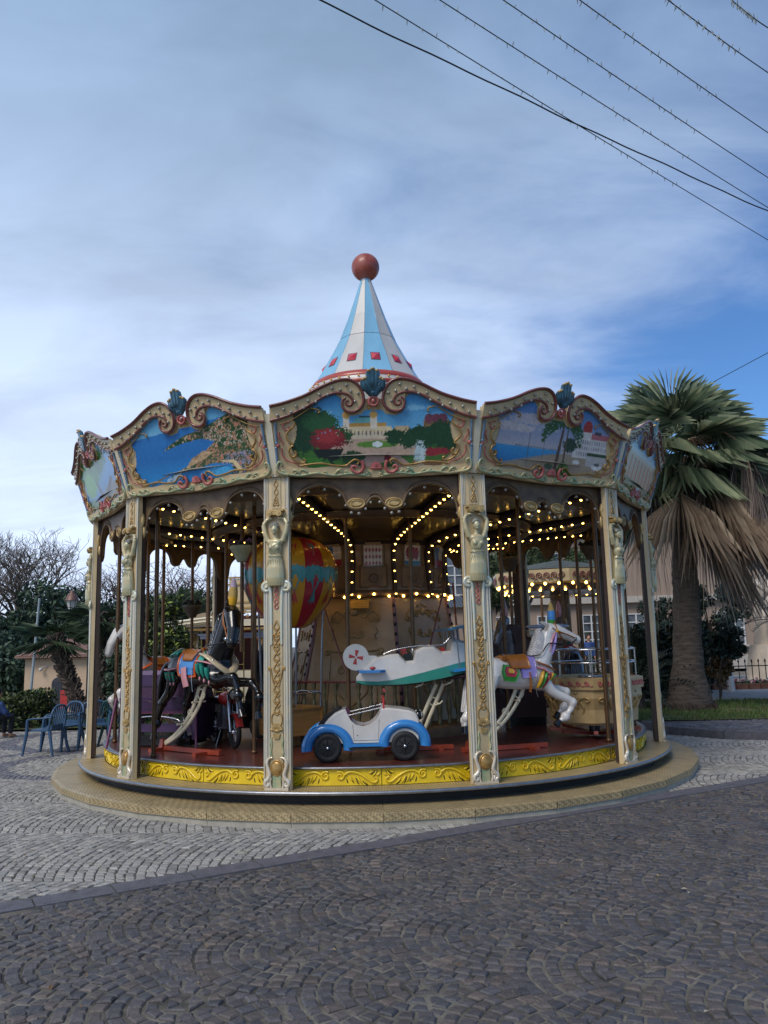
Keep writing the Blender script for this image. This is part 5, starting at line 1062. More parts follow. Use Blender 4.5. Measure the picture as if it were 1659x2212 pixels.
b = MB(); b.box((q(1145, 0)[0], 0, q(0, 1060)[1]), (.02, .38, .03)); b.box((q(300, 0)[0], 0, q(0, 1080)[1]), (.02, .38, .03)); b.build('bumper', chrome, root)

# ---- aeroplane
pw = at(11, 2.72); root = empty('ride_aeroplane', (pw[0]-.05, pw[1], FL), R(6)); tag(root, 'white ride aeroplane with a red cross on its tail fin, above the little car', 'ride aeroplane')
qa = lambda x, y: ((x-1130)/611, (1150-y)/611)           # side view picture units to metres above the floor
ST = [(690, 632, 655, 668, 676, .05), (740, 575, 660, 684, 690, .09), (830, 500, 665, 690, 697, .14), (930, 480, 656, 690, 700, .17), (985, 478, 645, 688, 700, .185), (1035, 530, 634, 686, 698, .195), (1085, 526, 624, 682, 696, .20), (1105, 458, 620, 680, 695, .20), (1160, 432, 608, 674, 690, .20), (1235, 426, 590, 662, 678, .20), (1290, 470, 578, 654, 670, .20), (1352, 466, 564, 642, 660, .195), (1375, 385, 558, 636, 654, .19), (1420, 392, 550, 628, 646, .185), (1500, 410, 535, 612, 630, .17), (1590, 440, 528, 600, 618, .14), (1640, 480, 530, 585, 600, .08)]
rings = []
for x, t, m1, m2, bt, hwid in ST:
    X_ = qa(x, 0)[0]; zt, z1, z2, zb_ = [qa(0, v)[1] for v in (t, m1, m2, bt)]
    rings.append([(X_, -hwid*.72, zt), (X_, -hwid*.95, zt-.03), (X_, -hwid, z1), (X_, -hwid*.9, z2), (X_, -hwid*.4, zb_), (X_, hwid*.4, zb_), (X_, hwid*.9, z2), (X_, hwid, z1), (X_, hwid*.95, zt-.03), (X_, hwid*.72, zt)])
V = np.concatenate([np.array(r) for r in rings]); n = 10; b = MB()
for i in range(len(rings)-1):
    for k in range(10):
        b.mat = {0: 0, 1: 0, 2: 1, 3: 2, 4: 2, 5: 2, 6: 1, 7: 0, 8: 0, 9: 0}[k]; b.F.append([i*n+k, i*n+(k+1) % n, (i+1)*n+(k+1) % n, (i+1)*n+k]); b.mi.append(b.mat); b.sm.append(False)
b.V.append(V); b.n = len(V); b.mat = 0; b.add(rings[0], [tuple(range(10))], False); b.add(rings[-1], [tuple(range(9, -1, -1))], False)
b.build('fuselage', [wht, mat('sea_green', '#3f9a8a', .3, var=.1, coat=.4), mat('navy_keel', '#16222e', .3, var=.2, coat=.4)], root)
for x0, x1 in ((1010, 1095), (1295, 1365)):
    b = MB(); xm = (qa(x0, 0)[0]+qa(x1, 0)[0])/2; b.box((xm, 0, qa(0, 505)[1]), (.10, .27, .09)); ck = b.build('cockpit', blk, root); b = MB(); b.box((xm-.03, 0, qa(0, 480)[1]), (.045, .20, .12), rotm('Y', R(-15))); b.build('seat', redm, ck)
    b = MB(); b.tube([(xm+.06, -.06, qa(0, 470)[1]), (xm+.07, -.06, qa(0, 420)[1]), (xm+.07, .06, qa(0, 420)[1]), (xm+.06, .06, qa(0, 470)[1])], .008, 5); b.build('grab_handle', chrome, ck)
b = MB(); fx, fz = qa(690, 495); fin = [(fx+(.142*math.cos(t)), fz+.165*math.sin(t)) for t in np.linspace(0, 2*PI, 29)[:-1]]
Mf = trm(fx, 0, fz) @ rotm('Y', R(-28)) @ scm(1.05, 1, .92) @ trm(-fx, 0, -fz); b.M = Mf; b.prism(fin, -.018, .018); b.M = None; b.prism([qa(*p) for p in ((710, 600), (730, 480), (840, 490), (830, 560))], -.016, .016); fo = b.build('tail_fin', wht, root)
for s in (-1, 1):
    b = MB()
    for k in range(4): b.M = trm(fx, s*.0195, fz) @ rotm('Y', R(10)+k*PI/2); b.prism([(.008, .012), (.024, .082), (-.024, .082), (-.008, .012)], -.001, .001); 
    b.build('red_cross', redm, fo)
b = MB()
for s in (-1, 1): b.prism([(qa(720, 0)[0], s*.02), (qa(885, 0)[0], s*.05), (qa(880, 0)[0], s*.30), (qa(840, 0)[0], s*.36), (qa(740, 0)[0], s*.34), (qa(700, 0)[0], s*.28)][::s], qa(0, 600)[1], qa(0, 582)[1], axis='z')
b.build('tailplane', cobalt, root)
for s in (-1, 1): b = MB(); b.ell((qa(795, 0)[0], s*.26, qa(0, 570)[1]), (.035, .03, .02), 8, 6); b.build('tail_lamp', redm, root)
b = MB(); b.ell((qa(715, 0)[0], 0, qa(0, 660)[1]), (.03, .03, .035), 8, 6); b.build('tail_knob', redm, root)
wblue = mat('wing_blue', '#2b4a66', .3, var=.35, vscale=8, col2='#4f86a8', coat=.4)
b = MB(); b.box((qa(1430, 0)[0], 0, qa(0, 300)[1]), (.42, 1.10, .03), rotm('Y', R(-9))); b.build('upper_wing', wblue, root); b = MB(); b.box((qa(1450, 0)[0], 0, qa(0, 588)[1]), (.36, .95, .028), rotm('Y', R(-6))); b.build('lower_wing', cobalt, root)
for x in (1385, 1470):
    for s in (-.42, -.16, .16, .42): b = MB(); b.cyl((qa(x, 0)[0], s, qa(0, 588)[1]), (qa(x-20, 0)[0], s, qa(0, 305)[1]), .008, n=5); b.build('wing_strut', steel, root)
b = MB(); b.tube(smooth_path([(qa(880, 0)[0], -.10, qa(0, 480)[1]), (qa(960, 0)[0], -.12, qa(0, 450)[1]), (qa(1130, 0)[0], -.15, qa(0, 425)[1]), (qa(1300, 0)[0], -.17, qa(0, 420)[1]), (qa(1380, 0)[0], -.17, qa(0, 330)[1])], 16), .008, 5); b.build('hand_rail', chrome, root)
b = MB(); b.cyl((qa(1640, 0)[0], 0, qa(0, 535)[1]), (qa(1660, 0)[0], 0, qa(0, 532)[1]), .06, .03, 10); nz = b.build('nose_cone', redm, root); b = MB(); b.box((qa(1655, 0)[0], 0, qa(0, 535)[1]), (.012, .05, .62)); b.build('propeller', tan_, nz)
P0, P1 = (qa(1150, 0)[0], qa(0, 930)[1]), (qa(1260, 0)[0], qa(0, 700)[1])
for dx_ in (0, .085): b = MB(); b.tube([(P0[0]+dx_-.12, 0, .10), (P0[0]+dx_, 0, P0[1]), (P1[0]+dx_, 0, P1[1])], .017, 6, sy=1.5); b.build('arm_rail', armc, root)
b = MB(); b.tube([(P0[0]+.14+.045*math.cos(t), 0, P0[1]+.18+.045*math.sin(t)) for t in np.linspace(0, 2*PI, 17)[:-1]], .010, 6, closed=True); b.build('arm_ring', armc, root)
for (x, y) in ((1130, 700), (1340, 690), (1260, 830)):
    b = MB(); c = qa(x, y); b.tube([(c[0]-.05, -.10, c[1]-.02), (c[0]+.02, -.10, c[1]), (c[0]+.05, -.10, c[1]+.03)], .010, 6); b.cyl((c[0], -.1, c[1]), (c[0], .1, c[1]), .010, n=6); b.build('step_bracket', armc, root)
b = MB(); b.box((P0[0]-.1, 0, .03), (.9, .05, .045)); b.build('base_bar', baser, root)
for x in (-.5, .35): b = MB(); b.box((P0[0]-.1+x*.8, 0, .018), (.055, .36, .036)); b.build('base_foot', baser, root)

# ---- hot-air balloon with a wooden basket
root = empty('ride_balloon', (-1.23, 10.30, FL), 0); tag(root, 'red and yellow ride balloon with a teal belt over a wooden basket', 'ride balloon')
BP = [(.10, 1.45), (.20, 1.45), (.34, 1.56), (.49, 1.74), (.58, 1.92), (.607, 2.08), (.60, 2.22), (.55, 2.38), (.44, 2.50), (.28, 2.575), (.10, 2.60), (.0, 2.602)]
bps = smooth_path(BP, 30); NG = 14; balR, balY = mat('balloon_red', '#a82433', .3, var=.12, coat=.5), mat('balloon_yellow', '#c98f1e', .3, var=.12, coat=.5)
balT = mat('balloon_teal', '#3a8a8a', .3, var=.15, coat=.4)
for k in range(NG):
    b = MB(); b.lathe([(r, z) for r, z in bps], 3, -PI/NG, PI/NG); b.build('gore', balR if k % 2 else balY, root, (0, 0, 0), (0, 0, k*2*PI/NG+.2))
    b = MB(); P = []; n = 9; h1 = [.0, .07, .045, .12, .2, .12, .045, .07, .0]; h0 = [.0, .06, .04, .09, .05, .09, .04, .06, .0]
    for i in range(n):
        a = -PI/NG+2*PI/NG*i/(n-1)
        for z in (2.08-.03-h1[i], 2.12, 2.12+.03+h0[i]*.6): r = np.interp(z, [p[1] for p in bps[3:28]], [p[0] for p in bps[3:28]])+.006; P.append((r*math.sin(a), -r*math.cos(a), z))
    b.add(P, [(i*3+j, (i+1)*3+j, (i+1)*3+j+1, i*3+j+1) for i in range(n-1) for j in range(2)], True); b.build('belt_piece', balT, root, (0, 0, 0), (0, 0, k*2*PI/NG+.2))
    m_ = crim if k % 2 == 0 else balT
    for zc, sg in ((2.42, -1), (1.80, 1)):
        b = MB(); P = []
        for (u, v) in ((0, .10), (.25, .0), (.45, -.07), (.1, -.03), (0, -.10), (-.1, -.03), (-.45, -.07), (-.25, .0)):
            z = zc+sg*v*1.1; r = np.interp(z, [p[1] for p in bps[3:28]], [p[0] for p in bps[3:28]])+.007; a = u*PI/NG; P.append((r*math.sin(a), -r*math.cos(a), z))
        b.add(P, [(0, 1, 3, 4), (1, 2, 3), (0, 4, 5, 7), (7, 5, 6)], True); b.build('painted_motif', m_, root, (0, 0, 0), (0, 0, k*2*PI/NG+.2))
oak = mat('light_oak', '#9a7038', .45, var=.25, vscale=3, stretch=(1, 1, 8), coat=.2)
b = MB(); b.lathe([(.605, 2.105), (.614, 2.11), (.614, 2.118), (.605, 2.122)], 36); b.build('seam_ring', rubber, root)
for s, (px_, py_) in enumerate(((0, -1), (1, 0), (0, 1), (-1, 0))):
    a = R(42)+s*PI/2; b = MB(); b.box((0, -.27, .30), (.54, .025, .33)); pb = b.build('basket_board', oak, root, (0, 0, 0), (0, 0, a)); b = MB(); b.box((0, -.286, .455), (.55, .02, .02)); b.box((0, -.286, .145), (.55, .02, .02)); b.box((-.262, -.286, .30), (.02, .02, .33)); b.box((.262, -.286, .30), (.02, .02, .33)); b.build('board_frame', oak, pb)
    ca = (a+PI/4); b = MB(); b.cyl((.36*math.sin(ca), -.36*math.cos(ca), .12), (.42*math.sin(ca), -.42*math.cos(ca), 1.84), .014, n=7); b.build('strut', steel, root)
    b = MB(); b.tube([(-.26, -.27, .62), (-.2, -.30, .64), (.2, -.30, .64), (.26, -.27, .62)], .011, 6); b.build('hand_rail', chrome, root, (0, 0, 0), (0, 0, a))
b = MB(); b.box((0, 0, .14), (.52, .52, .03)); b.box((0, 0, .06), (.16, .16, .12)); b.build('basket_floor', oak, root, (0, 0, 0), (0, 0, R(42)))

# ---- motorcycle
mw = (-2.08, 10.42); root = empty('ride_motorcycle', (mw[0], mw[1], FL), math.atan2(-.80, .42)); tag(root, 'black and red ride motorcycle behind the black horse', 'ride motorcycle')
def wheel(x, r, parent, wd=.05):
    b = MB(); b.M = trm(x, 0, r) @ rotm('X', PI/2); b.lathe([(r-.055, -wd*.4), (r-.02, -wd*.6), (r, -wd*.25), (r, wd*.25), (r-.02, wd*.6), (r-.055, wd*.4), (r-.055, -wd*.4)], 26); w_ = b.build('tyre', rubber, parent)
    b = MB(); b.M = trm(x, 0, r) @ rotm('X', PI/2); b.lathe([(r-.06, -.014), (r-.05, -.014), (r-.05, .014), (r-.06, .014)], 24); b.lathe([(0, -.04), (.03, -.04), (.03, .04), (0, .04)], 12)
    for i in range(10): a = i*PI/5; b.cyl((.02*math.cos(a), .02*math.sin(a), 0), ((r-.055)*math.cos(a), (r-.055)*math.sin(a), 0), .004, n=4)
    b.build('rim', chrome, w_)
wheel(.40, .20, root); wheel(-.40, .20, root, .07)
for s in (-1, 1):
    b = MB(); b.cyl((.40, s*.055, .20), (.27, s*.055, .66), .016, n=7); b.build('fork_leg', chrome, root); b = MB(); b.tube([(.27, s*.03, .70), (.24, s*.14, .76), (.18, s*.24, .73)], .011, 6); b.build('handlebar', chrome, root); b = MB(); b.cyl((.18, s*.20, .735), (.16, s*.29, .725), .016, n=7); b.build('grip', rubber, root)
    b = MB(); b.tube([(.05, s*.09, .22), (-.1, s*.10, .16), (-.5, s*.11, .20)], [.018, .022, .028], 7); b.build('exhaust', chrome, root)
b = MB(); A = np.linspace(R(20), R(150), 10); b.loft([[(.40+.225*math.cos(a), y, .20+.225*math.sin(a)-.015*(abs(y) > .03)) for y in (-.045, -.02, .02, .045)] for a in A], caps=False, closed=False); b.build('front_mudguard', redm, root)
b = MB(); b.ell((.08, 0, .58), (.20, .11, .09), 12, 8); b.build('fuel_tank', redm, root); b = MB(); b.ell((-.22, 0, .55), (.24, .11, .055), 12, 8); b.build('saddle', blk, root)
b = MB(); b.box((.02, 0, .32), (.26, .16, .20)); b.box((.04, 0, .45), (.12, .13, .14)); b.build('engine', steel, root); b = MB(); b.ell((.34, 0, .64), (.07, .075, .075), 12, 8); hl = b.build('headlamp', blk, root); b = MB(); b.ell((.385, 0, .64), (.035, .062, .062), 10, 7); b.build('lens', bulb_off, hl)
b = MB(); b.tube([(.27, 0, .62), (.0, 0, .48), (-.4, 0, .20)], .02, 6); b.tube([(.27, 0, .6), (.15, 0, .25), (-.15, 0, .22), (-.4, 0, .2)], .018, 6); b.build('frame', blk, root); b = MB(); b.cyl((0, -.12, 0), (0, -.06, .2), .01, n=5); b.build('kick_stand', steel, root)
b = MB(); b.box((.36, 0, .78), (.10, .24, .006), rotm('Y', R(-60))); b.build('fly_screen', mat('smoked_screen', '#2a2d33', .1, var=.1, coat=.6), root)

# ---- purple bench seat
root = empty('carriage_bench', (-2.86, 10.66, FL), R(-14)); tag(root, 'metallic purple carriage bench behind the black horse', 'carousel bench')
pur, pur2 = mat('metallic_purple', '#4a3358', .28, .35, var=.2, vscale=5, coat=.6), mat('dark_purple', '#43203f', .35, var=.2, coat=.4)
b = MB(); b.loft([[(x, -.30+y, z) for y, z in ((0, .95), (-.03, .90), (-.03, .76), (.03, .76), (.03, .93))] for x in (-.50, .50)], smooth=False); b.build('back_panel', pur, root)
b = MB(); b.box((0, -.29, .69), (.98, .05, .15)); b.build('recess_panel', pur2, root); b = MB(); b.box((0, -.33, .54), (1.0, .06, .17), rotm('X', R(8))); b.build('front_panel', pur, root); b = MB(); b.box((0, -.30, .435), (1.0, .05, .035)); b.build('lower_rail', mat('rose_metal', '#7a3a5a', .3, .3, var=.1, coat=.4), root)
b = MB(); b.box((0, -.06, .50), (.96, .46, .08)); b.build('seat_cushion', plum, root); b = MB(); b.box((0, -.28, .24), (.96, .05, .10)); b.build('foot_panel', pur, root); b = MB(); b.box((0, -.08, .09), (.92, .46, .12)); b.build('bench_base', blk, root)
for s in (-1, 1):
    b = MB(); b.prism([(-.32, .10), (.22, .10), (.25, .50), (.14, .72), (-.02, .80), (-.30, .92)], -.02, .02); b.build('side_panel', pur, root, (s*.51, 0, 0), (0, 0, PI/2)); b = MB(); b.tube(smooth_path([(s*.44, -.36, .10), (s*.44, -.40, .22), (s*.36, -.40, .34), (s*.16, -.38, .38), (0, -.38, .39)], 14), .011, 6); b.build('grab_bar', chrome, root)
    b = MB(); b.cyl((s*.62, -.45, .0), (s*.55, -.35, .62), .016, n=7); b.build('corner_post', mat('rose_metal', ''), root)
b = MB()
for s in (-1, 1): b.tube(smooth_path([(0, -.372, .545), (s*.08, -.375, .575), (s*.2, -.37, .58)], 8), .004, 4); b.tube(smooth_path([(0, -.372, .545), (s*.05, -.37, .51), (s*.12, -.368, .49)], 8), .004, 4); b.tube(smooth_path([(0, -.334, .87), (s*.04, -.334, .885), (s*.10, -.334, .87)], 6), .003, 4)
b.build('pinstripe', pur2, root)

# ---- carriage with a flat canopy
root = empty('covered_carriage', (-2.05, 11.35, FL), R(-8)); tag(root, 'black carriage with a flat grey roof on thin brass posts behind the black horse', 'carousel carriage')
b = MB(); b.prism([(-.55, -.22), (.55, -.22), (.55, .26), (-.55, .26)], 1.385, 1.41, axis='z'); b.prism([(-.53, -.2), (.53, -.2), (.53, .24), (-.53, .24)], 1.34, 1.385, axis='z'); b.build('roof_board', mat('blue_grey_roof', '#7d8296', .35, var=.1, coat=.4), root)
b = MB(); b.prism([(.12, .15), (.53, .15), (.55, 1.36), (.42, 1.36), (.30, 1.15), (.20, .75), (.12, .55)], -.20, .22); b.build('hood', blk, root); b = MB(); b.box((-.05, 0, .30), (1.0, .40, .34)); b.build('carriage_body', blk, root)
thinb = mat('thin_brass', '#a08a4a', .3, .7, var=.2)
for x in (-.51, -.20, .10):
    for y in (-.19, .22): b = MB(); b.cyl((x, y, .45), (x, y, 1.35), .009, n=6); b.build('canopy_post', thinb, root)
for z in (.98, .62): b = MB(); b.tube([(-.51, .22, z), (-.51, -.19, z), (.10, -.19, z)], .008, 6); b.build('side_rail', thinb, root)
for x in (-.35, .35):
    for y in (-.24, .25): b = MB(); b.M = trm(x, y, .15) @ rotm('X', PI/2); b.lathe([(0, -.02), (.13, -.02), (.15, -.012), (.15, .012), (.13, .02), (0, .02)], 20); b.build('wheel', rubber, root)

# ---- hooded brown carriage on the far right
root = empty('hooded_carriage', (1.85, 12.15, FL), R(4)); tag(root, 'brown hooded carriage with a pale rolled edge behind the column right of the aeroplane', 'carousel carriage')
hoodm = mat('oxblood_hood', '#3b1f1c', .5, var=.3, vscale=5, bump=.1)
b = MB(); b.loft([[(.36*math.cos(t)*k, y, .95+.50*math.sin(t)*k) for t in np.linspace(PI, 0, 15)] + [(.36*k, y, .30), (-.36*k, y, .30)] for y, k in ((.32, .9), (.28, 1.), (-.1, 1.), (-.14, .96))]); b.build('hood', hoodm, root)
b = MB(); b.cyl((.20, -.30, 1.30), (.78, -.22, 1.33), .055, n=12); b.build('rolled_awning', cream2, root); b = MB(); b.ell((.50, -.27, 1.40), (.34, .10, .035), 14, 6); b.build('awning_top', mat('pale_blue_board', '#9fb0cc', .35, var=.1, coat=.4), root)
b = MB(); b.box((.60, -.10, .78), (.34, .04, 1.0)); b.build('end_panel', mat('brown_panel', '#6b4c34', .5, var=.2), root); b = MB(); b.box((0, -.20, .30), (.78, .34, .36)); b.build('carriage_body', hoodm, root); b = MB(); b.box((.1, -.15, .06), (.6, .3, .12)); b.build('carriage_base', blk, root)

# ---- spinning tub
root = empty('spinning_tub', (2.60, 10.45, FL), R(10)); tag(root, 'beige eight sided spinning tub with carved scrolls and chrome rails', 'carousel tub')
t8 = math.tan(PI/8); tubm = mat('tub_ochre', '#b59a6c', .4, var=.16, vscale=5, coat=.3)
for k in range(8):
    b = MB()
    for (z0, r0), (z1, r1) in (((.17, .44), (.50, .56)), ((.50, .56), (.60, .555)), ((.60, .585), (.73, .585)), ((.73, .585), (.745, .53))): b.add([(-r0*t8, -r0, z0), (r0*t8, -r0, z0), (r1*t8, -r1, z1), (-r1*t8, -r1, z1)], [(0, 1, 2, 3)], False)
    b.add([(-.585*t8, -.585, .60), (.585*t8, -.585, .60), (.555*t8, -.555, .60), (-.555*t8, -.555, .60)], [(0, 1, 2, 3)], False); b.add([(-.53*t8, -.53, .745), (.53*t8, -.53, .745), (.50*t8, -.50, .2), (-.50*t8, -.5, .2)], [(0, 1, 2, 3)], False)
    tp = b.build('tub_panel', tubm, root, (0, 0, 0), (0, 0, k*PI/4)); b = MB(); fr_ = lambda z: np.interp(z, [.17, .50, .6], [.44, .56, .555])+.008
    for s in (-1, 1):
        b.tube([(s*x, -fr_(z), z) for x, z in smooth_path([(0, .36), (.03, .46), (.09, .50), (.15, .50), (.17, .47), (.14, .455), (.12, .47)], 16)], np.linspace(.009, .014, 16), 5); b.tube([(s*x, -fr_(z), z) for x, z in smooth_path([(.04, .28), (.075, .34), (.08, .40), (.05, .45)], 10)], .014, 5); b.tube([(s*x, -fr_(z), z) for x, z in smooth_path([(.09, .20), (.14, .225), (.18, .205)], 8)], .012, 5)
    b.tube([(.045*math.cos(t), -fr_(.29), .29+.045*math.sin(t)) for t in np.linspace(0, 2*PI, 15)[:-1]], .011, 5, closed=True); b.ell((0, -fr_(.56), .56), (.025, .01, .016), 4, 3); b.build('carved_scroll', oldgold, tp)
    b = MB()
    for i in range(4):
        xc = -.16+.107*i; b.tube([(x, -.592, z) for x, z in spiral((xc, .665), .005, .034, 0, 1.4, 12)], .008, 5); b.tube([(x, -.592, z) for x, z in smooth_path([(xc+.034, .66), (xc+.055, .64), (xc+.08, .65)], 6)], .007, 5)
    b.build('rim_scroll', pinkm, tp)
    a = (k+.5)*PI/4; b = MB(); b.cyl((.55*math.sin(a), -.55*math.cos(a), .74), (.55*math.sin(a), -.55*math.cos(a), 1.08), .011, n=6); b.build('rail_post', chrome, root); b = MB(); b.box((0, -.28, .06), (.05, .56, .04), rotm('X', R(-7))); b.build('base_leg', baser, root, (0, 0, 0), (0, 0, a))
for z in (1.08, .92): b = MB(); b.tube([(.56*math.sin(a), -.56*math.cos(a), z) for a in np.linspace(0, 2*PI, 25)[:-1]], .013, 6, closed=True); b.build('rail', chrome, root)
b = MB(); b.cyl((0, 0, .02), (0, 0, .19), .07, n=12); b.cyl((0, 0, .18), (0, 0, .20), .44, n=8); b.build('pivot', blk, root); b = MB(); b.lathe([(.5, .42), (.32, .43), (.30, .38)], 24); b.build('seat_ring', plum, root); b = MB(); b.cyl((0, 0, .2), (0, 0, .72), .025, n=8); b.tube([(.16*math.sin(a), -.16*math.cos(a), .74) for a in np.linspace(0, 2*PI, 19)[:-1]], .015, 6, closed=True); b.build('hand_wheel', chrome, root)

# ---- flower pots on the poles
potm = mat('celadon_pot', '#9aa88c', .45, var=.3, vscale=9, col2='#c2b690', coat=.2); potd = mat('stone_pot', '#5f5648', .6, var=.3, vscale=9)
leafm = mat('pot_leaves', '#2c3d2a', .6, var=.4, vscale=20); flowm = mat('mauve_petals', '#8d6488', .6, var=.4, vscale=30); darkfl = mat('dark_petals', '#3a2a34', .6, var=.3)
def pot(x, y, z, r, m, fm, label, drop):
    root = empty('flower_pot', (x, y, z), 0); tag(root, label, 'flower pot', 'flower pots on the carousel poles')
    b = MB(); b.lathe([(.0, -.9*r), (.42*r, -.9*r), (.50*r, -.7*r), (.72*r, -.25*r), (.78*r, -.2*r), (.95*r, .12*r), (1.02*r, .2*r), (1.02*r, .42*r), (.94*r, .46*r), (.8*r, .42*r), (0, .4*r)], 22); b.build('pot', m, root)
    b = MB()
    for i in range(22): a = i*.7; rr = r*random.uniform(.4, 1.05); b.ell((rr*math.sin(a), -rr*math.cos(a), r*(.45+.22*random.random())), (r*.20, r*.20, r*.13), 6, 5)
    b.build('leaves', leafm, root)
    for i in range(7):
        a = i*2*PI/7; rr = r*(.95 if i % 2 else .5); b = MB(); cz = r*(.68+.2*random.random())
        for j in range(14): v = RNG.normal(0, 1, 3); v /= np.linalg.norm(v); b.ell((rr*math.sin(a)+.19*r*v[0], -rr*math.cos(a)+.19*r*v[1], cz+.16*r*v[2]), r*.085, 5, 4)
        b.build('flower_head', fm, root)
    b = MB(); b.cyl((0, 0, -drop), (0, 0, 3.36-z), .024, n=10); b.build('hanger_pole', brass, root)
pot(-1.80, 10.0, 2.86, .15, potm, flowm, 'pale green pot of mauve flowers high on a pole by the balloon', 1.25)
pot(-3.05, 12.6, 2.27, .145, potd, darkfl, 'dark stone flower pot lower down against the leafy hedge on the left', 1.78)
pot(2.02, 13.0, 2.92, .17, potd, darkfl, 'shaded flower pot on a pole just right of the aeroplane column', 2.4)
pot(3.22, 12.5, 3.02, .155, potd, darkfl, 'shaded flower pot near the right edge of the carousel, against the pink wall', 2.5)
# ================================================================ surroundings
U2 = lambda px_, py_, y: np.array([(px_-829.5)/1725*y, y, EYE+(1384+(829.5-px_)*.026-py_)/1725*y])    # picture point at a given distance, for laying out
leafmat = mat('leaf_blade', '#3d5a2a', .55, var=.2, vscale=12, attr='Col', spec=.3)
def leaf_mesh(name, P, size, pal, aspect=2.2, droop=0., nrm=None, wts=None):
    n = len(P); d = RNG.normal(0, 1, (n, 3)); d[:, 2] -= droop; d /= np.linalg.norm(d, axis=1)[:, None]; e = np.cross(d, RNG.normal(0, 1, (n, 3))); e /= np.linalg.norm(e, axis=1)[:, None]
    s = size*RNG.uniform(.6, 1.4, (n, 1)); a = d*s; b = e*s/aspect
    V = np.stack([P-a*.5, P+b*.5, P+a*.5, P-b*.5], 1)
    me = bpy.data.meshes.new(name); me.from_pydata(V.reshape(-1, 3).tolist(), [], np.arange(4*n).reshape(-1, 4).tolist())
    pl = np.array([lin(c) for c in pal]); c = pl[RNG.choice(len(pal), n, p=wts)]*(1+RNG.normal(0, .18, (n, 1))); vcol(me, np.repeat(c, 4, 0).clip(0, 1)); me.materials.append(leafmat); return me
def blobpts(blobs, n, shell=.55):
    blobs = np.array(blobs, float); w = blobs[:, 3]*blobs[:, 4]*blobs[:, 5]; w = w**.67; i = RNG.choice(len(blobs), n, p=w/w.sum()); v = RNG.normal(0, 1, (n, 3)); v /= np.linalg.norm(v, axis=1)[:, None]
    r = RNG.uniform(shell, 1.03, (n, 1)); return blobs[i, :3]+v*r*blobs[i, 3:]
def lumpy(c, R3, k, r, seed=0):
    """many overlapping leaf clumps filling a crown"""
    out = []
    for _ in range(k):
        v = RNG.normal(0, 1, 3); v /= np.linalg.norm(v); q = RNG.uniform(.45, .92); s = r*RNG.uniform(.7, 1.3); out.append((c[0]+v[0]*q*R3[0], c[1]+v[1]*q*R3[1], c[2]+v[2]*q*R3[2], s, s, s*.8))
    return out
bark = mat('bark', '#4a3f35', .9, var=.4, vscale=8, bump=.6, bscale=14, stretch=(1, 1, .3))
GREEN = ['#35473a', '#2a3c30', '#465a40', '#3a4e42']; OLIVE = ['#3c4a2e', '#2e3d28', '#4c5a38', '#556040']
def tree(name, label, base, crown_c, R3, k, r, n, size, pal, group=None, aspect=2.2, trunk_r=.16, cat='tree'):
    base = np.array(base, float); root = empty(name, base); tag(root, label, cat, group); c = np.array(crown_c)-base
    b = MB(); b.tube(smooth_path([(0, 0, -.1), (.05, 0, c[2]*.5), tuple(c)], 8), np.linspace(trunk_r, trunk_r*.4, 8), 8)
    for i in range(7):
        v = RNG.normal(0, 1, 3); v[2] = abs(v[2]); v /= np.linalg.norm(v); b.tube([tuple(c*.55), tuple(c*.75+v*np.array(R3)*.35), tuple(c+v*np.array(R3)*.8)], [trunk_r*.5, trunk_r*.3, trunk_r*.1], 6)
    b.build('trunk', bark, root); link('crown', leaf_mesh('crown', blobpts(lumpy(c, R3, k, r), n), size, pal, aspect), root); return root
dz = lambda x, y: float(dip(np.array(x), np.array(y)))-.03
# ---- dark evergreens on the left
for (pxx, pyy, yy, rx, rz_, lab, n) in ((30, 1400, 54, 3.7, 3.4, 'dark holm oak at the left edge of the picture behind the small house', 9000), (118, 1362, 55, 3.3, 3.4, 'dark holm oak standing just left of the lantern', 8000), (195, 1375, 57, 3.3, 3.1, 'dark holm oak above the house roof, right of the lantern', 7000), (262, 1370, 58, 3.0, 2.9, 'dark tree seen past the leftmost columns', 5000), (445, 1330, 40, 1.6, 1.5, 'mid green tree left of the cream ticket booth', 5000), (12, 1445, 50, 2.2, 2.0, 'dark shrub tree low at the left picture edge', 4000), (330, 1370, 56, 3.2, 2.7, 'dark green tree behind the hanging stone flower pot', 5000)):
    c = U2(pxx, pyy, yy); tree('evergreen_tree', lab, (c[0], yy, dz(c[0], yy)), c, (rx, rx*.8, rz_), 30, 1.15 if yy > 45 else .8, n, .33 if yy > 45 else .24, GREEN if pxx not in (445,) else OLIVE, 'dark trees on the left')
# ---- bare winter trees
def bare_tree(label, base, h, spread, col, seed, levels=6):
    rnd = random.Random(seed); root = empty('bare_tree', base); tag(root, label, 'tree', 'bare winter trees'); m = mat('twig_'+col[1:], col, .9, var=.2)
    tk = MB(); tw = MB()
    def grow(p, d, l, r, lev):
        q = p+d*l; mid = (p+q)/2+np.array([rnd.uniform(-1, 1), rnd.uniform(-1, 1), rnd.uniform(-.5, 1)])*l*.06
        (tk if lev < 2 else tw).tube([p, mid, q], [r, r*.88, r*.74], 5 if lev < 3 else 3, caps=False)
        if lev >= levels: return
        for i in range(rnd.choice((2, 3, 3)) if lev else 5):
            v = np.array([rnd.gauss(0, 1), rnd.gauss(0, 1), rnd.gauss(.1, .7)]); v /= np.linalg.norm(v); nd = d*(1-spread)+v*spread+np.array([0, 0, .13]); nd /= np.linalg.norm(nd); grow(q, nd, l*rnd.uniform(.62, .86), r*.66, lev+1)
    grow(np.zeros(3), np.array([0, 0, 1.]), h*.25, h*.017, 0); tk.build('trunk', m, root); o = tw.build('twigs', m, root); o['kind'] = 'stuff'
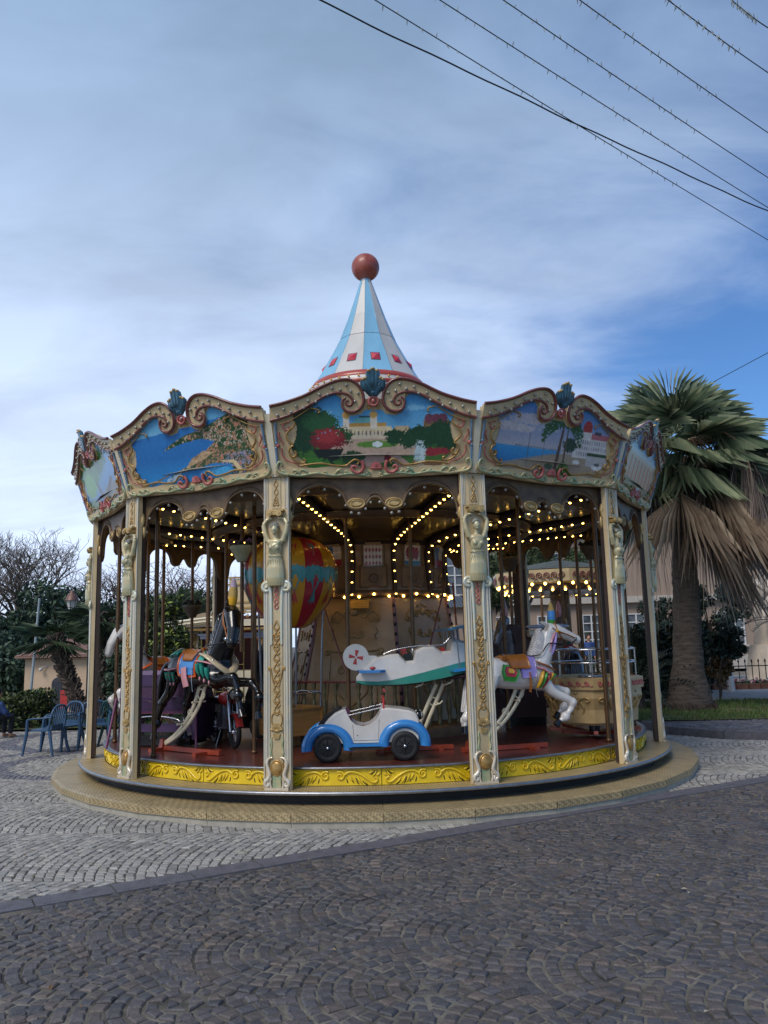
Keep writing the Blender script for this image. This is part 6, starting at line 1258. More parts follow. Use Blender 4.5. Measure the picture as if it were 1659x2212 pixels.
for (pxx, pyt, yy, lab, col, sd, sp) in ((85, 1135, 60, 'tall bare winter tree above the dark oaks on the left', '#625850', 3, .50), (10, 1165, 62, 'bare winter tree cut off by the left picture edge', '#655b52', 8, .5), (325, 1165, 63, 'reddish bare tree seen through the left half of the carousel', '#6b5750', 5, .56), (430, 1190, 64, 'pinkish bare tree seen left of the ticket booth', '#705a55', 6, .56), (235, 1185, 63, 'bare tree seen between the two leftmost columns', '#5f5049', 9, .55)):
    c = U2(pxx, pyt, yy); z0 = dz(c[0], yy); bare_tree(lab, (c[0], yy, z0), (c[2]-z0)*1.08, sp, col, sd, 7 if pxx < 100 else 6)
# ---- small house with tiled roof
hy = 45.; x0, x1 = U2(58, 0, hy)[0], U2(300, 0, hy)[0]; zb_, ze = -1.72, U2(130, 1418, hy)[2]
root = empty('small_house', ((x0+x1)/2, hy, zb_)); tag(root, 'small cream house with a tiled roof and arched door behind the hedge', 'house'); hw_, hh = (x1-x0)/2, ze-zb_
plaster = mat('cream_plaster', '#c3a98c', .9, var=.12, vscale=1.5, bump=.1); roofm = mat('terracotta_tiles', '#8a6457', .85, var=.4, vscale=6, col2='#a98a7c')
b = MB(); b.box((0, 2.2, hh/2), (2*hw_, 4.4, hh)); b.build('wall', plaster, root)
b = MB(); nx_ = int(2*hw_/.11); xs_ = np.linspace(-hw_-.35, hw_+.35, nx_*2+1); V = []; rows = np.linspace(0, 1, 9)
for j, t in enumerate(rows):
    for i, x in enumerate(xs_): V.append((x*(1-.25*t) , -.45+2.7*t, hh+.02+1.05*t+.05*abs(math.sin(i*PI/2))+(.03 if j % 2 else 0)))
n_ = len(xs_); b.add(V, [(j*n_+i, j*n_+i+1, (j+1)*n_+i+1, (j+1)*n_+i) for j in range(8) for i in range(n_-1)], False); rf = b.build('roof', roofm, root)
b = MB(); b.cyl((0, 0, 0), (0, .25, .06), .085, .075, 8); te = b.mesh('eave_tile', roofm)
for i in range(0, nx_): link('eave_tile', te, rf, (-hw_-.3+i*(2*hw_+.6)/nx_, -.5, hh+.05))
b = MB(); b.box((0, -.1, hh-.03), (2*hw_+.5, .6, .08)); b.build('eave', mat('eave_wood', '#6b4a3a', .8, var=.2), rf)
dxx = U2(132, 0, hy)[0]-(x0+x1)/2; arch = [(dxx-.40, 0), (dxx+.40, 0)] + [(dxx+.40*math.cos(t), 1.55+.36*math.sin(t)) for t in np.linspace(0, PI, 11)]
b = MB(); b.prism(arch, -.04, .02); do = b.build('door', mat('slate_door', '#33363d', .5, var=.1), root)
for i in range(5): b = MB(); b.box((dxx-.30+.15*i, -.05, .85), (.012, .015, 1.6)); b.build('door_groove', ink, do)
b = MB(); b.ell((dxx-.95, -.25, 2.35), .10, 10, 7); b.cyl((dxx-.95, -.2, 2.45), (dxx-.6, 0, 2.55), .03, n=6); b.build('security_camera', mat('camera_white', '#c4c0bb', .4, var=.1), root)
b = MB(); b.box((dxx+.05, -.03, 2.55), (.42, .05, .50)); b.build('blue_sign', mat('sign_blue', '#24308a', .4, var=.1), root)
pb_ = U2(145, 0, hy-.7); root = empty('post_box', (pb_[0], hy-.7, -1.72)); tag(root, 'bright red box standing by the arched door of the small house', 'post box'); b = MB(); b.box((0, 0, .75), (.36, .30, .95)); b.build('box_body', redm, root); b = MB(); b.box((0, 0, .14), (.1, .1, .3)); b.build('post', blk, root); b = MB(); b.box((0, -.155, 1.0), (.24, .01, .05)); b.build('slot', ink, root)
# ---- hedge
root = empty('clipped_hedge', (-9.45, 18.3, 0)); tag(root, 'clipped leafy hedge in front of the small house at far left', 'hedge')
P = RNG.uniform(0, 1, (9000, 3)); P = np.stack([(P[:, 0]-.5)*3.7, (P[:, 1]-.5)*.9, P[:, 2]**.7*.76], 1); P[:, 2] += .06*np.sin(P[:, 0]*5)+RNG.normal(0, .02, len(P)); keep = (np.abs(P[:, 1]) > .25) | (P[:, 2] > .55) | (np.abs(P[:, 0]) > 1.6)
link('foliage', leaf_mesh('foliage', P[keep], .10, ['#39452a', '#2b3822', '#4c5a30', '#5f6a3c'], 1.8), root)
b = MB()
for i in range(10): b.cyl((-1.7+.38*i, 0, -.02), (-1.65+.38*i+random.uniform(-.1, .1), 0, .6), .018, .01, 5)
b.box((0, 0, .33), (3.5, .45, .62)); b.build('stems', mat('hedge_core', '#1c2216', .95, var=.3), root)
# ---- leaning palms with shaggy trunks
knob = mat('leaf_base', '#3a302a', .9, var=.45, vscale=14, col2='#6a5d54'); frondm = mat('fan_leaf', '#3c5238', .5, var=.25, vscale=6, attr='Col', spec=.4)
def fan(b, cols, base, d, L_, n, width, pal, droop, fold=.0, pet=.5, bw=.024):
    """one fan leaf: petiole plus n pleated blades; adds quads to b and colours to cols"""
    d = np.array(d, float); d /= np.linalg.norm(d); base = np.array(base, float); sidev = np.cross(d, [0, 0, 1.]); sidev /= np.linalg.norm(sidev)+1e-9; up = np.cross(sidev, d)
    hub = base+d*L_*pet+np.array([0, 0, -droop*.25*L_]); pc = np.array(lin(pal[0]))
    b.tube([base, (base+hub)/2+up*.04*L_, hub], [.018, .014, .010], 4, caps=False); cols += [pc*1.3]*12
    for i in range(n):
        a = (i/(n-1)-.5)*width; v = d*math.cos(a)+sidev*math.sin(a)+up*(.10*math.cos(a*2)); l = L_*(1-pet)*2*(.75+.25*math.cos(a))*random.uniform(.9, 1.08); v /= np.linalg.norm(v)
        w_ = np.cross(v, up); w_ /= np.linalg.norm(w_)+1e-9; hw0 = bw*L_; m1 = hub+v*l*.55-np.array([0, 0, droop*.10*l]); t = hub+v*l-np.array([0, 0, droop*.42*l]); c = np.array(lin(random.choice(pal)))*random.uniform(.8, 1.2)
        k = b.n; b.add([hub, m1-w_*hw0, m1+w_*hw0+up*.01, t], [(0, 1, 3), (0, 3, 2)], False); cols += [c]*4
def fan_mesh(name, fn):
    b = MB(); cols = []; fn(b, cols); me = b.mesh(name, frondm); vcol(me, np.array(cols).clip(0, 1)); return me
PALM = ['#46583e', '#3b4d38', '#56664a', '#2f4030']
def shaggy(label, P, r, crown_n, L_, yb):
    root = empty('fan_palm', P[0]); tag(root, label, 'palm tree', 'shaggy leaning palms'); P = np.array(P)-np.array(P[0]); Q = smooth_path(P, 14); b = MB(); b.tube(Q, np.linspace(r*.8, r*.75, 14), 9); b.build('trunk', mat('palm_core', '#2c2622', .95, var=.3), root)
    b = MB(); T = Q[-1]-Q[0]; T /= np.linalg.norm(T)
    for i in range(330):
        t = random.random(); a = random.uniform(0, 2*PI); k = min(int(t*13), 12); c = Q[k]*(1-(t*13-k))+Q[k+1]*(t*13-k); e1 = np.cross(T, [0, 1, .1]); e1 /= np.linalg.norm(e1); e2 = np.cross(T, e1); o_ = e1*math.cos(a)+e2*math.sin(a); b.tube([c+o_*r*.7, c+o_*r*1.15+T*.06], [.05, .018], 4)
    o = b.build('leaf_stubs', knob, root); o['kind'] = 'stuff'
    for i in range(crown_n):
        a = 2*PI*i/crown_n+random.uniform(-.2, .2); el = random.uniform(-.5, .65); d = (math.cos(a)*math.cos(el), math.sin(a)*math.cos(el), math.sin(el)); link('frond', fan_mesh('frond', lambda b_, c_: fan(b_, c_, Q[-1], d, L_*random.uniform(.8, 1.15), 15, 2.6, PALM, .5)), root)
shaggy('leaning shaggy palm with a green crown in front of the small house', [U2(200, 1565, 19.5)+[0, 0, -.1], U2(170, 1500, 19.6), U2(138, 1430, 19.7), U2(122, 1372, 19.8)], .20, 18, .72, 0)
shaggy('upright shaggy palm trunk right behind the leftmost pole', [U2(225, 1560, 18.6)+[0, 0, -.1], U2(222, 1480, 18.6), U2(218, 1400, 18.7), U2(212, 1330, 18.8)], .19, 10, .75, 0)
shaggy('shaggy palm between the two left columns, bent to the right', [U2(252, 1565, 18.9)+[0, 0, -.1], U2(250, 1480, 18.9), U2(248, 1400, 19.), U2(246, 1340, 19.)], .17, 12, .7, 0)
# ---- plastic chairs
def chair(label, x, y, rz, m, first=None):
    root = empty('garden_chair', (x, y, 0), rz); root.scale = (.95, .95, .95); tag(root, label, 'chair', 'plastic garden chairs on the pale paving')
    b = MB(); b.prism([(-.21, -.20), (.21, -.20), (.24, .0), (.23, .22), (-.23, .22), (-.24, 0)], .405, .43, axis='z'); b.build('seat', m, root)
    bk = lambda x_, z: (x_, .20+.16*(z-.43), z)
    b = MB(); b.tube([bk(*p) for p in smooth_path([(-.24, .43), (-.25, .62), (-.20, .76), (-.09, .82), (.09, .82), (.20, .76), (.25, .62), (.24, .43)], 22)], .022, 6); b.build('back_frame', m, root)
    for i in range(6): xx = -.15+.06*i; b = MB(); b.tube([bk(xx*.75, .46), bk(xx, .64), bk(xx*1.05, .80-.5*xx*xx)], .014, 5, sy=.5); b.build('back_slat', m, root)
    b = MB(); b.box((0, .215, .465), (.36, .02, .08)); b.build('back_panel', m, root)
    for s in (-1, 1):
        b = MB(); b.tube(smooth_path([(s*.24, .25, .64), (s*.27, .1, .63), (s*.275, -.1, .62), (s*.26, -.19, .60)], 10), .024, 6, sy=.6); b.build('arm', m, root)
        b = MB(); b.tube([(s*.26, -.19, .60), (s*.245, -.20, .40), (s*.275, -.25, .0)], [.026, .034, .022], 6); b.build('leg', m, root); b = MB(); b.tube([(s*.22, .20, .42), (s*.265, .30, .0)], [.034, .022], 6); b.build('leg', m, root)
cb, cg = mat('navy_plastic', '#31506f', .4, var=.15, vscale=9), mat('green_plastic', '#24504c', .4, var=.15, vscale=9)
chair('blue plastic chair nearest the camera at far left, turned to the right', -5.70, 13.62, R(-98), cb); chair('blue plastic chair just behind the nearest one, its back to the hedge', -5.62, 14.15, R(-30), cb); chair('blue plastic chair whose back stands before the arched door', -5.12, 14.25, R(20), cb); chair('dark green plastic chair seen between the two leftmost columns', -4.78, 14.62, R(150), cg)
# ---- lantern and mast
lx, ly = U2(153, 0, 24)[0], 24.; root = empty('street_lantern', (lx, ly, dz(lx, ly))); tag(root, 'old street lantern with copper cap above the leaning palms', 'street lamp'); hz_ = U2(153, 1300, 24)[2]-dz(lx, ly)
iron = mat('dark_iron', '#1d2226', .5, .4, var=.2)
b = MB(); b.cyl((.55, 0, 0), (.55, 0, hz_+.05), .05, .035, 8); b.tube(smooth_path([(.55, 0, hz_-.30), (.35, 0, hz_-.20), (.2, 0, hz_-.32), (0, 0, hz_-.26)], 12), .022, 6); b.build('post', iron, root)
b = MB(); b.lathe([(.10, hz_-.24), (.17, hz_+.02)], 6, smooth=False); b.build('glass', mat('frosted_lantern', '#b9bab6', .3, var=.1), root); b = MB(); b.lathe([(.21, hz_+.02), (.19, hz_+.06), (.13, hz_+.2), (.07, hz_+.25), (.08, hz_+.29), (.0, hz_+.33)], 12); b.build('cap', mat('copper_cap', '#6f5248', .5, .3, var=.3, vscale=9), root)
b = MB()
for i in range(6): a = i*PI/3; b.cyl((.10*math.sin(a), -.10*math.cos(a), hz_-.24), (.17*math.sin(a), -.17*math.cos(a), hz_+.02), .010, n=4)
b.build('glazing_bar', iron, root)
mx0, mx1 = U2(70, 1415, 33), U2(83, 1290, 33); root = empty('slim_mast', (mx0[0], 33, dz(mx0[0], 33))); tag(root, 'slim pale mast leaning beside the dark trees at left', 'mast'); b = MB(); b.cyl((0, 0, 0), (mx1[0]-mx0[0], 0, mx1[2]-dz(mx0[0], 33)), .06, .045, 7); b.build('shaft', mat('pale_mast', '#8f9a9c', .5, var=.1), root); b = MB(); b.ell((mx1[0]-mx0[0], 0, mx1[2]-dz(mx0[0], 33)), .08, 7, 5); b.build('mast_cap', iron, root)
# ---- leafy shrub seen through the left opening
c = U2(365, 1410, 17.6); tree('leafy_shrub', 'tall shrub with yellow green leaf rosettes seen behind the purple bench', (c[0], 17.6, -.02), (c[0], 17.6, 1.55), (.55, .5, 1.35), 34, .28, 6500, .13, ['#2b3a22', '#36482a', '#7a8a3c', '#24321e'], None, 2.6, .07, 'shrub')
c = U2(300, 1420, 18.4); tree('leafy_shrub', 'dark shrub filling the gap behind the leftmost columns', (c[0], 18.4, -.02), (c[0], 18.4, 1.3), (.7, .5, 1.2), 26, .30, 4500, .13, GREEN, None, 2.4, .07, 'shrub')
root = empty('small_fan_palm', (U2(350, 0, 20.5)[0], 20.5, dz(-5.7, 20.5))); tag(root, 'small fan palm behind the yellow green shrub on the left', 'palm tree')
b = MB(); b.tube([(0, 0, 0), (.05, 0, 1.4), (.05, 0, 2.4)], [.14, .12, .1], 8); b.build('trunk', mat('palm_core', ''), root)
for i in range(16): a = i*.9; el = random.uniform(-.1, 1.2); link('frond', fan_mesh('frond', lambda b_, c_: fan(b_, c_, (.05, 0, 2.4), (math.cos(a)*math.cos(el), math.sin(a)*math.cos(el), math.sin(el)), .95, 15, 2.4, PALM, .5)), root)
# ---- ticket booth
ky = 19.6; kx0, kx1 = U2(410, 0, ky)[0], U2(572, 0, ky)[0]; root = empty('ticket_booth', ((kx0+kx1)/2, ky, -.02)); tag(root, 'cream and gold ticket booth standing behind the carousel on the left', 'booth'); kw = (kx1-kx0)/2
kz = lambda v: U2(480, v, ky)[2]
b = MB(); b.box((0, .6, .55), (2*kw, 1.2, 1.1)); b.build('counter', cream2, root); b = MB(); b.box((0, 1.1, 1.75), (2*kw-.1, .1, 1.4)); b.build('back_wall', mat('dark_red_interior', '#4a1d24', .6, var=.2), root)
for x in (-kw+.09, -.18, kw-.12):
    b = MB(); b.box((x, .04, 1.55), (.16, .14, 1.1)); pil = b.build('pilaster', pearl, root); b = MB(); b.box((x, -.04, 1.5), (.07, .03, .9)); b.ell((x, -.05, 1.92), (.06, .04, .09), 8, 6); b.build('gilt_panel', gold, pil)
b = MB(); b.box((0, .5, kz(1345)), (2*kw+.3, 1.4, .16)); b.build('cornice', cream2, root); b = MB(); b.box((.0, .45, kz(1358)), (2*kw+.36, 1.5, .05)); b.build('cornice_gilt', gold, root)
b = MB(); b.box((.5, .3, (kz(1250)+kz(1318))/2), (1.05, .25, kz(1250)-kz(1318))); sg = b.build('sign_board', cream, root)
for v in (1247, 1262, 1300, 1312, 1322): b = MB(); b.box((.5, .17, kz(v)), (1.12, .04, .045)); b.build('sign_moulding', oldgold, sg)
for i in range(6): b = MB(); b.tube([(x, .155, z) for x, z in spiral((.08+.17*i, kz(1330)), .01, .05, 0, 1.3, 10)], .012, 5); b.build('sign_scroll', gold, sg)
b = MB(); b.prism([(-kw-.1, kz(1342)), (-.1, kz(1342)), (-.2, kz(1325)), (-.6, kz(1322)), (-kw, kz(1330))], -.1, .5); b.build('side_roof', mat('booth_roof', '#9c8a70', .7, var=.2), root)
b = MB(); b.cyl((-kw-1.55, -.3, kz(1352)), (-.3, -.3, kz(1333)), .035, n=6); b.cyl((-kw-1.55, -.3, kz(1359)), (-.3, -.3, kz(1340)), .025, n=6); b.build('awning_bar', cream2, root); b = MB(); b.cyl((-kw-1.5, -.3, 0), (-kw-1.5, -.3, kz(1356)), .03, n=6); b.build('awning_post', cream2, root)
for x, v in ((-.3, 1378), (.15, 1372), (.5, 1376), (.72, 1374)): bulb(root, (x, 1.0, kz(v)), .02, True)
# ---- little carousel at the back right
sc = (4.45, 20.6); root = empty('small_carousel', (sc[0], sc[1], .12)); tag(root, 'smaller carousel with a lit fascia standing behind the big one on the right', 'carousel'); sz = lambda v: U2(1205, v, 19.3)[2]-.12
b = MB(); b.lathe([(1.62, sz(1230)), (.9, sz(1214)), (0, sz(1200))], 20); b.build('canopy', mat('canopy_grey_green', '#4a4d44', .7, var=.3), root)
b = MB(); h8 = math.tan(PI/10); b.add([(-1.6*h8, -1.6, sz(1258)), (1.6*h8, -1.6, sz(1258)), (1.64*h8, -1.64, sz(1232)), (-1.64*h8, -1.64, sz(1232))], [(0, 1, 2, 3)], False); fm_ = b.mesh('fascia_panel', cream)
b = MB()
for i in range(5): xc = -.36+.18*i; b.tube([(x, -1.635, z) for x, z in spiral((xc, (sz(1258)+sz(1232))/2), .012, .085, 0, 1.6, 14)], .014, 5)
for i in range(4): xc = -.27+.18*i; b.tube([(x, -1.635, z) for x, z in smooth_path([(xc-.05, sz(1254)), (xc, sz(1250)), (xc+.05, sz(1254))], 6)], .012, 5)
so = b.mesh('scroll_ornament', maroon)
for k in range(10):
    f = link('fascia_panel', fm_, root, (0, 0, 0), (0, 0, k*PI/5+.25))
    if math.cos(k*PI/5+.25) > -.2: link('scroll_ornament', so, f)
b = MB(); b.lathe([(1.55, sz(1262)), (1.42, sz(1274)), (1.35, sz(1276)), (.3, sz(1282))], 30); b.build('soffit', mat('mirror_soffit', '#6a6a78', .2, .6, var=.2), root)
for i in range(30): a = i*PI/15; bulb(root, PP(a, 1.56, sz(1262)), .035, True); bulb(root, PP(a+.1, 1.44, sz(1275)), .030, True)
b = MB(); b.lathe([(.28, .2), (.25, sz(1282))], 12); b.build('centre_post', brown2, root); b = MB(); b.lathe([(0, .22), (1.6, .22), (1.62, .18), (1.62, 0)], 30); b.build('platform', floor_m, root)
for i in range(8): a = i*PI/4+.2; b = MB(); b.cyl(PP(a, 1.2, .2), PP(a, 1.2, sz(1278)), .03, n=7); b.build('pole', brass, root)
# ---- cream building with white windows
by = 36.; root = empty('town_building', (15.5, by, .1)); tag(root, 'long pinkish cream building with white barred windows behind the carousel', 'building')
wallm = mat('pink_cream_render', '#968374', .9, var=.10, vscale=.6, bump=.08); BZt = 6.3
b = MB(); b.box((0, 4, BZt/2), (26.5, 8, BZt)); b.build('wall', wallm, root); b = MB(); b.box((0, -.12, 3.15), (26.6, .3, .28)); b.build('string_course', mat('pale_stone_trim', '#b3aba0', .8, var=.1), root); b = MB(); b.box((0, -.2, BZt+.08), (26.9, .6, .22)); b.build('cornice', MATS['pale_stone_trim'], root); b = MB(); b.box((0, -.06, .3), (26.55, .14, .6)); b.build('base_course', MATS['pale_stone_trim'], root)
whitef = mat('white_frame', '#c9c8c6', .5, var=.05); glz = mat('window_glass', '#2d323a', .08, var=.3, vscale=1.2, col2='#6a707a', coat=.6)
def win(x, z, w_, h_):
    b = MB(); b.box((x, -.012, z+h_/2), (w_, .03, h_)); wn = b.build('window', glz, root); b = MB()
    for sx in (-w_/2, -w_/6, w_/6, w_/2): b.box((x+sx, -.05, z+h_/2), (.06, .07, h_+.06))
    for k in range(5): b.box((x, -.045, z+h_*k/4), (w_+.06, .06, .045))
    b.build('frame', whitef, wn); b = MB(); b.box((x, -.12, z-.07), (w_+.3, .25, .10)); b.build('sill', MATS['pale_stone_trim'], wn)
for i in range(13):
    x = -12.2+2.0*i; win(x, 1.05, 1.15, 1.45); (win(x, 3.55, 1.15, 1.75) if i < 4 else None)
root2 = empty('grey_shed_roof', (2.1, 27.5, .1)); tag(root2, 'low dark corrugated roof seen behind the hooded carriage', 'shed'); b = MB(); b.box((0, 0, 1.3), (3.0, 2.0, 2.6)); b.build('wall', wallm, root2)
b = MB(); xs_ = np.linspace(-1.7, 1.7, 69); V = [(x, -1.2, 2.62+.03*(i % 2)) for i, x in enumerate(xs_)]+[(x, 1.2, 3.1+.03*(i % 2)) for i, x in enumerate(xs_)]; b.add(V, [(i, i+1, i+70, i+69) for i in range(68)], False); b.build('corrugated_sheet', mat('dark_sheet', '#3c4248', .5, .3, var=.2), root2)
for (pxx, pyy, yy, rx, rz_, lab, n) in ((1120, 1225, 30, 1.5, 1.1, 'green pine seen under the canopy above the small carousel', 5000), (1205, 1215, 31, 1.3, 1.2, 'green pine right of the middle of the small carousel canopy', 5000), (1048, 1270, 27, .9, 1.3, 'yellowish tree just left of the shaded flower pot', 4000)):
    c = U2(pxx, pyy, yy); tree('pine_tree', lab, (c[0], yy, .1), c, (rx, rx*.8, rz_), 22, .5, n, .20, OLIVE, 'trees before the pink building', 4.)
# ---- small palm and dark cycads right
def rosette(name, label, x, y, z, n, L_, pal, group=None, fanw=0.):
    root = empty(name, (x, y, z)); tag(root, label, 'plant', group); b = MB(); b.tube([(0, 0, 0), (0, 0, .35)], [.16, .14], 8); b.build('stem', knob, root)
    for i in range(n):
        a = i*2.4; el = random.uniform(.1, 1.25); d = np.array([math.cos(a)*math.cos(el), math.sin(a)*math.cos(el), math.sin(el)]); l = L_*random.uniform(.8, 1.15); mb_ = MB(); cols = []
        S = [np.array([0, 0, .35])+d*l*t-np.array([0, 0, .45*l*t*t*(1.2-.6*math.sin(el))]) for t in np.linspace(0, 1, 9)]; mb_.tube(S, np.linspace(.014, .004, 9), 4, caps=False); cols += [np.array(lin(pal[0]))]*36
        sv = np.cross(d, [0, 0, 1.]); sv /= np.linalg.norm(sv)
        for j in range(1, 9):
            for s in (-1, 1):
                for q_ in (0, .5):
                    p = S[j-1]*(1-q_)+S[j]*q_; t_ = p+sv*s*.17*L_*math.sin(PI*min(.93, (j+q_)/9+.08))+d*.10*L_-np.array([0, 0, .04]); w_ = (S[j]-S[j-1])*.30; c = np.array(lin(random.choice(pal)))*random.uniform(.8, 1.2); mb_.add([p, p+w_, t_], [(0, 1, 2)], False); cols += [c]*3
        me = mb_.mesh('frond', frondm); vcol(me, np.array(cols).clip(0, 1)); link('frond', me, root)
DK = ['#1c2b22', '#16231c', '#24352a', '#2a3a30']
rosette('cycad', 'dark cycad behind the right columns, left of the big palm trunk', 5.35, 17.6, .12, 30, 1.35, DK, 'dark cycads'); rosette('cycad', 'taller dark cycad close to the left side of the big palm trunk', 5.75, 18.6, .5, 30, 1.55, DK, 'dark cycads'); rosette('cycad', 'dark cycad seen between the rightmost columns', 4.9, 18.3, .12, 26, 1.3, DK, 'dark cycads')
rosette('feathery_palm', 'light green feathery palm seen left of the white horse head', U2(1165, 0, 18)[0], 18., .9, 18, 1.2, ['#5d7a4a', '#4a6a3c', '#7a8f5a', '#3c5232']); rosette('feathery_palm', 'blue grey palm leaves poking in at the right picture edge', U2(1675, 0, 20)[0], 20., 1.55, 16, 1.3, ['#3a4a4a', '#2c3c3c', '#4a5a58', '#223030'])
for (pxx, pyy, yy, rx, rz_, lab) in ((1400, 1440, 20.5, .9, 1.2, 'dark bush filling the gap behind the rightmost columns'), (1455, 1420, 22, .9, 1.3, 'dark bush behind the trunk of the big palm'), (1520, 1340, 27, 1.3, 1.5, 'dark tree rising behind the big palm trunk on its right side'), (1415, 1380, 27, 1.1, 1.3, 'dark tree mass left of the palm trunk above the cycads')):
    c = U2(pxx, pyy, yy); tree('dark_bush', lab, (c[0], yy, .12), c, (rx, rx*.7, rz_), 20, .4, 4500, .17, DK, 'dark bushes on the right', 2.4, .08, 'bush')
# ---- the big palm
pb = np.array([6.30, 17.25, .12]); root = empty('fan_palm', pb); tag(root, 'big fan palm with a skirt of brown dead leaves right of the carousel', 'palm tree')
cz_ = 5.75; axis = lambda t: np.array([.22*t+.05*math.sin(3*t), 0, cz_*t])
ptm = mat('palm_trunk', '#2e2823', .9, var=.3, vscale=5, bump=.9, bscale=12, col2='#544a42', stretch=(1, 1, 4))
zs = np.array([0, .05, .12, .2, .32, .5, .8, 1.2, 1.8, 2.5, 3.5, 4.5, 5.4]); rs = np.array([.50, .505, .49, .47, .435, .385, .325, .295, .28, .265, .24, .22, .20]); b = MB(); NT = 28
b.loft([[tuple(axis(z/cz_)+np.array([(r+.012*math.sin(5*a+z*9)+.008*math.sin(11*a-z*21))*math.cos(a), (r+.012*math.sin(5*a+z*9))*math.sin(a), 0])) for a in np.linspace(0, 2*PI, NT+1)[:-1]] for z, r in zip(np.linspace(0, 5.4, 60), np.interp(np.linspace(0, 5.4, 60), zs, rs)+.006*(np.arange(60) % 2))]); b.build('trunk', ptm, root)
b = MB()
for i in range(260):
    a = random.uniform(0, 2*PI); r = .50+random.uniform(-.02, .05); b.tube([(r*math.cos(a), r*math.sin(a), random.uniform(.0, .16)), ((r+.07)*math.cos(a+.1), (r+.07)*math.sin(a+.1), -.03)], [.016, .012], 4)
o = b.build('root_mat', mat('root_brown', '#40332c', .95, var=.4), root); o['kind'] = 'stuff'
for i in range(16): a = random.uniform(PI*1.05, PI*1.95); z = random.uniform(.3, 1.3); r = np.interp(z, zs, rs); b = MB(); b.ell((r*math.cos(a)+.22*z/cz_, r*math.sin(a), z), (.02, .012, .018), 6, 4); b.build('bore_hole', ink, root)
GR = ['#7b876a', '#5e6d54', '#98a07e', '#465642']; hubp = axis(1.0)
for i in range(44):
    a = i*2.39996; f_ = i/43; el = math.asin(max(-.97, min(.97, -.45+1.36*f_)))+random.uniform(-.16, .16); d = np.array([math.cos(a)*math.cos(el), math.sin(a)*math.cos(el), math.sin(el)]); Ln = random.uniform(1.15, 1.55)
    link('frond', fan_mesh('frond', lambda b_, c_: fan(b_, c_, hubp+d*.12+np.array([0, 0, .35*f_-.1]), d, Ln, 30, random.uniform(2.4, 3.2), GR, random.uniform(.6, 1.15)+.5*max(0, .4-el), pet=.47, bw=.0082)), root)
DE = ['#8a7b72', '#766a63', '#a09188', '#655a53']; deadm = mat('dead_leaf', '#66544a', .9, var=.25, vscale=8, attr='Col', spec=.1)
def dead(a, out, drop, length, nst, tight=.07):
    """a withered leaf: bent petiole with a bundle of shredded strands hanging from its end"""
    b = MB(); cols = []; dirv = np.array([math.cos(a), math.sin(a), 0]); P = smooth_path([hubp+dirv*.15+[0, 0, -.15], hubp+dirv*out*.55+[0, 0, .02], hubp+dirv*out*.9+[0, 0, drop*.35], hubp+dirv*out+[0, 0, drop]], 12); b.tube(P, np.linspace(.030, .013, 12), 5, caps=False); cols += [np.array(lin('#a08468'))]*60
    end = P[-1]
    for j in range(nst):
        t = random.random()**.6; p = P[min(11, int(6+5.9*t))]+RNG.normal(0, .025, 3); l = length*random.uniform(.35, 1.05); th_ = random.uniform(0, 2*PI); sw = np.array([math.cos(th_), math.sin(th_), 0])*abs(random.gauss(0, tight))*l; bl = sw*1.5*min(1, l/1.2); m1 = p+bl*.7+[0, 0, -l*.35]; m2 = p+bl+RNG.normal(0, .015, 3)+[0, 0, -l*.7]; e = p+bl*.9+RNG.normal(0, .04, 3)+[0, 0, -l]; w_ = np.array([random.uniform(-1, 1), random.uniform(-1, 1), 0])*.006; c = np.array(lin(random.choice(DE)))*random.uniform(.75, 1.25)
        b.add([p, m1-w_, m1+w_, m2-w_*.8, m2+w_*.8, e], [(0, 1, 2), (1, 3, 4, 2), (3, 5, 4)], False); cols += [c]*6
    me = b.mesh('dead_frond', deadm); vcol(me, np.array(cols).clip(0, 1)); link('dead_frond', me, root)
TAN = ['#8d7a68', '#9c8a76', '#7a6858', '#aa9a86']
for i in range(15):
    a = -1.0+random.uniform(-1.5, 1.5); el = random.uniform(-1.15, -.45); d = np.array([math.cos(a)*math.cos(el), math.sin(a)*math.cos(el), math.sin(el)]); link('dead_fan', fan_mesh('dead_fan', lambda b_, c_: fan(b_, c_, hubp+np.array([math.cos(a)*.2, math.sin(a)*.2, -.15]), d, random.uniform(1.2, 1.9), 18, random.uniform(.9, 1.6), TAN, 1.3, pet=.52, bw=.010)), root)
for i in range(9): dead(i*2.39996+.5, random.uniform(.30, .6), random.uniform(-1.6, -.7), random.uniform(.9, 1.9), 120, .10)
for a in (-.25, .15, -.6, -.95, -1.25, -1.6, -2.7): dead(a, random.uniform(.7, 1.2), random.uniform(-1.9, -.7), random.uniform(1.7, 3.2), 190, .07)
for a in (-.05, -.3, .25, -.5, -.75, -1.1): dead(a, random.uniform(1.3, 2.1), random.uniform(-1.6, -.4), random.uniform(1.9, 3.1), 230, .075)
root = empty('fan_palm', (U2(1735, 0, 19)[0], 19.4, .12)); tag(root, 'second fan palm of which only leaf tips enter at the right picture edge', 'palm tree'); b = MB(); b.tube([(0, 0, -.1), (0, 0, 2.5), (0, 0, 5.2)], [.35, .27, .22], 12); b.build('trunk', ptm, root)
for i in range(30):
    a = i*2.39996; el = random.uniform(-.5, 1.1); d = np.array([math.cos(a)*math.cos(el), math.sin(a)*math.cos(el), math.sin(el)]); link('frond', fan_mesh('frond', lambda b_, c_: fan(b_, c_, (0, 0, 5.3), d, 1.15, 20, 2.5, GR, .7, pet=.44)), root)
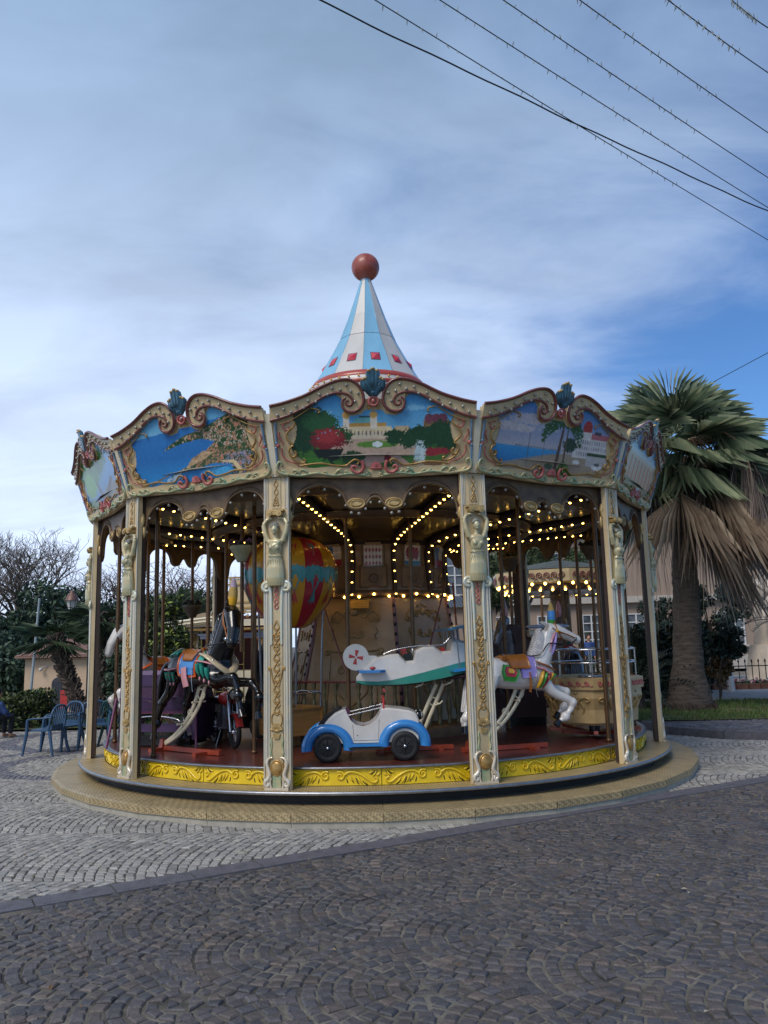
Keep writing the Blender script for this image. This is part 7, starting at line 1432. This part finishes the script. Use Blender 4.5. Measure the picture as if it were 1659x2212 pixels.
# ---- small dark tree, stake, monument, fence
c = U2(1552, 1385, 19.2); tree('small_tree', 'small dark glossy tree in front of the stone monument', (c[0]-.28, 19.2, .12), c+[0, 0, .0], (.42, .42, .48), 20, .18, 1300, .17, ['#20302a', '#18261f', '#2c3c34', '#3a4a40'], None, 2.8, .03)
my = 27.; mx_ = U2(1640, 0, my)[0]; root = empty('stone_monument', (mx_, my, .12)); tag(root, 'pale stone war memorial with a carved figure at the right edge', 'monument'); stone = mat('pale_memorial_stone', '#cdbfae', .85, var=.2, vscale=2, bump=.3, bscale=12)
mz = lambda v: U2(1640, v, my)[2]-.12
b = MB(); b.box((.3, 0, mz(1475)/2), (3.4, 2.2, mz(1475))); b.build('step', stone, root); b = MB(); b.box((.45, 0, (mz(1470)+mz(1392))/2), (2.0, 1.6, mz(1392)-mz(1470)), taper=.80); b.build('plinth', stone, root); b = MB(); b.box((.5, .1, (mz(1392)+mz(1250))/2), (1.35, 1.2, mz(1250)-mz(1392)), taper=.75); b.build('upper_block', stone, root); b = MB(); b.box((.6, .2, (mz(1250)+mz(1130))/2), (.9, .8, mz(1130)-mz(1250)), taper=.8); b.build('pillar', stone, root)
b = MB(); fz_ = mz(1385); b.tube([(.1, -.7, fz_), (.15, -.72, fz_+.9), (.2, -.65, fz_+1.5)], [.34, .28, .22], 10); b.ell((.2, -.7, fz_+1.9), (.16, .17, .2), 10, 8); b.ell((.2, -.66, fz_+1.45), (.32, .2, .25), 10, 8); b.tube([(.0, -.75, fz_+1.55), (-.4, -.85, fz_+1.2), (-.5, -.9, fz_+.7)], [.12, .1, .07], 8); b.tube([(.42, -.75, fz_+1.55), (.75, -.8, fz_+1.9), (.9, -.8, fz_+2.4)], [.12, .1, .07], 8)
for s in (-1, 1): b.tube([(.2+s*.1, -.5, fz_+1.5), (.2+s*.7, -.35, fz_+2.0), (.2+s*.9, -.3, fz_+1.2)], [.12, .16, .05], 8)
root_f = link('carved_figure', withmat(voxel(b, .035, 3), stone), root)
b = MB()
for i in range(6): b.box((.75, -.70, mz(1405)-.14*i), (.5, .012, .02))
b.build('inscription_line', mat('inscription_grey', '#6f675f', .8, var=.1), root)
root = empty('wreath', (mx_+.25, my-1.25, mz(1475)+.12)); tag(root, 'red, white and blue flower wreath at the foot of the monument', 'wreath')
for k, m_ in ((0, mat('wreath_red', '#9a2a34', .7, var=.3)), (1, mat('wreath_white', '#c9c5c4', .7, var=.1)), (2, mat('wreath_blue', '#35509a', .7, var=.2))):
    b = MB()
    for i in range(16): a = i/16*2*PI/3+k*2*PI/3; b.ell((.28*math.cos(a), -.1*math.sin(a), .3+.26*math.sin(a)), .075, 6, 5)
    b.build('flower_ring', m_, root)
fy = 24.4; root = empty('iron_fence', (10.1, fy, .12)); tag(root, 'low dark iron railing with spikes in front of the monument', 'fence'); b = MB(); b.cyl((0, 0, 0), (0, 0, .66), .014, n=5); b.tube([(0, 0, .66), (0, 0, .70), (0, 0, .78)], [.014, .03, .002], 6); barm = b.mesh('bar', iron)
for i in range(26): link('bar', barm, root, (-.4+.2*i, .0, 0))
for z in (.10, .56): b = MB(); b.box((2.1, 0, z), (5.1, .03, .03)); b.build('rail', iron, root)
root = empty('picket_fence', (9.35, 23.6, .12), R(-60)); tag(root, 'dark green picket fence stretch right behind the palm trunk', 'fence'); pkm = mat('bottle_green', '#27393a', .6, var=.2); b = MB(); b.prism([(-.04, 0), (.04, 0), (.04, .72), (0, .80), (-.04, .72)], -.012, .012); pkt = b.mesh('picket', pkm)
for i in range(14): link('picket', pkt, root, (-.7+.105*i, 0, 0))
for z in (.15, .55): b = MB(); b.box((0, .03, z), (1.5, .03, .06)); b.build('rail', pkm, root)
root = empty('brick_edging', (10.4, 22.7, .12)); tag(root, 'row of orange bricks edging the flower bed before the railing', 'edging'); b = MB(); b.box((0, 0, .08), (.30, .16, .15)); bkm = b.mesh('brick', mat('orange_brick', '#8d5c46', .85, var=.3, vscale=6))
for i in range(17): link('brick', bkm, root, (-1.6+.325*i, -.02*i, 0))
root = empty('flower_bed', (10.6, 23.6, .12)); tag(root, 'bed of small pink and white flowers behind the brick edging', 'flower bed')
P = np.stack([RNG.uniform(-1.7, 3, 2500), RNG.uniform(-.45, .45, 2500), RNG.uniform(0, .16, 2500)], 1); o = link('foliage', leaf_mesh('foliage', P, .10, ['#37492e', '#2c3c26', '#46583a'], 1.6), root); o['kind'] = 'stuff'
P = np.stack([RNG.uniform(-1.7, 3, 300), RNG.uniform(-.45, .4, 300), RNG.uniform(.14, .22, 300)], 1); o = link('blossoms', leaf_mesh('blossoms', P, .08, ['#b98a94', '#c9c4c0', '#a34a5c'], 1.1), root); o['kind'] = 'stuff'
root = empty('white_post', (U2(1552, 0, 22)[0], 22, .12)); tag(root, 'short white post between the palm trunk and the monument', 'post'); b = MB(); b.cyl((0, 0, 0), (-.05, 0, 1.15), .10, .09, 10); b.build('shaft', whitef, root); b = MB(); b.ell((-.05, 0, 1.15), (.10, .10, .05), 10, 6); b.build('post_cap', whitef, root)
c = U2(1528, 1400, 20.2); tree('bushy_shrub', 'rusty leaved shrub beside the palm trunk', (c[0], 20.2, .12), (c[0], 20.2, .95), (.28, .3, .6), 12, .2, 1200, .12, ['#6a5238', '#7d6244', '#5a4a30'], None, 2., .03, 'shrub')
# ---- people
def person(label, x, y, z, rz, h, jacket, trousers, hair_m, pack=None, pose='stand'):
    root = empty('person', (x, y, z), rz); tag(root, label, 'person'); s = h/1.70; skin = mat('skin', '#b58468', .5, var=.1)
    def sk(f, m, nme): b = MB(); b.M = scm(s, s, s); f(b); link(nme, withmat(voxel(b, .022*s, 3), m), root)
    if pose == 'stand':
        def body(b):
            b.ell((0, -.01, 1.58), (.075, .09, .115), 10, 8); b.ell((0, -.10, 1.565), (.012, .02, .018), 6, 5); b.tube([(0, 0, 1.50), (0, 0, 1.38)], .05, 8); b.tube([(0, 0, 1.40), (0, 0, 1.15), (0, 0, .92)], [.13, .13, .14], 10, sy=.7, up=(0, 1, 0))
            for q_ in (-1, 1): b.tube([(q_*.17, 0, 1.38), (q_*.23, .02, 1.12), (q_*.22, -.06, .88), (q_*.21, -.09, .78)], [.055, .045, .035, .03], 8); b.tube([(q_*.09, 0, .92), (q_*.10, -.02, .50), (q_*.10, .0, .06)], [.09, .06, .04], 8); b.ell((q_*.10, -.06, .04), (.045, .12, .04), 8, 6)
        def jk(b):
            b.tube([(0, 0, 1.42), (0, 0, 1.15), (0, 0, .86)], [.17, .17, .18], 10, sy=.75, up=(0, 1, 0))
            for q_ in (-1, 1): b.tube([(q_*.17, 0, 1.40), (q_*.24, .02, 1.12), (q_*.225, -.06, .90)], [.075, .062, .05], 8)
        def tr(b):
            b.ell((0, 0, .92), (.16, .12, .12), 10, 7)
            for q_ in (-1, 1): b.tube([(q_*.09, 0, .92), (q_*.10, -.02, .50), (q_*.10, .0, .10)], [.105, .078, .062], 8)
    else:
        def body(b):
            b.ell((0, -.06, .98), (.075, .09, .11), 10, 8); b.ell((0, -.15, .97), (.012, .02, .018), 6, 5); b.tube([(0, -.03, .90), (0, .02, .78), (0, .08, .42)], [.05, .12, .14], 10)
            for q_ in (-1, 1): b.tube([(q_*.16, 0, .76), (q_*.22, -.1, .55), (q_*.16, -.28, .48)], [.055, .045, .035], 8); b.tube([(q_*.09, .08, .42), (q_*.12, -.34, .46), (q_*.12, -.32, .05)], [.09, .065, .04], 8); b.ell((q_*.12, -.38, .04), (.045, .12, .04), 8, 6)
        def jk(b):
            b.tube([(0, .0, .82), (0, .03, .65), (0, .08, .40)], [.16, .17, .19], 10)
            for q_ in (-1, 1): b.tube([(q_*.16, 0, .78), (q_*.23, -.1, .56), (q_*.17, -.25, .49)], [.075, .065, .05], 8)
        def tr(b):
            for q_ in (-1, 1): b.tube([(q_*.09, .08, .42), (q_*.12, -.34, .47), (q_*.12, -.32, .10)], [.11, .085, .06], 8)
    sk(body, skin, 'body'); sk(jk, jacket, 'jacket'); sk(tr, trousers, 'trousers')
    hz0 = (1.60 if pose == 'stand' else 1.0)*s; b = MB(); b.ell((0, .025*s if pose == 'stand' else -.03*s, hz0+.03*s), (.088*s, .10*s, .115*s), 12, 8); b.build('hair', hair_m, root)
    if pack: b = MB(); b.box((0, .21*s, 1.18*s), (.30*s, .16*s, .42*s), taper=.8); b.build('backpack', pack, root)
jb, tk, hr = mat('blue_jacket', '#34508a', .8, var=.2, vscale=9), mat('dark_trousers', '#191b22', .8, var=.2), mat('brown_hair', '#2e211b', .7, var=.3)
p = U2(1258, 0, 29); person('person in a blue jacket with a patterned backpack, seen behind the spinning tub', p[0], 29, .12, R(8), 1.62, jb, tk, hr, mat('pattern_pack', '#8f8a88', .8, var=.9, vscale=22, col2='#3a3438'))
p = U2(1222, 0, 28.5); person('small person in a red and white top left of the blue jacket, behind the tub', p[0], 28.5, .12, R(190), 1.2, mat('red_white_top', '#a8584c', .8, var=.6, vscale=14, col2='#c9c4c0'), tk, hr)
person('person in dark blue crouched at the left picture edge before the hedge', -7.75, 16.1, 0, R(150), 1.5, mat('denim_coat', '#2a4270', .8, var=.3, vscale=9), tk, hr, None, 'sit')
# ---- strings of lights overhead
wirem = mat('cable_black', '#16181c', .7, var=.1); dropm = mat('clear_drop', '#8c8f88', .3, var=.2)
def ray(px_, py_):
    X_, Y_ = px_-829.5, -(py_-1106); cr, sr = math.cos(ROLL), math.sin(ROLL); u = X_*cr+Y_*sr; v = -X_*sr+Y_*cr; c, s = math.cos(PITCH), math.sin(PITCH); return np.array([u/1725, c-s*v/1725, s+c*v/1725])
def on_z(px_, py_, z): d = ray(px_, py_); return np.array([0, 0, EYE])+d*((z-EYE)/d[2])
b = MB(); b.tube([(0, 0, 0), (0, 0, -.03), (0, 0, -.055)], [.005, .006, .003], 5); dropme = b.mesh('light_drop', dropm)
def wire(label, p0, p1, sag, r, drops, zz=8.2, kink=None, grp='strings of lights overhead'):
    A, B = on_z(*p0, zz), on_z(*p1, zz); D = B-A; A2, B2 = A-D*.9, B+D*1.1; root = empty('light_string' if drops else 'overhead_cable', A2); tag(root, label, 'string lights' if drops else 'cable', grp if drops else None)
    f = lambda t: A2+(B2-A2)*t+np.array([0, 0, 1])*(-sag*4*t*(1-t)+sag*4*.30*.70)-A2; P = [f(t) for t in np.linspace(0, 1, 90)]
    if kink: P = [p+np.array([0, 0, kink*math.sin(i*.9)*math.sin(i*.37)]) for i, p in enumerate(P)]
    b = MB(); b.tube(P, r, 5); b.build('wire', wirem, root)
    if drops:
        for i in range(34):
            t = .29+.235*i/33+random.uniform(-.002, .002); o = link('light_drop', dropme, root, f(t), (random.uniform(-.5, .5)+(PI if i % 3 == 0 else 0), random.uniform(-.5, .5), 0))
    return root
wire('thick dark cable crossing the light strings at the upper right', (690, 0), (1659, 452), .35, .009, False, 8.0, .012)
for (a_, bb, lab) in (((810, 0), (1659, 517), 'lowest string of light drops, the one the thick cable crosses'), ((950, 0), (1659, 447), 'second string of light drops counted from the thick cable'), ((1087, 0), (1659, 382), 'third string of light drops counted from the thick cable'), ((1252, 0), (1659, 285), 'fourth string of light drops counted from the thick cable'), ((1443, 0), (1659, 155), 'second string of light drops from the top right corner'), ((1580, 0), (1659, 58), 'string of light drops nearest the top right corner')):
    wire(lab, a_, bb, .15, .006, True)
wire('thin wire running down from the right edge into the palm crown', (1659, 762), (1560, 815), .0, .007, False, 6.9)
